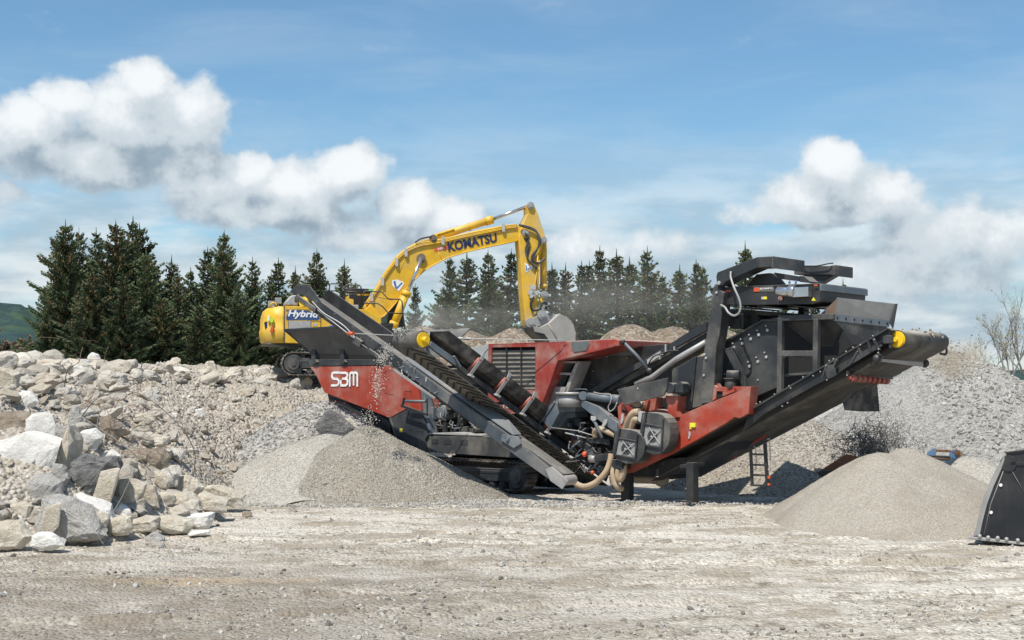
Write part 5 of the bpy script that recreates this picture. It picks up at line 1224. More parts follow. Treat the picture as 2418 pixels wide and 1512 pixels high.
def pin(name, x, y, r, parent, mat=None, t0=None, w_=.2):
    t = BT0 if t0 is None else t0
    p = EX.p(Z1, x, y, t - .1); b = MB(); b.cyl(p, p + EX.et * w_, r, 18); b.cyl(p - EX.et * .04, p, r * .55, 12); return b.build(name, mat or P_STEEL, parent, EX)
for x, y, r in ((1275, 622, .20), (1365, 473, .16), (2050, 432, .15)): pin('boom_pin', x, y, r, boom, paint('greasy_pin', (0.16, 0.12, 0.09), .6, dust=.3, topdust=.2))
lettering('boom_lettering', 'KOMATSU', EX.p(Z1, 1478, 575, BT0 - .012), EX.p(Z1, 1840, 500, BT0 - .012), EX.p(Z1, 1472, 505, BT0) - EX.p(Z1, 1482, 575, BT0), .40, P_NAVY, boom, EX, .02, .035)
sg = ep('dealer_sign', P_ORANGE, Z1, [(1368, 547), (1470, 528), (1476, 554), (1374, 574)], BT0 - .012, BT0, boom, 0)
lettering('dealer_lettering', 'KUHN', EX.p(Z1, 1400, 562, BT0 - .02), EX.p(Z1, 1446, 553, BT0 - .02), EX.p(Z1, 1368, 547, BT0) - EX.p(Z1, 1374, 574, BT0), .10, P_WHITE, sg, EX, .01, .02)
def badge(pts, blue, t, parent):
    s_ = ep('haulier_badge', P_WHITE, Z1, pts, t - .012, t, parent, 0)
    for q_ in blue: ep('badge_mark', P_BLUE, Z1, q_, t - .02, t - .012, s_, 0)
badge([(1056, 786), (1095, 780), (1136, 796), (1146, 815), (1108, 866), (1086, 852), (1060, 826)], [[(1066, 798), (1080, 786), (1092, 835), (1082, 846)], [(1085, 845), (1128, 800), (1134, 808), (1092, 852)]], BT0, boom)
# cylinders
for t in (1.02, 2.12):
    b = MB(); b.tube([EX.p(Z1, 1275, 622, t), EX.p(Z1, 1170, 880, t)], .075, 14); rd = b.build('cylinder_rod', P_CHROME, exc, EX)
    b = MB(); b.tube([EX.p(Z1, 1166, 872, t), EX.p(Z1, 1062, 1140, t)], .17, 16); b.tube([EX.p(Z1, 1170, 868, t), EX.p(Z1, 1157, 905, t)], .205, 16); b.tube([EX.p(Z1, 1076, 1095, t), EX.p(Z1, 1060, 1140, t)], .2, 16); b.build('lift_cylinder', P_YEL, exc, EX)
b = MB(); b.tube([EX.p(Z1, 1365, 473, 1.57), EX.p(Z1, 1800, 333, 1.57)], .155, 18); b.tube([EX.p(Z1, 1752, 350, 1.57), EX.p(Z1, 1804, 332, 1.57)], .185, 18); b.tube([EX.p(Z1, 1625, 390, 1.57), EX.p(Z1, 1636, 387, 1.57)], .175, 18); ac = b.build('arm_cylinder', P_YEL, exc, EX)
MB().tube([EX.p(Z1, 1800, 333, 1.57), EX.p(Z1, 2092, 226, 1.57)], .07, 14).build('cylinder_rod', P_CHROME, ac, EX)
et_('cylinder_pipe', P_YEL, Z1, [(1390, 445, 1.4), (1440, 430, 1.4), (1520, 405, 1.4)], .025, ac, 6)
# arm
P_YELD = paint('dusty_yellow_paint', (0.70, 0.42, 0.03), 0.5, dust=0.55, topdust=0.3, dustcol=(0.5, 0.42, 0.28), streak=.25)
AT0, AT1 = 1.18, 1.92
arm_o = ep('arm', P_YELD, Z1, [(2066, 290), (2062, 235), (2078, 208), (2100, 206), (2116, 226), (2140, 282), (2180, 400), (2200, 470), (2198, 500), (2178, 520), (2160, 610), (2152, 760), (2142, 920), (2122, 1100), (2085, 1125), (2056, 1118), (2046, 1080), (2030, 900), (2012, 620), (2000, 500), (2002, 460), (2024, 380)], AT0, AT1, None, .03)
for x, y, r in ((2090, 228, .15), (2050, 432, .14), (2186, 488, .15), (2088, 1100, .2)): pin('arm_pin', x, y, r, arm_o, None, AT0)
pn = ep('arm_hose_shade', paint('hose_shade', (0.10, 0.08, 0.06), .5, dust=.3), Z1, [(2035, 470), (2070, 470), (2085, 540), (2070, 640), (2050, 600), (2056, 520)], AT0 - .004, AT0, arm_o, 0)  # dark patch on the arm: shadow of the hoses, put into the colour
badge([(2043, 655), (2112, 690), (2052, 727)], [[(2050, 672), (2058, 676), (2060, 712), (2053, 716)], [(2062, 700), (2098, 688), (2066, 712)]], AT0, arm_o)
for pts, r in (([(2000, 372), (2060, 385), (2120, 410), (2150, 470), (2145, 540), (2100, 600), (2100, 660), (2138, 690)], .045), ([(2010, 378), (2080, 400), (2135, 430), (2160, 500), (2120, 590), (2110, 640), (2150, 655), (2188, 630), (2196, 622)], .045), ([(2045, 430), (2075, 480), (2050, 560), (2075, 640), (2130, 700)], .04)):
    et_('arm_hose', P_GRAPH2, Z1, [(x, y, AT0 - .12) for x, y in pts], r, arm_o, 7, 5)
for pts in ([(2140, 600), (2138, 700), (2118, 830), (2112, 950)], [(2150, 640), (2148, 720), (2130, 900)]): et_('arm_pipe', P_YELD, Z1, [(x, y, AT0 - .06) for x, y in pts], .04, arm_o, 6)
b = MB(); 
for x, y in ((2105, 838), (2092, 875), (2120, 880), (2100, 900)): b.box(EX.p(Z1, x, y, AT0 - .08), EX.es * .12, EX.et * .06, Vector((0, 0, .10)))
b.build('pipe_coupling', P_GREYWHITE, arm_o, EX)
et_('arm_hose', P_BLACK, Z1, [(2112, 905, AT0 - .1), (2090, 955, AT0 - .12), (2100, 1005, AT0 - .12), (2150, 1000, AT0 - .12), (2180, 950, AT0 - .1), (2205, 960, AT0 - .1), (2200, 1000, AT0 - .1)], .055, arm_o, 7, 5)
b = MB(); b.tube([EX.p(Z1, 2184, 500, 1.55), EX.p(Z1, 2184, 850, 1.55)], .15, 16); b.tube([EX.p(Z1, 2184, 845, 1.55), EX.p(Z1, 2184, 815, 1.55)], .175, 16); bc = b.build('bucket_cylinder', P_YELD, exc, EX)
MB().tube([EX.p(Z1, 2184, 850, 1.55), EX.p(Z1, 2190, 895, 1.55)], .07, 12).build('cylinder_rod', P_CHROME, bc, EX)
lk = ep('bucket_link', P_YELD, Z1, [(2180, 870), (2205, 870), (2210, 900), (2190, 935), (2100, 1000), (2092, 980), (2160, 930)], 1.25, 1.45)
pin('link_pin', 2194, 892, .16, lk, None, 1.25)
l2 = ep('tilt_link', P_STEEL, Z1, [(2175, 905), (2200, 905), (2190, 1020), (2180, 1050), (2165, 1030)], 1.3, 1.5)
qh = ep('quick_coupler', P_STEEL, Z1, [(2078, 1128), (2070, 1098), (2090, 1078), (2150, 1040), (2175, 1018), (2200, 1028), (2262, 1032), (2272, 1060), (2210, 1100), (2130, 1138)], 1.05, 2.0)
pin('coupler_pin', 2176, 1042, .2, qh, None, 1.02); pin('coupler_pin', 2088, 1100, .2, qh, None, 1.02)
et_('coupler_hose', P_GRAPH2, Z1, [(2200, 985, 1.0), (2225, 975, 1.0), (2240, 1010, 1.0), (2225, 1040, 1.0)], .045, qh, 6, 5)
# bucket: curved shell between two side plates
side = [(735, 785), (800, 792), (880, 752), (962, 678), (1030, 712), (1078, 770), (1104, 845), (1102, 910), (1060, 985), (980, 1030), (890, 1035), (872, 905), (830, 850), (745, 830)]
P_BUCK = paint('worn_bucket_steel', (0.33, 0.31, 0.28), .55, .2, dust=.45, topdust=.3, scale=1.6, streak=.2)
bk = ep('bucket', P_BUCK, Z8, side, .72, .80, None, .01)
b = MB(); curve = [(800, 786), (880, 746), (962, 672), (1034, 706), (1084, 766), (1110, 845), (1108, 912), (1064, 990), (980, 1038)]
A_ = [EX.p(Z8, x, y, .74) for x, y in curve]; B_w = [p + EX.et * 1.75 for p in A_]
b.add(A_ + B_w, [(i, i + 1, len(A_) + i + 1, len(A_) + i) for i in range(len(A_) - 1)], True); so_ = b.build('bucket_shell', P_BUCK, bk, EX)
md = so_.modifiers.new('thick', 'SOLIDIFY'); md.thickness = .05
ep('far_side_plate', P_BUCK, Z8, side, 2.45, 2.53, bk)
ep('bucket_throat', P_GRAPH2, Z8, [(722, 785), (800, 800), (880, 905), (870, 950), (800, 880), (740, 830)], .85, 2.4, bk)
b = MB(); b.tube([EX.p(Z8, x, y, .71) for x, y in ((862, 760), (905, 830), (945, 905))], .03, 6); b.build('bucket_edge_bar', P_BUCK, bk, EX)
# undercarriage
s_l = EX.sz(Z1, 232, 1370, 0)[0]
_, zz = EX.sz(Z1, 300, 1318, 0)
tz = zz - .95
P_SHOE2 = paint('earthy_track_shoes', (0.13, 0.11, 0.09), 0.7, 0.2, dust=0.7, topdust=0.5, scale=6)
crawler(EX, exc, s_l, s_l + 4.9, tz, -.05, .6, .48, P_SHOE2, P_GRAPH2, P_GRAPH2)
crawler(EX, exc, s_l, s_l + 4.9, tz, 2.6, .6, .48, P_SHOE2, P_GRAPH2, P_GRAPH2)
b = MB(); b.box(EX.w(s_l + 2.4, 1.6, tz + .75), EX.es * 1.4, EX.et * 1.0, Vector((0, 0, .3))); b.cyl(EX.w(s_l + 2.4, 1.6, tz + .9), EX.w(s_l + 2.4, 1.6, tz + 1.35), .7, 24); b.build('slew_ring', P_GRAPH2, exc, EX)

# ================================================================ wheel loader bucket at the right edge
LB = Frame(pix(2300, 1270, 27.5).x, 27.5, 30)
ldr = thing('loader_bucket', 'dark steel wheel loader bucket resting on the gravel at the right edge', 'loader bucket', tuple(LB.O), LB.rz)
def lp(name, mat, Z, pts, t0, t1, parent=None, bevel=0.01):
    b = MB(); b.prism([LB.p(Z, x, y, t0) for x, y in pts], LB.et * (t1 - t0)); return b.build(name, mat, parent or ldr, LB, bevel)
P_LB = paint('loader_bucket_paint', (0.018, 0.020, 0.024), .38, .2, dust=.10, topdust=.6, scale=1.2, streak=.05)
out = [(2205, 455), (2367, 436), (2700, 470), (3000, 760), (3000, 1060), (2700, 1255), (2367, 1243), (1985, 1190), (1932, 1180), (1960, 1085), (1985, 960), (2025, 830), (2085, 680), (2150, 560)]
lp('side_plate', P_LB, Z6, out, 0, .05)
P_LBE = paint('scuffed_sunlit_steel', (0.30, 0.30, 0.29), .5, .3, dust=.5, topdust=.3, streak=.25, scale=2)
lp('sunlit_edge', P_LBE, Z6, [(2205, 452), (2222, 455), (2190, 560), (2105, 750), (2050, 900), (2010, 1050), (1985, 1172), (1925, 1182), (1958, 1085), (1985, 955), (2025, 825), (2085, 675), (2150, 555)], -.03, .0)  # edge strip paler than the plate: sunlight on it put into the colour
lp('rim_bar', P_LB, Z6, [(2200, 450), (2367, 430), (2700, 462), (2700, 478), (2367, 448), (2210, 468)], -.04, .12)
lp('cutting_lip', P_LBE, Z6, [(1862, 1203), (1905, 1185), (1990, 1190), (2367, 1240), (2700, 1262), (2700, 1290), (2367, 1256)], -.10, 2.9)
lp('far_side_plate', P_LB, Z6, out, 2.75, 2.8)
b = MB(); pr = [LB.p(Z6, x, y, .04) for x, y in [(2205, 455), (2367, 436), (2700, 470), (3000, 760), (3000, 1060), (2700, 1255), (2367, 1243), (1985, 1190)]]
m_ = len(pr); b.add(pr + [p + LB.et * 2.72 for p in pr], [(i, i + 1, m_ + i + 1, m_ + i) for i in range(m_ - 1)], True); sh = b.build('bucket_shell', P_LB, ldr, LB); md = sh.modifiers.new('thick', 'SOLIDIFY'); md.thickness = .04
for x, y in ((2168, 737), (2085, 973)):
    p = LB.p(Z6, x, y, -.001); MB().cyl(p, p - LB.et * .03, .032, 12).build('white_bolt', P_WHITE, ldr, LB)
p = LB.p(Z6, 2233, 550, 0); b = MB(); b.cyl(p, p - LB.et * .03, .16, 24); b.bar(p - LB.et * .015, LB.p(Z6, 2700, 560, -.015), .03, .06, LB.et); b.tube([LB.p(Z6, 2252, 600, -.01), LB.p(Z6, 2367, 800, -.01), LB.p(Z6, 2600, 1000, -.01)], .010, 6); b.build('side_rib', P_LB, ldr, LB)
b = MB(); b.tube([LB.p(Z6, 2195, 600, -.005), LB.p(Z6, 2080, 900, -.005), LB.p(Z6, 2020, 1170, -.005)], .008, 5); b.build('edge_weld', P_LBE, ldr, LB)
for x, y in ((1985, 1180), (2058, 1192), (2140, 1196), (2217, 1206), (2314, 1216)):
    p = LB.p(Z6, x, y, -.1); MB().ball(p, .045, 5).build('lip_bolt', P_STEEL, ldr, LB)

# ================================================================ blue rusty attachment with a ball of wire behind the sand pile
BF = Frame(8.0, 38.2, 6)
P_BLR = None
m, N, b_ = new_mat('rusting_blue_paint', .75)
tc = N.n('ShaderNodeTexCoord').outputs['Object']
f = N.rng(N.noise(tc, 2.6, 7, .7), .44, .56)
N.put(b_.inputs['Base Color'], N.mix(f, (0.10, 0.21, 0.36, 1), N.mix(N.rng(N.noise(tc, 9, 4, .6), .4, .6), (0.20, 0.085, 0.035, 1), (0.38, 0.26, 0.16, 1)))); P_BLR = m
P_RUST = paint('brown_rust', (0.20, 0.085, 0.04), .85, dust=.3, topdust=.3, dustcol=(0.35, 0.25, 0.16))
blu = thing('blue_attachment', 'rusting blue steel machine attachment lying behind the sandy pile', 'machine attachment', tuple(BF.O), BF.rz)
def bpz(name, mat, pts, t0, t1, parent=None):
    b = MB(); b.prism([BF.p(Z6, x, y, t0) for x, y in pts], BF.et * (t1 - t0)); return b.build(name, mat, parent or blu, BF, .01)
bpz('beam', P_BLR, [(1380, 488), (1870, 525), (1862, 545), (1800, 590), (1500, 560), (1380, 555)], 0, .5)
bpz('beam_top', P_RUST, [(1380, 484), (1880, 522), (1880, 530), (1380, 494)], -.03, .55)
bpz('lower_web', P_BLR, [(1500, 565), (1790, 595), (1790, 680), (1500, 680)], .1, .4)
tp_ = bpz('tray', P_RUST, [(600, 618), (835, 470), (980, 500), (1380, 500), (1380, 640), (640, 672)], .2, .3)
bpz('tray_edge', P_BLACK, [(592, 628), (602, 612), (760, 618), (720, 640), (640, 672)], .05, 1.2, tp_)
bpz('tray_floor', P_RUST, [(640, 650), (1380, 640), (1380, 690), (640, 680)], .3, 1.6, tp_)
bpz('coupling_lug', P_BLR, [(1532, 490), (1535, 455), (1580, 420), (1612, 420), (1605, 480), (1570, 492)], .05, .12)
bpz('coupling_lug', P_BLR, [(1720, 500), (1735, 440), (1785, 424), (1810, 440), (1865, 475), (1972, 488), (1880, 522), (1790, 520)], .05, .12)
bpz('coupling_bar', P_RUST, [(1590, 428), (1740, 436), (1740, 456), (1590, 450)], .08, .2)
bpz('coupling_base', P_BLACK, [(1530, 478), (1725, 488), (1740, 512), (1530, 500)], .02, .3)
p = BF.p(Z6, 1788, 458, .05); MB().cyl(p, p - BF.et * .06, .07, 14).build('lug_pin', P_RUST, blu, BF)
P_WIRE = paint('scrap_wire', (0.19, 0.18, 0.17), .6, .5, dust=.2, topdust=.2)
b = MB(); rnd = random.Random(21); wc = pix(*Z6(1090, 330), 38.9); wc2 = pix(*Z6(1300, 400), 38.9)
for k in range(760):
    c = (wc if rnd.random() < .78 else wc2) + Vector((rnd.gauss(0, .36), rnd.gauss(0, .36), rnd.gauss(-.15, .32)))
    if rnd.random() < .4: c.x -= .45; c.z -= .25
    v = Vector((rnd.gauss(0, 1), rnd.gauss(0, 1), rnd.gauss(0, 1))).normalized(); u_ = v.orthogonal().normalized(); q_ = v.cross(u_)
    r = rnd.uniform(.10, .30); a0 = rnd.uniform(0, 6); sp = rnd.uniform(.8, 3.2); wob = rnd.uniform(0, .1)
    b.tube([c + (u_ * math.cos(a0 + sp * i / 6) + q_ * math.sin(a0 + sp * i / 6)) * r + Vector((rnd.gauss(0, wob), rnd.gauss(0, wob), rnd.gauss(0, wob))) * .5 for i in range(7)], .008, 3, False)
tw = b.build('wire_tangle', P_WIRE); tag(tw, 'grey ball of tangled scrap wire heaped on the rusty tray', 'wire tangle')
# ================================================================ broken concrete: shaped blocks in front, boulders over the heap, loose stones
def block(name, Z, pts, mat, label, depth=.8, bulge=.22, Y=None, dy=0.0, rough=.05, seed=0, group='broken concrete blocks of the rubble heap', sub=3, cat='concrete block', ywarp=0.0):
    uv = [Z(x, y) for x, y in pts]; um = sum(p[0] for p in uv) / len(uv); vb = max(p[1] for p in uv); vm = sum(p[1] for p in uv) / len(uv)
    if Y is None: Y = hit(um, vb - 2).y
    Y += dy; F = [pix(u, v, Y) for u, v in uv]; c = sum(F, Vector()) / len(F)
    sz = max((p - c).length for p in F); rnd = random.Random(seed * 7 + 1)
    V = list(F)
    for p in F: V.append(c + (p - c) * rnd.uniform(.55, .8) + Vector((0, -bulge * sz * rnd.uniform(.5, 1.1), 0)))
    for p in F: V.append(c + (p - c) * rnd.uniform(.7, .95) + Vector((rnd.uniform(-.1, .1) * sz, depth * sz * rnd.uniform(.7, 1.1), rnd.uniform(-.05, .2) * sz)))
    bm = bmesh.new(); vs = [bm.verts.new(p) for p in V]
    r = bmesh.ops.convex_hull(bm, input=vs)
    bmesh.ops.delete(bm, geom=list({g for g in r['geom_interior'] + r['geom_unused'] if isinstance(g, bmesh.types.BMVert)}), context='VERTS')
    bmesh.ops.subdivide_edges(bm, edges=bm.edges, cuts=sub, use_grid_fill=True)
    bmesh.ops.triangulate(bm, faces=bm.faces)
    off = Vector((seed * 3.1, seed * 1.7, 0)); bm.normal_update()
    for v in bm.verts:
        p = v.co; n = mnoise.noise(p * 2.2 + off) * 1.2 + .6 * mnoise.noise(p * 6 + off) + .35 * mnoise.noise(p * 14 + off)
        v.co = p + v.normal * (n * rough * min(1.4, sz + .35))
    o0 = Vector((c.x, Y + .3 * sz, min(p.z for p in F)))
    bmesh.ops.translate(bm, verts=bm.verts, vec=-o0)
    me = bpy.data.meshes.new(name); bm.to_mesh(me); bm.free(); me.materials.append(mat)
    o = bpy.data.objects.new(name, me); C.objects.link(o); o.location = o0
    return tag(o, label, cat, group)
def conc(name, a, b_, c_, edge=.5, bump=.03, sc_=2.2):
    m, N, b = new_mat(name, .92, 0, .2)
    tc = N.n('ShaderNodeTexCoord').outputs['Object']
    n1 = N.noise(tc, sc_, 7, .65); n2 = N.noise(tc, sc_ * 5, 5, .75); n3 = N.vor(tc, 14)
    col = N.mix(N.rng(n1, .38, .62), c4(a), c4(b_)); col = N.mix(N.rng(n2, .5, .68, 0, .8), col, c4(c_))
    pit = N.rng(N.noise(tc, sc_ * 16, 3, .7), .60, .72, 0, .45)
    col = N.mix(pit, col, (0.16, 0.15, 0.14, 1))
    N.put(b.inputs['Base Color'], col); N.put(b.inputs['Normal'], N.bump(N.m('ADD', n2, N.m('MULTIPLY', N.noise(tc, sc_ * 14, 4, .7), .5)), bump * 3))
    return m
K_WHITE = conc('pale_cast_concrete', (0.68, 0.65, 0.60), (0.77, 0.745, 0.69), (0.58, 0.55, 0.49), bump=.012)
K_GREY = conc('broken_grey_concrete', (0.62, 0.59, 0.54), (0.74, 0.715, 0.665), (0.48, 0.455, 0.42), bump=.05)
K_CREAM = conc('cream_limestone', (0.66, 0.58, 0.455), (0.80, 0.74, 0.62), (0.54, 0.46, 0.36), bump=.03)
K_BROWN = conc('earthy_concrete', (0.42, 0.34, 0.26), (0.56, 0.48, 0.38), (0.33, 0.26, 0.20), bump=.04)
K_DARK = conc('dark_broken_concrete', (0.24, 0.235, 0.225), (0.40, 0.39, 0.375), (0.15, 0.145, 0.14), bump=.06)
BK = [
 ([(-60, 760), (0, 738), (150, 690), (385, 768), (345, 880), (130, 1118), (40, 1150), (-60, 1140)], K_WHITE, 'huge pale smooth concrete slab leaning at the left edge, below the round disc', .5, .10, 1.2, .02),
 ([(385, 770), (400, 740), (436, 640), (462, 740), (462, 880), (430, 1082), (405, 1060), (362, 900), (345, 850)], K_CREAM, 'tall narrow cream concrete edge standing right of the huge pale slab', 1.0, .15, .9, .03),
 ([(165, 610), (200, 570), (240, 555), (300, 553), (335, 575), (350, 640), (350, 720), (300, 785), (262, 798), (225, 770), (190, 735), (160, 690)], K_WHITE, 'round thin pale concrete disc lying on top of the huge slab', .35, .06, .35, .025),
 ([(330, 632), (425, 652), (452, 740), (400, 772), (310, 800), (280, 770), (345, 700)], K_GREY, 'rough grey concrete lump under the right side of the round disc', .9, .2, .6, .06),
 ([(445, 868), (560, 830), (735, 838), (760, 905), (690, 1010), (600, 1112), (560, 1160), (470, 1110), (430, 1080), (436, 960)], K_DARK, 'big dark rough concrete block behind the leaning cream slab', .7, .15, .45, .07),  # shade on this block's face is put into its darker concrete colour
 ([(640, 932), (740, 918), (762, 920), (735, 1040), (700, 1155), (560, 1188)], K_CREAM, 'leaning flat cream slab in front of the dark block', .25, .05, -.25, .015),
 ([(118, 1100), (225, 955), (300, 960), (392, 1000), (402, 1100), (340, 1190), (250, 1232), (160, 1210), (85, 1190)], K_GREY, 'blue grey concrete block under the huge pale slab', .8, .25, .35, .05),
 ([(222, 1335), (262, 1105), (330, 1090), (480, 1098), (560, 1170), (620, 1250), (690, 1345), (600, 1385), (520, 1404), (440, 1398), (395, 1380)], K_GREY, 'largest front block of pale grey concrete with a pointed top', .7, .28, -.1, .06),
 ([(238, 1338), (285, 1170), (388, 1140), (360, 1230), (372, 1285), (330, 1330)], K_CREAM, 'flat cream face piece on the left of the pointed front block', .3, .04, -.62, .02),
 ([(-60, 1265), (30, 1255), (120, 1262), (205, 1345), (190, 1385), (130, 1432), (40, 1440), (-60, 1440)], K_CREAM, 'rounded cream boulder at the bottom left corner of the heap', .8, .3, -.3, .05),
 ([(-60, 1160), (30, 1185), (60, 1215), (150, 1215), (235, 1270), (225, 1320), (150, 1300), (100, 1262), (-60, 1262)], K_WHITE, 'white lumpy concrete above the bottom left boulder', .8, .2, .3, .06),
 ([(198, 1342), (240, 1325), (320, 1330), (350, 1345), (405, 1405), (330, 1440), (240, 1432), (188, 1415)], K_WHITE, 'low white chunk at the foot of the pointed front block', .7, .25, -.5, .05),
 ([(752, 812), (830, 785), (1000, 795), (1060, 808), (1080, 850), (1062, 920), (1010, 948), (960, 946), (880, 900), (765, 892)], K_BROWN, 'long brown undersided slab jutting out to the right at mid height', .7, .12, .3, .05),
 ([(720, 985), (820, 975), (925, 1020), (890, 1120), (870, 1175), (800, 1185), (740, 1140)], K_CREAM, 'cream block with a clean face right of the leaning slab', .7, .18, .1, .04),
 ([(925, 1010), (985, 1025), (1018, 1170), (990, 1185), (880, 1178), (900, 1100)], K_CREAM, 'second cream block split off at the right of the clean faced one', .7, .15, .15, .04),
 ([(1085, 1035), (1130, 975), (1190, 958), (1250, 990), (1298, 1035), (1270, 1080), (1180, 1092), (1090, 1075)], K_CREAM, 'angular cream boulder perched above the right toe of the rubble', .8, .25, .2, .05),
 ([(1290, 1045), (1340, 1020), (1460, 1062), (1540, 1105), (1545, 1150), (1490, 1168), (1400, 1140), (1300, 1100)], K_CREAM, 'long wedge boulder, farthest right of the rubble toe', .8, .2, .1, .05),
 ([(985, 1090), (1050, 1072), (1180, 1078), (1262, 1130), (1272, 1180), (1230, 1205), (1120, 1200), (1015, 1180)], K_CREAM, 'wide cream boulder in the middle of the rubble toe', .8, .25, .0, .05),
 ([(1235, 1100), (1290, 1080), (1370, 1120), (1440, 1142), (1440, 1185), (1390, 1200), (1290, 1180)], K_CREAM, 'long ribbed boulder left of the wedge shaped one', .8, .25, -.3, .06),
 ([(662, 1250), (740, 1232), (830, 1225), (840, 1290), (820, 1335), (740, 1342), (680, 1320)], K_CREAM, 'pillow shaped stone at the left of the bottom row', .9, .3, -.2, .05),
 ([(815, 1250), (900, 1222), (985, 1240), (1000, 1290), (980, 1325), (880, 1330), (810, 1318)], K_CREAM, 'rounded stone, second in the bottom row', .9, .3, -.1, .05),
 ([(945, 1240), (1060, 1225), (1225, 1240), (1232, 1280), (1200, 1325), (1100, 1335), (1010, 1310), (955, 1275)], K_CREAM, 'flat bottomed boat shaped slab at the front of the bottom row', .8, .22, -.55, .03),
 ([(1125, 1212), (1240, 1198), (1350, 1205), (1362, 1240), (1330, 1305), (1260, 1308), (1235, 1260)], K_WHITE, 'pale cracked stone at the right end of the bottom row', .9, .25, -.1, .06),
 ([(1195, 1330), (1240, 1305), (1330, 1318), (1330, 1338), (1200, 1348)], K_WHITE, 'thin white flake on the ground below the bottom row', .8, .3, -.2, .04),
 ([(922, 1352), (978, 1322), (1045, 1368), (1040, 1392), (925, 1390)], K_GREY, 'small blue grey lump lying alone in front of the boat shaped slab', .9, .3, 0, .05),
 ([(1542, 1195), (1600, 1188), (1608, 1222), (1545, 1235)], K_BROWN, 'single brown stone on the open ground right of the rubble', .9, .3, 0, .04),
 ([(55, 455), (140, 420), (190, 425), (242, 488), (225, 520), (175, 550), (90, 530), (55, 495)], K_WHITE, 'big pale boulder with cracks at the upper left of the heap', .8, .25, .2, .05),
 ([(428, 570), (455, 530), (480, 530), (522, 610), (515, 660), (470, 698), (435, 670)], K_GREY, 'upright grey stone right of the round disc', .8, .25, .2, .06),
 ([(448, 735), (520, 672), (600, 668), (645, 720), (610, 800), (540, 822), (460, 825)], K_WHITE, 'pale flat topped block right of the narrow edge', .8, .2, .2, .05),
 ([(605, 720), (640, 700), (668, 740), (662, 780), (620, 790)], K_CREAM, 'small cream wedge beside the pale flat topped block', .8, .2, .2, .05),
 ([(862, 580), (900, 560), (962, 572), (985, 610), (960, 640), (905, 640), (870, 615)], K_CREAM, 'smooth cream boulder beside the rusty wire nest', .8, .28, .2, .03),
 ([(555, 215), (582, 180), (615, 195), (645, 245), (620, 272), (575, 268)], K_WHITE, 'large white stone standing highest on the crest, under the dark trees', .8, .25, .2, .06),
 ([(420, 320), (432, 270), (500, 245), (545, 290), (525, 335), (460, 345)], K_WHITE, 'broad white stone below the crest, left of the highest stone', .8, .25, .2, .06),
 ([(-40, 270), (30, 275), (104, 320), (108, 405), (60, 442), (-40, 410)], K_CREAM, 'big cream boulder cut by the left edge near the crest', .8, .25, .2, .05),
 ([(928, 455), (970, 430), (1012, 460), (1018, 500), (980, 505), (935, 480)], K_GREY, 'grey boulder sunk in the soil slope, centre of the heap', .8, .25, .2, .05),
 ([(-40, 560), (60, 550), (160, 570), (195, 600), (170, 675), (60, 690), (-40, 720)], K_BROWN, 'long brown earthy slab on the left above the huge pale one', .8, .15, .3, .04),
 ([(850, 715), (920, 690), (1072, 718), (1068, 760), (1010, 780), (900, 782)], K_CREAM, 'low cream slab above the jutting brown slab', .8, .2, .2, .05),
 ([(632, 590), (700, 570), (760, 660), (745, 740), (690, 778), (640, 690)], K_BROWN, 'brown tall lump wrapped in the wire nest', .8, .25, .2, .06),
 ([(760, 690), (830, 670), (858, 700), (840, 745), (770, 740)], K_CREAM, 'small rounded stone under the wire nest', .8, .28, .2, .04),
 ([(635, 510), (680, 495), (712, 530), (700, 570), (650, 570)], K_CREAM, 'rounded stone on top of the wire nest lump', .8, .28, .2, .04),
 ([(1240, 540), (1290, 530), (1312, 570), (1290, 600), (1250, 590)], K_WHITE, 'white stone in the middle of the soil slope', .8, .25, .2, .04),
 ([(650, 350), (690, 315), (705, 360), (675, 405), (648, 400)], K_WHITE, 'pale pointed stone below the crest centre', .8, .25, .2, .06),
 ([(722, 390), (760, 335), (785, 365), (760, 415), (725, 425)], K_GREY, 'grey slanting stone right of the pale pointed one', .8, .25, .2, .06),

 ([(60, 1150), (150, 1120), (210, 1150), (190, 1230), (110, 1240), (50, 1200)], K_CREAM, 'cream lump wedged low between the huge slab and the front boulders', .8, .25, .1, .05),
 ([(480, 1080), (560, 1150), (640, 1190), (700, 1180), (720, 1240), (620, 1290), (560, 1230), (490, 1150)], K_WHITE, 'pale broken piece behind the right shoulder of the pointed front block', .8, .25, .2, .06),
 ([(560, 1190), (650, 1200), (690, 1240), (660, 1320), (600, 1290)], K_CREAM, 'small cream wedge touching the right side of the pointed front block', .8, .25, -.1, .05),
 ([(330, 880), (400, 900), (440, 980), (400, 1050), (340, 1000)], K_GREY, 'rough grey face under the narrow cream edge', .8, .2, .0, .06),
 ([(640, 830), (720, 790), (770, 830), (765, 900), (700, 915), (650, 900)], K_WHITE, 'pale block between the dark block and the jutting brown slab', .8, .2, .3, .05),
 ([(830, 920), (880, 900), (935, 930), (930, 975), (850, 970)], K_CREAM, 'fist shaped cream stone under the jutting brown slab', .8, .28, .0, .05),
 ([(700, 1190), (760, 1150), (830, 1180), (845, 1220), (760, 1240), (705, 1230)], K_WHITE, 'white tilted stone above the pillow shaped one', .8, .25, .1, .05),
 ([(980, 930), (1040, 940), (1090, 1000), (1070, 1060), (1010, 1050), (985, 990)], K_CREAM, 'cream slab end between the brown slab and the perched boulder', .8, .2, .2, .04),
]
for i, (pts, mt, lab, dep, bul, dy, ro) in enumerate(BK):
    block('concrete_block', Z5, pts, mt, lab, dep, bul, None, dy, ro, i + 3)
block('concrete_block', Z3, [(210, 700), (285, 600), (340, 640), (388, 665), (392, 700), (480, 745), (440, 800), (240, 790), (205, 750)], K_DARK, 'dark slab standing at the left end of the crusher, above the pale gravel', .4, .12, 42.2, 0, .03, 77)
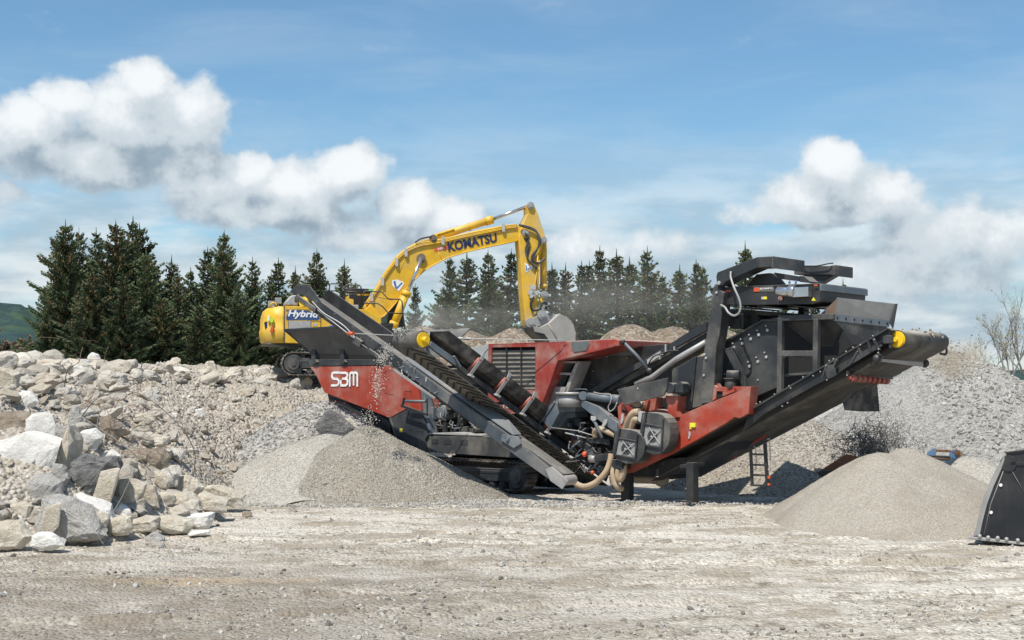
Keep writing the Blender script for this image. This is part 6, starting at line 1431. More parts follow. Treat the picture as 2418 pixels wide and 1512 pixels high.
block('concrete_block', Z3, [(395, 672), (440, 670), (500, 735), (470, 760), (400, 700)], K_CREAM, 'small cream slab right of the dark slab at the crusher end', .5, .12, 42.4, 0, .03, 78)
block('yard_stone', Z2, [(2285, 1300), (2320, 1265), (2390, 1255), (2400, 1275), (2330, 1310), (2300, 1318)], K_CREAM, 'large cream stone lying on the pale slope right of the belt head', .7, .25, hit(2250, 928, 36).y, 0, .04, 83, group=None, cat='stone')

# boulders strewn over the heap: eight shapes, copied
protos = []
for k in range(8):
    vs, fs = stone_template(200 + k, 3, .30, random.Random(k).uniform(.6, .9))
    me = bpy.data.meshes.new('boulder_%s' % 'abcdefgh'[k]); me.from_pydata([tuple(v) for v in vs], [], [tuple(f) for f in fs]); me.update()
    protos.append(me)
BM_ = stone_mat('boulder_stone', [(0.48, 0.43, 0.36), (0.63, 0.58, 0.50), (0.73, 0.68, 0.60), (0.60, 0.51, 0.39), (0.80, 0.76, 0.68)], 'rand', .02)
for me in protos: me.materials.append(BM_)
rnd = random.Random(77)
def boulder(x, y, r, label, group, z=None):
    o = bpy.data.objects.new('boulder', rnd.choice(protos)); C.objects.link(o)
    o.location = (x, y, (surf(x, y) if z is None else z) + r * .18); o.scale = (r * rnd.uniform(.8, 1.35), r * rnd.uniform(.8, 1.2), r * rnd.uniform(.65, 1.0)); o.rotation_euler = (rnd.uniform(-.5, .5), rnd.uniform(-.5, .5), rnd.uniform(0, 6.28))
    return tag(o, label, 'boulder', group)
n = 0
while n < 110:       # crest row
    u = rnd.uniform(0, 740); Y = rnd.uniform(41, 54) if u < 400 else rnd.uniform(46, 57); p = pix(u, 850, Y); h = surf(p.x, Y)
    if h < 3.3: continue
    vv = CV - (h - CAMZ) / Y * F_PX
    boulder(p.x, Y, rnd.choice((.18, .24, .3, .4, .5)) * rnd.uniform(.8, 1.2) * (1.2 if u < 300 else .95), 'pale boulder in the row along the crest of the rubble heap', 'boulders along the crest of the heap'); n += 1
n = 0
while n < 185:
    u = rnd.uniform(-20, 620) if rnd.random() < .7 else rnd.uniform(-20, 420); v = rnd.uniform(865, 1230); p = hit(u, v, 24, 60)
    if (u < 170 and 960 < v < 1200) or (170 < u < 290 and v > 1060): continue
    if p.y > 59 or p.z < .15: continue
    if heap_h(np.array([p.x]), np.array([p.y]))[0] < .1: continue
    k = .8 if (u < 430 and v > 930) else 1.0 if u < 300 else .5
    boulder(p.x, p.y, rnd.choice((.12, .16, .2, .26, .34, .45)) * k * rnd.uniform(.8, 1.2), 'pale boulder bedded in the sloping face of the rubble heap', 'boulders in the face of the heap'); n += 1
# loose stones, too many to count
rng = np.random.default_rng(5)
def on_surface(n, box, f, keep=None, seed=1):
    r = np.random.default_rng(seed); x = r.uniform(box[0], box[1], n); y = r.uniform(box[2], box[3], n); z = f(x, y)
    k = z > .02 if keep is None else keep(x, y, z); return np.stack([x, y, z], -1)[k]
STM = stone_mat('loose_stones', [(0.38, 0.335, 0.275), (0.54, 0.49, 0.41), (0.66, 0.61, 0.52), (0.47, 0.39, 0.29), (0.76, 0.72, 0.64)])
def vis_heap(x, y, z): return (z > .05) & (x > -0.40 * y - 1.5) & (x < 1.5) & (y < 60)
P = on_surface(26000, (-24, 1.5, 23, 60), heap_h, vis_heap, 2)
sz = np.clip(rng.lognormal(-3.25, .58, len(P)), .02, .24) * np.where(P[:, 0] > -9, .72, 1.0); P[:, 2] += sz * .2
tag(scatter('rubble_stones', P, sz, STM, 3), 'small broken stones strewn all over the rubble heap', 'stones', None, 'stuff')
P = on_surface(9000, (-13, -3, 38, 50), lambda x, y: cone_h(x, y, CONE_C, 12, .1), None, 5); sz = rng.uniform(.025, .075, len(P)); P[:, 2] += sz * .1
DK = stone_mat('dark_gravel_stones', [(0.10, 0.10, 0.095), (0.24, 0.235, 0.22), (0.36, 0.35, 0.33), (0.52, 0.50, 0.47)])
tag(scatter('gravel_stones', P, sz, DK, 4), 'coarse dark chips over the gravel slope beside the heap', 'stones', None, 'stuff')
def rs(x, y): return np.maximum(rheap_h(x, y), cone_h(x, y, CONE_E, 20, .1))
P = on_surface(26000, (5, 30, 35, 56), rs, lambda x, y, z: (z > .05) & (x < .40 * y + 1.5), 6); sz = np.where(P[:, 0] > 13.5 - 0.0 * P[:, 1], rng.uniform(.035, .10, len(P)), rng.uniform(.02, .042, len(P))); P[:, 2] += sz * .1
PL = stone_mat('pale_heap_stones', [(0.24, 0.23, 0.21), (0.34, 0.325, 0.30), (0.43, 0.415, 0.38), (0.56, 0.54, 0.50)])
tag(scatter('heap_stones', P, sz, PL, 5), 'pale angular stones covering the heaps on the right', 'stones', None, 'stuff')
P = on_surface(12000, (4.5, 13.5, 39, 48), lambda x, y: cone_h(x, y, CONE_D, 16, .07), None, 7); sz = rng.uniform(.02, .05, len(P))
tag(scatter('gravel_stones', P, sz, stone_mat('brown_gravel_stones', [(0.16, 0.14, 0.11), (0.33, 0.30, 0.25), (0.46, 0.42, 0.36), (0.60, 0.57, 0.50)]), 6), 'brownish chips over the gravel pile behind the ladder', 'stones', None, 'stuff')
FG = stone_mat('fine_gravel_grains', [(0.13, 0.115, 0.095), (0.27, 0.245, 0.205), (0.40, 0.37, 0.31), (0.56, 0.52, 0.45)])
P = on_surface(26000, (-8.5, 0.2, 37, 41.5), lambda x, y: cone_h(x, y, CONE_A, 4, .05), None, 15); sz = rng.uniform(.010, .026, len(P))
tag(scatter('gravel_grains', P, sz, FG, 13), 'brown and grey grains over the pointed gravel cone', 'stones', None, 'stuff')
P = on_surface(9000, (-9.5, -3, 37.8, 42), lambda x, y: cone_h(x, y, CONE_B, 8, .05), None, 16); sz = rng.uniform(.010, .022, len(P))
tag(scatter('gravel_grains', P, sz, stone_mat('pale_gravel_grains', [(0.20, 0.18, 0.155), (0.36, 0.34, 0.30), (0.50, 0.47, 0.42)]), 14), 'pale grains over the rounded gravel pile', 'stones', None, 'stuff')
# yard: pebbles, small clods, streaks of coarser stuff along the wheel tracks
r = np.random.default_rng(9); n = 22000; y = 16 + 24 * r.random(n) ** 1.2; x = (r.random(n) - .5) * .84 * y
dens = fbm(x * .5, y * .9, 61, 4, .6); k = (dens > -.12 + .3 * r.random(n)); x, y = x[k], y[k]
z = ground_h(x, y); sz = np.clip(r.lognormal(-4.05, .55, len(x)), .008, .085); m_ = np.maximum(heap_h(x, y), -9) < z
P = np.stack([x, y, z + sz * .15], -1)[m_]
tag(scatter('yard_pebbles', P, sz[m_], stone_mat('pebble_stone', [(0.16, 0.14, 0.12), (0.34, 0.31, 0.27), (0.52, 0.49, 0.44), (0.66, 0.64, 0.60)]), 7), 'loose pebbles and clods over the yard', 'pebbles', None, 'stuff')
r = np.random.default_rng(19); n = 2600; u = r.uniform(560, 1850, n); Yp = 38.4 - 1.8 * r.random(n); x = (u - CU) / F_PX * Yp; z = ground_h(x, Yp); sz = r.uniform(.02, .07, n)
tag(scatter('spill_stones', np.stack([x, Yp, z + .01], -1), sz, PL, 8), 'pale stones spilled along the front of the crusher', 'stones', None, 'stuff')
# a few bigger stones one can tell apart on the open ground
for u, v, rr_, where in ((1003, 1290, .12, 'largest pale stone lying in the middle of the open yard'), (1185, 1270, .08, 'pale stone on the yard below the right foot of the pointed gravel cone'), (975, 1280, .06, 'small stone just behind the largest one in mid yard'),
        (1472, 1467, .06, 'pale stone near the bottom edge, left one of a pair'), (1590, 1465, .06, 'pale stone near the bottom edge, right one of a pair'), (655, 1385, .05, 'small white stone beside the ochre sand spill'), (2300, 1470, .06, 'pale stone alone in the bottom right corner'),
        (690, 1208, .12, 'pale stone on the flat ground before the two gravel cones'), (380, 1292, .12, 'grey stone on the ground in front of the boat shaped slab'), (300, 1300, .09, 'stone nearest the foot of the pointed front block'), (465, 1300, .08, 'stone lying right of the rubble toe on bare ground')):
    p = hit(u, v, 16, 40, lambda a, b__: float(ground_h(np.array([a]), np.array([b__]))[0]))
    boulder(p.x, p.y, rr_, where, 'loose stones on the open yard', p.z)

ps_ = hit(765, 1146, 34, 45, lambda a, b__: float(np.maximum(cone_h(np.array([a]), np.array([b__]), CONE_A, 4, .05), cone_h(np.array([a]), np.array([b__]), CONE_B, 8, .05))[0]))
boulder(ps_.x, ps_.y, .11, 'single tan stone lying low on the gravel where the two cones meet', None, ps_.z)
# ---------------------------------------------------------------- bent reinforcing wires
P_REBAR = paint('rusty_rebar', (0.16, 0.085, 0.05), .8, .2, dust=.4, topdust=.2)
P_ROD = paint('grey_rebar', (0.20, 0.19, 0.18), .6, .4, dust=.4, topdust=.2)
def wire(pts, r, mat, label, Y, k=6):
    b = MB(); b.tube(curve_pts([pix(*Z5(x, y), Y + dy) for x, y, dy in pts], k), r, 6); o = b.build('rebar', mat); return tag(o, label, 'rebar', 'bent reinforcing bars in the rubble')
P_ROD2 = P_ROD
wire([(385, 470, .3), (410, 400, 0), (430, 290, -.2), (500, 240, -.2), (515, 180, -.2), (528, 145, -.2)], 0.0136, P_REBAR, 'thick rusty bar bending up past the crest', 38)
wire([(530, 570, 0), (620, 470, -.3), (770, 425, -.4), (900, 445, -.4), (1060, 560, -.4), (1180, 690, -.3), (1240, 820, 0), (1235, 940, .3)], 0.0124, P_ROD, 'long arching grey bar reaching over to the gravel slope', 33.5)
wire([(640, 840, 0), (650, 740, -.2), (620, 640, -.3), (640, 540, -.2)], 0.0112, P_ROD, 'grey bar standing up from the pale flat topped block', 31.5)
wire([(520, 585, 0), (600, 640, -.2), (720, 720, -.3), (850, 820, -.4), (960, 930, -.4)], 0.0124, P_ROD, 'straight grey bar sloping down over the jutting brown slab', 31.5)
wire([(275, 1010, -.3), (300, 1000, -.4), (380, 1060, -.5), (460, 1120, -.5), (520, 1165, -.4)], 0.0112, P_ROD, 'dark bar with a hooked end across the blue grey block', 28.6)
wire([(612, 1315, -.6), (700, 1220, -.6), (770, 1110, -.5), (832, 978, -.4)], 0.0099, P_ROD, 'thin straight bar leaning up from the pointed front block', 27.6)
wire([(-10, 1150, -.3), (40, 1170, -.4), (72, 1215, -.4), (50, 1260, -.4), (0, 1255, -.3)], 0.0112, P_REBAR, 'rusty hooked bar at the left edge above the corner boulder', 27.0)
wire([(620, 1330, -.6), (640, 1370, -.6), (660, 1400, -.6)], 0.0099, P_ROD, 'short bar end sticking out at the foot of the pointed front block', 27.0)
wire([(890, 410, 0), (905, 330, -.2), (900, 240, -.2)], 0.0087, P_ROD, 'thin bar standing upright on the soil slope', 40)
wire([(665, 240, 0), (670, 190, 0), (690, 140, 0)], 0.0087, P_REBAR, 'thin rusty wire sticking up behind the highest white stone', 43)
wire([(1145, 620, 0), (1148, 560, -.2), (1140, 520, -.2)], 0.0074, P_REBAR, 'short rusty wire on the slope right of the arch', 36)
wire([(1285, 500, 0), (1330, 455, -.1)], 0.0124, P_ROD, 'short pale rod end in the middle of the soil slope', 38)
b = MB(); rnd = random.Random(31)
for k in range(110):
    cx, cy, Yc = rnd.choice(((790, 620, 34.0), (850, 600, 34.3), (700, 560, 34.0), (960, 680, 33.6), (560, 450, 36), (330, 380, 38)))
    c = pix(*Z5(cx, cy), Yc) + Vector((rnd.gauss(0, .8), rnd.uniform(-1.0, 0), rnd.gauss(0, .38)))
    v = Vector((rnd.gauss(0, 1), rnd.gauss(0, .6), rnd.gauss(0, .5))).normalized(); u_ = v.orthogonal().normalized(); r_ = rnd.uniform(.2, .9); sp = rnd.uniform(.5, 1.8); a0 = rnd.uniform(0, 6)
    c.z = max(c.z, surf(c.x, c.y) + .05)
    b.tube([c + (u_ * math.cos(a0 + sp * i / 6) + v * math.sin(a0 + sp * i / 6)) * r_ + Vector((rnd.gauss(0, .03), rnd.gauss(0, .03), rnd.gauss(0, .03))) for i in range(7)], 0.006, 3, False)
wn = b.build('wire_nest', P_REBAR); tag(wn, 'rusty nest of thin wire spilling over the middle of the rubble', None, None, 'stuff')

# ================================================================ trees
def leaf_mat(name, a, b_, c_):
    m, N, b = new_mat(name, .75, 0, .25)
    tc = N.n('ShaderNodeTexCoord').outputs['Object']; rd = N.n('ShaderNodeObjectInfo').outputs['Random']
    n1 = N.noise(tc, .9, 4, .6); n2 = N.noise(tc, 7, 3, .6)
    col = N.mix(N.rng(n1, .35, .65), c4(a), c4(b_)); col = N.mix(N.rng(n2, .52, .72, 0, .7), col, c4(c_))
    hs = N.n('ShaderNodeHueSaturation'); N.put(hs.inputs['Value'], N.m('MULTIPLY_ADD', rd, .5, .78)); N.put(hs.inputs['Color'], col)
    N.put(b.inputs['Base Color'], hs.outputs[0]); return m
M_SPR = leaf_mat('spruce_needles', (0.065, 0.098, 0.050), (0.115, 0.155, 0.072), (0.19, 0.21, 0.10))
M_CONE = leaf_mat('spruce_cones', (0.15, 0.095, 0.050), (0.24, 0.155, 0.080), (0.31, 0.22, 0.12))
M_BARK = plain('spruce_bark', (0.075, 0.055, 0.042), .9)
def spruce(seed, H=12.0, Rm=2.6, cones=1.0, dens=1.0, ragged=.25, lean=0.0, gap=1.0):
    rd = random.Random(seed); fol = MB(); con = MB(); tr = MB()
    tr.tube([(0, 0, 0), (.05, 0, H * .4), (.02, .05, H * .75), (lean, 0, H * .985)], [.16, .11, .06, .012], 7)
    z = .45
    while z < H * .985:
        f = 1 - z / H; Lr = Rm * (min(1, f * 1.12) ** .85) + .12; nb = rd.choice((5, 6, 7)) if f > .2 else 5; a0 = rd.uniform(0, 6.28); wh = rd.uniform(.8, 1.15)
        for k in range(nb):
            if rd.random() < .10 * gap: continue
            a = a0 + 6.283 * k / nb + rd.uniform(-.25, .25); L = Lr * wh * rd.uniform(1 - ragged * 1.5, 1 + ragged * .9); zz = z + rd.uniform(-.10, .10)
            dx, dy = math.cos(a), math.sin(a); r0 = .70 - 1.15 * min(1, f * 1.25); sx = lean * (z / H) ** 2; out = Vector((dx, dy, 0)); side = Vector((-dy, dx, 0))
            def bp_(t): return Vector((sx + dx * L * t, dy * L * t, zz + L * (r0 * t * .55 + .30 * t * t)))
            if f > .10: tr.tube([bp_(0), bp_(.5), bp_(.97)], [.028, .018, .007], 3, False)
            n = max(4, int(L / .105 * dens))
            for i in range(n):
                t = (i + rd.random()) / n
                if t < .12 and f > .3: continue
                p = bp_(t); w_ = (.09 + .50 * (1 - t) ** .7 * min(1, L / 2.2)) * rd.uniform(.6, 1.25)
                for sg in (-1, 1):
                    q = p + side * (sg * w_) + out * (w_ * .8) + Vector((0, 0, rd.uniform(-.10, .03) - .10 * w_)); m_ = (p + q) / 2; th = rd.uniform(.035, .06)
                    fol.add([p, m_ + out * th + Vector((0, 0, .02)), q, m_ - out * th - Vector((0, 0, .03))], [(0, 1, 2, 3)])
                    if rd.random() < .8: fol.add([p + side * sg * w_ * .25, q, m_ + Vector((0, 0, -rd.uniform(.07, .17)))], [(0, 1, 2)])
                pc = cones * (1.0 if f < .28 else .6 if f < .42 else .20 if f < .55 else .01)
                if rd.random() < pc * .42:
                    c = p + side * rd.uniform(-.5, .5) * w_ + Vector((0, 0, -.02)); cl = rd.uniform(.16, .26); w2 = .05; e = c + Vector((rd.uniform(-.05, .05), rd.uniform(-.05, .05), -cl)); ml = (c + e) / 2
                    con.add([c, e, ml + Vector((w2, 0, 0)), ml + Vector((-w2, 0, 0)), ml + Vector((0, w2, 0)), ml + Vector((0, -w2, 0))], [(0, 2, 4), (0, 4, 3), (0, 3, 5), (0, 5, 2), (1, 4, 2), (1, 3, 4), (1, 5, 3), (1, 2, 5)])
            e = bp_(1.0); fol.add([e - side * .04 - out * .1, e + out * .16 + Vector((0, 0, .05)), e + side * .04 - out * .1], [(0, 1, 2)])
        z += rd.uniform(.24, .40) * (1.0 if f > .3 else .78) * gap
    for k in range(4):
        a = rd.uniform(0, 6.28); p = Vector((lean, 0, H * .975)); fol.add([p + Vector((math.cos(a) * .05, math.sin(a) * .05, 0)), p + Vector((-math.cos(a) * .05, -math.sin(a) * .05, 0)), p + Vector((math.cos(a) * .02, 0, .62))], [(0, 1, 2)])
    def mk(b, nm, mt):
        me = bpy.data.meshes.new(nm); me.from_pydata([tuple(v) for v in b.v], [], b.f); me.update(); me.materials.append(mt); return me
    return mk(tr, 'trunk', M_BARK), mk(fol, 'crown', M_SPR), mk(con, 'cones', M_CONE)
TP = [spruce(1, 12, 3.3, 1.5, 1.35, .28, 0, .8), spruce(2, 12, 2.8, .8, 1.3, .32, 0, .85), spruce(3, 12, 2.4, .6, 1.25, .36, 0, 1.0), spruce(4, 12, 2.9, 1.2, 1.25, .40, .2, 1.0), spruce(5, 12, 2.0, 1.3, 1.2, .42, 0, 1.1)]
rnd = random.Random(9)
def tree(u, v, Y, k, wd, label, group, zb=0.0):
    top = pix(u, v, Y); H = top.z - zb; r = thing('spruce_tree', label, 'tree', (top.x, Y, zb), rnd.uniform(0, 6.28), group)
    s = H / 12.0; r.scale = (s * wd, s * wd, s)
    for nm, me in zip(('trunk', 'crown', 'cones'), TP[k]):
        o = bpy.data.objects.new(nm, me); C.objects.link(o); o.parent = r
        if nm == 'cones': o['kind'] = 'stuff'
    return r
GL, GR = 'spruces behind the rubble heap', 'spruces behind the crusher'
L1_ = 'broad dark spruce with brown cones in the dense stand left of the excavator'
L2_t = 'slim dark spruce in the row between the dense stand and the excavator'
L3_ = 'grey green spruce in the dusty row behind the crusher and the yellow arm'
for (u, v, k, wd, Y) in ((155, 530, 0, 1.1, 74), (190, 545, 3, .9, 78), (227, 548, 1, 1.0, 80), (273, 530, 0, 1.2, 75), (305, 522, 3, 1.0, 77), (330, 537, 0, 1.15, 79), (345, 600, 1, 1.2, 74), (125, 630, 3, .95, 76), (112, 720, 1, .9, 73), (215, 640, 0, 1.2, 71), (290, 650, 1, 1.3, 71)):
    tree(u, v, Y, k, wd, L1_, GL)
for (u, v, k, wd, Y) in ((405, 611, 4, 1.1, 80), (420, 640, 4, 1.0, 76), (450, 640, 1, 1.1, 79), (490, 592, 2, 1.25, 78), (529, 553, 0, .95, 76), (560, 680, 1, 1.3, 74), (596, 616, 1, 1.0, 79), (640, 650, 2, 1.0, 82), (657, 618, 2, 1.2, 80), (697, 636, 4, 1.1, 83), (380, 700, 0, 1.4, 73), (470, 720, 1, 1.5, 73), (620, 730, 2, 1.4, 75), (665, 745, 1, 1.3, 76), (748, 595, 1, 1.05, 80), (775, 680, 3, 1.0, 84), (813, 621, 4, 1.2, 82), (850, 720, 2, 1.2, 86)):
    tree(u, v, Y, k, wd, L2_t, GL)
for (u, v, k, wd, Y) in ((980, 676, 2, .9, 92), (1062, 611, 2, 1.1, 88), (1102, 601, 4, 1.4, 90), (1040, 700, 1, 1.2, 89), (1152, 598, 1, 1.1, 88), (1207, 597, 2, 1.3, 90), (1180, 690, 1, 1.1, 86), (1255, 690, 1, 1.1, 88), (1303, 628, 4, 1.4, 90), (1335, 630, 4, 1.3, 91), (1373, 625, 2, 1.1, 89), (1391, 624, 2, 1.0, 92), (1416, 590, 2, 1.1, 90), (1455, 598, 4, 1.6, 88), (1486, 616, 4, 1.5, 91), (1528, 591, 1, 1.1, 88), (1564, 652, 2, 1.1, 92), (1604, 633, 4, 1.5, 90), (1643, 621, 1, 1.0, 88), (1659, 632, 2, 1.0, 92), (1700, 690, 1, 1.1, 90), (1759, 579, 4, 1.2, 88), (1850, 680, 2, 1.2, 92), (1925, 690, 2, 1.2, 92), (1990, 665, 4, 1.1, 90)):
    tree(u, v, Y, k, wd, L3_, GR)

ORD = 'first second third fourth fifth sixth seventh eighth ninth tenth eleventh twelfth thirteenth fourteenth fifteenth sixteenth seventeenth eighteenth nineteenth twentieth'.split() + ['twenty-' + w_ for w_ in 'first second third fourth fifth sixth seventh eighth ninth'.split()]
for base_, fmt in ((L1_, 'dark spruce hung with brown cones, %s from the left in the dense stand'), (L2_t, 'slim dark spruce, %s from the left of the row around the excavator'), (L3_, 'grey green spruce in the dusty row behind the crusher, %s from its left end')):
    grp = sorted([o for o in C.objects if o.get('label') == base_], key=lambda o: o.location.x / o.location.y)
    for i, o in enumerate(grp): o['label'] = fmt % ORD[i]

# bare saplings with opening buds on the right, brush at the far left
M_TWIG = plain('twig_bark', (0.22, 0.20, 0.17), .9); M_BUD = leaf_mat('spring_buds', (0.22, 0.21, 0.12), (0.30, 0.28, 0.17), (0.34, 0.32, 0.20))
def sapling(name, base, H, seed, label, stems=4, spread=.5, leaves=1.0, group=None, mats=None, lsz=.05):
    rd = random.Random(seed); tw = MB(); lf = MB()
    def grow(p, d, L, r, lev):
        pts = [p]; n_ = 4
        for i in range(n_):
            d = (d + Vector((rd.gauss(0, .10), rd.gauss(0, .10), rd.gauss(.04, .06)))).normalized(); pts.append(pts[-1] + d * (L / n_))
        tw.tube(pts, [r, r * .85, r * .7, r * .55, r * .4], 5 if lev < 2 else 3, False)
        if lev >= 2 and leaves:
            for i in range(int(4 * leaves)):
                c = pts[rd.randint(1, 4)] + Vector((rd.gauss(0, .04), rd.gauss(0, .04), rd.gauss(0, .04))); a = Vector((rd.gauss(0, 1), rd.gauss(0, 1), rd.gauss(0, 1))).normalized() * lsz; q_ = a.orthogonal().normalized() * lsz * .6
                lf.add([c - a, c + q_, c + a, c - q_], [(0, 1, 2, 3)])
        if lev < 4:
            for i in range(rd.choice((3, 4)) if lev < 3 else 2):
                k = rd.randint(1, 4); a = d.orthogonal().normalized(); a = Matrix.Rotation(rd.uniform(0, 6.28), 3, d) @ a
                grow(pts[k], (d + a * rd.uniform(.35, .75) + Vector((0, 0, .15))).normalized(), L * rd.uniform(.5, .72), r * .5, lev + 1)
    for i in range(stems):
        a = rd.uniform(0, 6.28); grow(Vector((0, 0, -.1)), Vector((math.cos(a) * spread, math.sin(a) * spread, 1)).normalized(), H * rd.uniform(.40, .55), H * .012, 0)
    M1, M2 = mats or (M_TWIG, M_BUD)
    r = thing(name, label, 'sapling' if name == 'sapling' else 'shrub', tuple(base), 0, group)
    for b, nm, mt in ((tw, 'trunk', M1), (lf, 'crown', M2)):
        if b.v:
            me = bpy.data.meshes.new(nm); me.from_pydata([tuple(v) for v in b.v], [], b.f); me.update(); me.materials.append(mt); o = bpy.data.objects.new(nm, me); C.objects.link(o); o.parent = r
def onr(u, Y): p = pix(u, 900, Y); return (p.x, Y, float(rs(np.array([p.x]), np.array([Y]))[0]))
sapling('sapling', onr(2385, 54), 4.2, 41, 'tall bare sapling with opening leaves, leaning at the right edge', 3, .35, .30, lsz=.045)
sapling('sapling', onr(2425, 55), 4.6, 47, 'tallest sapling, cut by the right edge of the picture', 3, .25, .30, lsz=.045)
sapling('sapling', onr(2330, 56), 2.9, 43, 'shorter bare sapling left of the leaning one', 3, .6, .25, lsz=.045)
P_GR = plain('grey_brush', (0.20, 0.17, 0.13), .9)
for i, (u, Y, h, lab) in enumerate(((2262, 60, 1.5, 'dense grey brushwood bush just right of the belt head'), (2300, 62, 1.5, 'low grey bush behind the dust, left of the saplings'), (2350, 58, .8, 'low dry tuft at the foot of the saplings'))):
    sapling('shrub', onr(u, Y), h, 60 + i, lab, 6, .9, 1.6, 'bushes on the stone heap', (P_GR, plain('grey_green_buds', (0.24, 0.22, 0.17), .9)), .025)
for i, (u, v, Y, h) in enumerate(((8, 850, 120, 4.5), (32, 850, 125, 4.0), (60, 850, 118, 3.2))):
    p = pix(u, v, Y); sapling('shrub', (p.x, Y, p.z - h * .45), h, 80 + i, ('brown leafless shrub at the far left edge', 'brown leafless shrub, second from the left edge', 'small brown shrub tucked against the dark trees')[i], 8, .8, 2.5, 'brown shrubs at the far left', (P_GR, plain('brown_haze_twigs', (0.17, 0.13, 0.08), .9)), .12)

# ================================================================ falling stones and drifting dust
b_pos = []; r = np.random.default_rng(3)
def stream(p0, p1, n, sp, seed):
    r = np.random.default_rng(seed); t = r.random(n); P = np.outer(1 - t, np.array(p0)) + np.outer(t, np.array(p1)); P += r.normal(0, 1, (n, 3)) * np.array(sp) ; return P
hd2 = a2(L2_ + .1, 0, .2)
q0, q1, q2 = pix(915, 825, 37.6), pix(890, 905, 38.1), pix(862, 1005, 39.6)
P = np.concatenate([stream(q0, pix(906, 860, 37.8), 240, (.10, .10, .10), 1), stream(pix(893, 880, 38), pix(888, 935, 38.3), 300, (.08, .10, .16), 2), stream(pix(872, 975, 39.3), q2, 130, (.14, .12, .12), 3)])
fs_ = scatter('falling_stones', P, np.random.default_rng(2).uniform(.009, .024, len(P)), stone_mat('falling_stone', [(0.62, 0.58, 0.50), (0.78, 0.75, 0.68)]), 9); tag(fs_, 'stream of small stones falling from the chevron belt', 'falling stones', None, 'stuff')
P = stream(a2(L2_ - .1, .1, .3), a2(L2_ + .3, -.4, .05), 260, (.10, .10, .05), 6)
tag(scatter('belt_load', P, np.random.default_rng(2).uniform(.02, .045, len(P)), DK, 10), 'grey stones tipping over the head of the chevron belt', 'stones', None, 'stuff')
P = stream(pix(2238, 815, 35.6), pix(2262, 900, 37.2), 420, (.10, .8, .12), 12)
tag(scatter('falling_stones', P, np.random.default_rng(4).uniform(.012, .03, len(P)), PL, 12), 'curtain of pale stones falling from the head of the big belt', 'falling stones', None, 'stuff')
P = stream(pix(2165, 783, 34.2), pix(2230, 800, 35.1), 90, (.2, .2, .05), 8)
tag(scatter('belt_load', P, np.random.default_rng(2).uniform(.02, .05, len(P)), stone_mat('sand_load', [(0.35, 0.28, 0.2), (0.5, 0.43, 0.34)]), 11), 'brown chips riding over the head of the big belt', 'stones', None, 'stuff')
def dust(name, c, rad, dens, label, col=(0.92, 0.88, 0.80), nz=.5):
    bm = bmesh.new(); bmesh.ops.create_icosphere(bm, subdivisions=3, radius=1.0); me = bpy.data.meshes.new(name); bm.to_mesh(me); bm.free()
    o = bpy.data.objects.new(name, me); C.objects.link(o); o.location = c; o.scale = rad
    m = bpy.data.materials.new(name); m.use_nodes = True; nt = m.node_tree; nt.nodes.clear(); N = NT(nt)
    tc = N.n('ShaderNodeTexCoord').outputs['Object']; ln = N.n('ShaderNodeVectorMath', operation='LENGTH'); N.put(ln.inputs[0], tc)
    fall = N.rng(ln.outputs['Value'], 1.0, .15); n1 = N.rng(N.noise(tc, nz * 4, 3, .6), .38, .66)
    v = N.n('ShaderNodeVolumePrincipled'); v.inputs['Color'].default_value = c4(col); N.put(v.inputs['Density'], N.m('MULTIPLY', N.m('MULTIPLY', fall, n1), dens)); v.inputs['Anisotropy'].default_value = .1
    out = N.n('ShaderNodeOutputMaterial'); N.L.new(v.outputs[0], out.inputs['Volume']); me.materials.append(m)
    return tag(o, label, 'dust', None, 'stuff')
dust('dust_cloud', pix(1330, 735, 68), (14.0, 6.5, 3.3), .055, 'pale dust drifting behind the excavator bucket and over the spruces')
dust('dust_cloud', pix(1000, 770, 62), (3.2, 3.0, 1.6), .15, 'dust hanging left of the yellow arm')
dust('dust_plume', pix(2256, 846, 36.0), (1.0, 1.3, .75), 1.7, 'tan dust blowing off the end of the big belt', (0.80, 0.68, 0.50))
sc.cycles.volume_step_rate = 4.0; sc.cycles.volume_max_steps = 64

# ================================================================ person crouching far behind the crusher, nearly hidden
P_HIVIS = plain('lime_workwear', (0.42, 0.85, 0.03), .7, var=.05); P_TROU = plain('grey_trousers', (0.16, 0.165, 0.17), .85); P_SKIN = plain('skin', (0.48, 0.28, 0.20), .6, var=.03); P_HELM = plain('white_helmet', (0.7, 0.7, 0.68), .4); P_BOOT = plain('work_boots', (0.04, 0.03, 0.025), .8)
def skin_obj(name, joints, edges, mat, parent, rootv=0, sub=2):
    me = bpy.data.meshes.new(name); me.from_pydata([j[0] for j in joints], edges, []); o = bpy.data.objects.new(name, me); C.objects.link(o); o.parent = parent
    md = o.modifiers.new('skin', 'SKIN'); md.use_smooth_shade = True
    for i, j in enumerate(joints): me.skin_vertices[0].data[i].radius = (j[1], j[1]) if not isinstance(j[1], tuple) else j[1]
    me.skin_vertices[0].data[rootv].use_root = True
    sd = o.modifiers.new('sub', 'SUBSURF'); sd.levels = sub; sd.render_levels = sub
    me.materials.append(mat); return o
pb = pix(1506, 1172, 46.5); per = thing('person', 'person in lime jacket and grey trousers crouching behind the crusher legs', 'person', (pb.x, pb.y, 0), R(160))
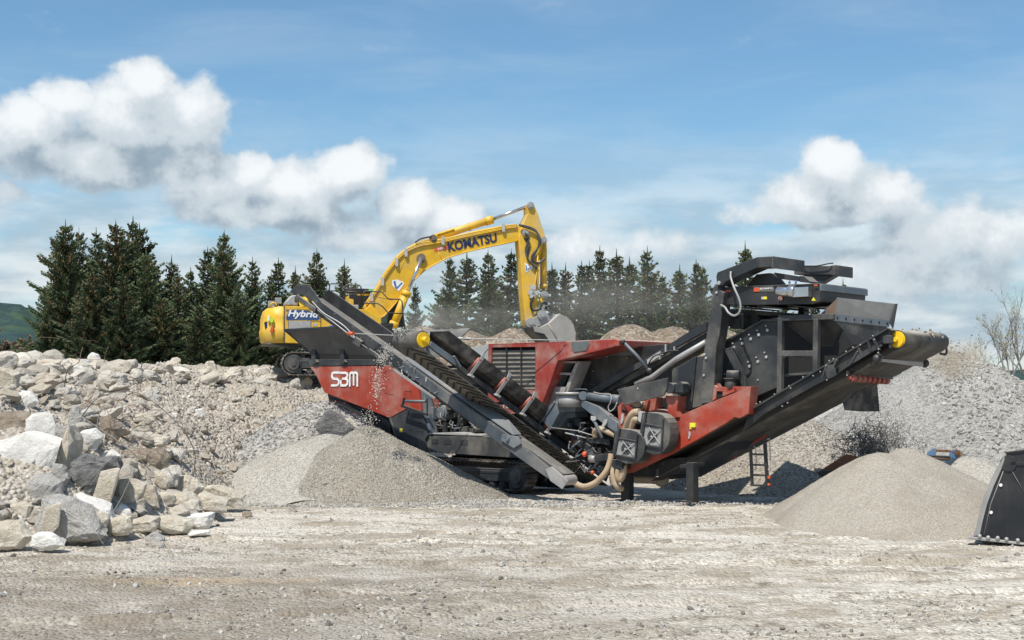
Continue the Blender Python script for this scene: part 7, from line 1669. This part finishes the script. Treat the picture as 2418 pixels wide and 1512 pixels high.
J = [((0, 0, .42), (.17, .14)), ((0, -.08, .62), (.15, .12)), ((0, -.20, .86), (.19, .12)), ((0, -.25, .98), (.07, .07)), ((0, -.28, 1.10), (.085, .10)), ((0, -.30, 1.19), (.08, .09)),
     ((.19, -.22, .90), .06), ((.27, -.40, .68), .048), ((.16, -.56, .60), .036), ((-.19, -.22, .90), .06), ((-.27, -.40, .68), .048), ((-.16, -.56, .60), .036),
     ((.11, -.02, .40), .09), ((.19, -.42, .50), .065), ((.16, -.22, .10), .045), ((-.11, -.02, .40), .09), ((-.19, -.42, .50), .065), ((-.16, -.22, .10), .045)]
E_ = [(0, 1), (1, 2), (2, 3), (3, 4), (4, 5), (2, 6), (6, 7), (7, 8), (2, 9), (9, 10), (10, 11), (0, 12), (12, 13), (13, 14), (0, 15), (15, 16), (16, 17)]
skin_obj('body', J, E_, P_SKIN, per)
def grow_r(j, k): return (j[0], tuple(x + k for x in j[1]) if isinstance(j[1], tuple) else j[1] + k)
skin_obj('jacket', [grow_r(J[i], .022) for i in (0, 1, 2, 6, 7, 8, 9, 10, 11)], [(0, 1), (1, 2), (2, 3), (3, 4), (4, 5), (2, 6), (6, 7), (7, 8)], P_HIVIS, per)
skin_obj('trousers', [grow_r(J[i], .02) for i in (0, 12, 13, 14, 15, 16, 17)], [(0, 1), (1, 2), (2, 3), (0, 4), (4, 5), (5, 6)], P_TROU, per)
for sx in (.16, -.16):
    b = MB(); b.tube([(sx, -.18, .05), (sx, -.30, .05), (sx, -.42, .035)], [.055, .05, .035], 10); b.tube([(sx, -.20, .04), (sx, -.21, .16)], .052, 10); b.build('boot', P_BOOT, per)
    hx = sx * .95; b = MB(); b.box((hx, -.60, .58), (.035, 0, 0), (0, .045, 0), (0, 0, .014))
    for k, ln_ in enumerate((.06, .072, .068, .055)): x0 = hx - .027 + k * .018; b.tube([(x0, -.64, .58), (x0, -.64 - ln_ * .6, .575), (x0, -.64 - ln_, .555)], [.008, .0075, .006], 6)
    b.tube([(hx + (.03 if sx < 0 else -.03), -.58, .58), (hx + (.055 if sx < 0 else -.055), -.62, .57), (hx + (.06 if sx < 0 else -.06), -.65, .56)], [.01, .009, .007], 6); b.build('hand', P_SKIN, per)
b = MB(); b.ball((0, -.31, 1.235), .125, 10); b.tube([(0, -.31, 1.22), (0, -.31, 1.235)], .15, 20); b.build('helmet', P_HELM, per)
b = MB(); b.ball((.03, -.385, 1.16), .012, 5); b.ball((-.03, -.385, 1.16), .012, 5); b.build('eyes', P_DARK, per)
b = MB(); b.prism([(-.012, -.385, 1.12), (.012, -.385, 1.12), (0, -.385, 1.155)], (0, -.025, 0)); b.tube([(-.025, -.378, 1.09), (0, -.386, 1.087), (.025, -.378, 1.09)], .006, 5); b.build('face', P_SKIN, per)
for z_ in (.66, .80): 
    b = MB(); b.tube([(math.cos(a) * (.185), -.08 - (z_ - .62) * .5 + math.sin(a) * .15, z_) for a in [i * math.pi / 10 for i in range(21)]], .016, 5); b.build('reflective_band', P_WHITE, per)
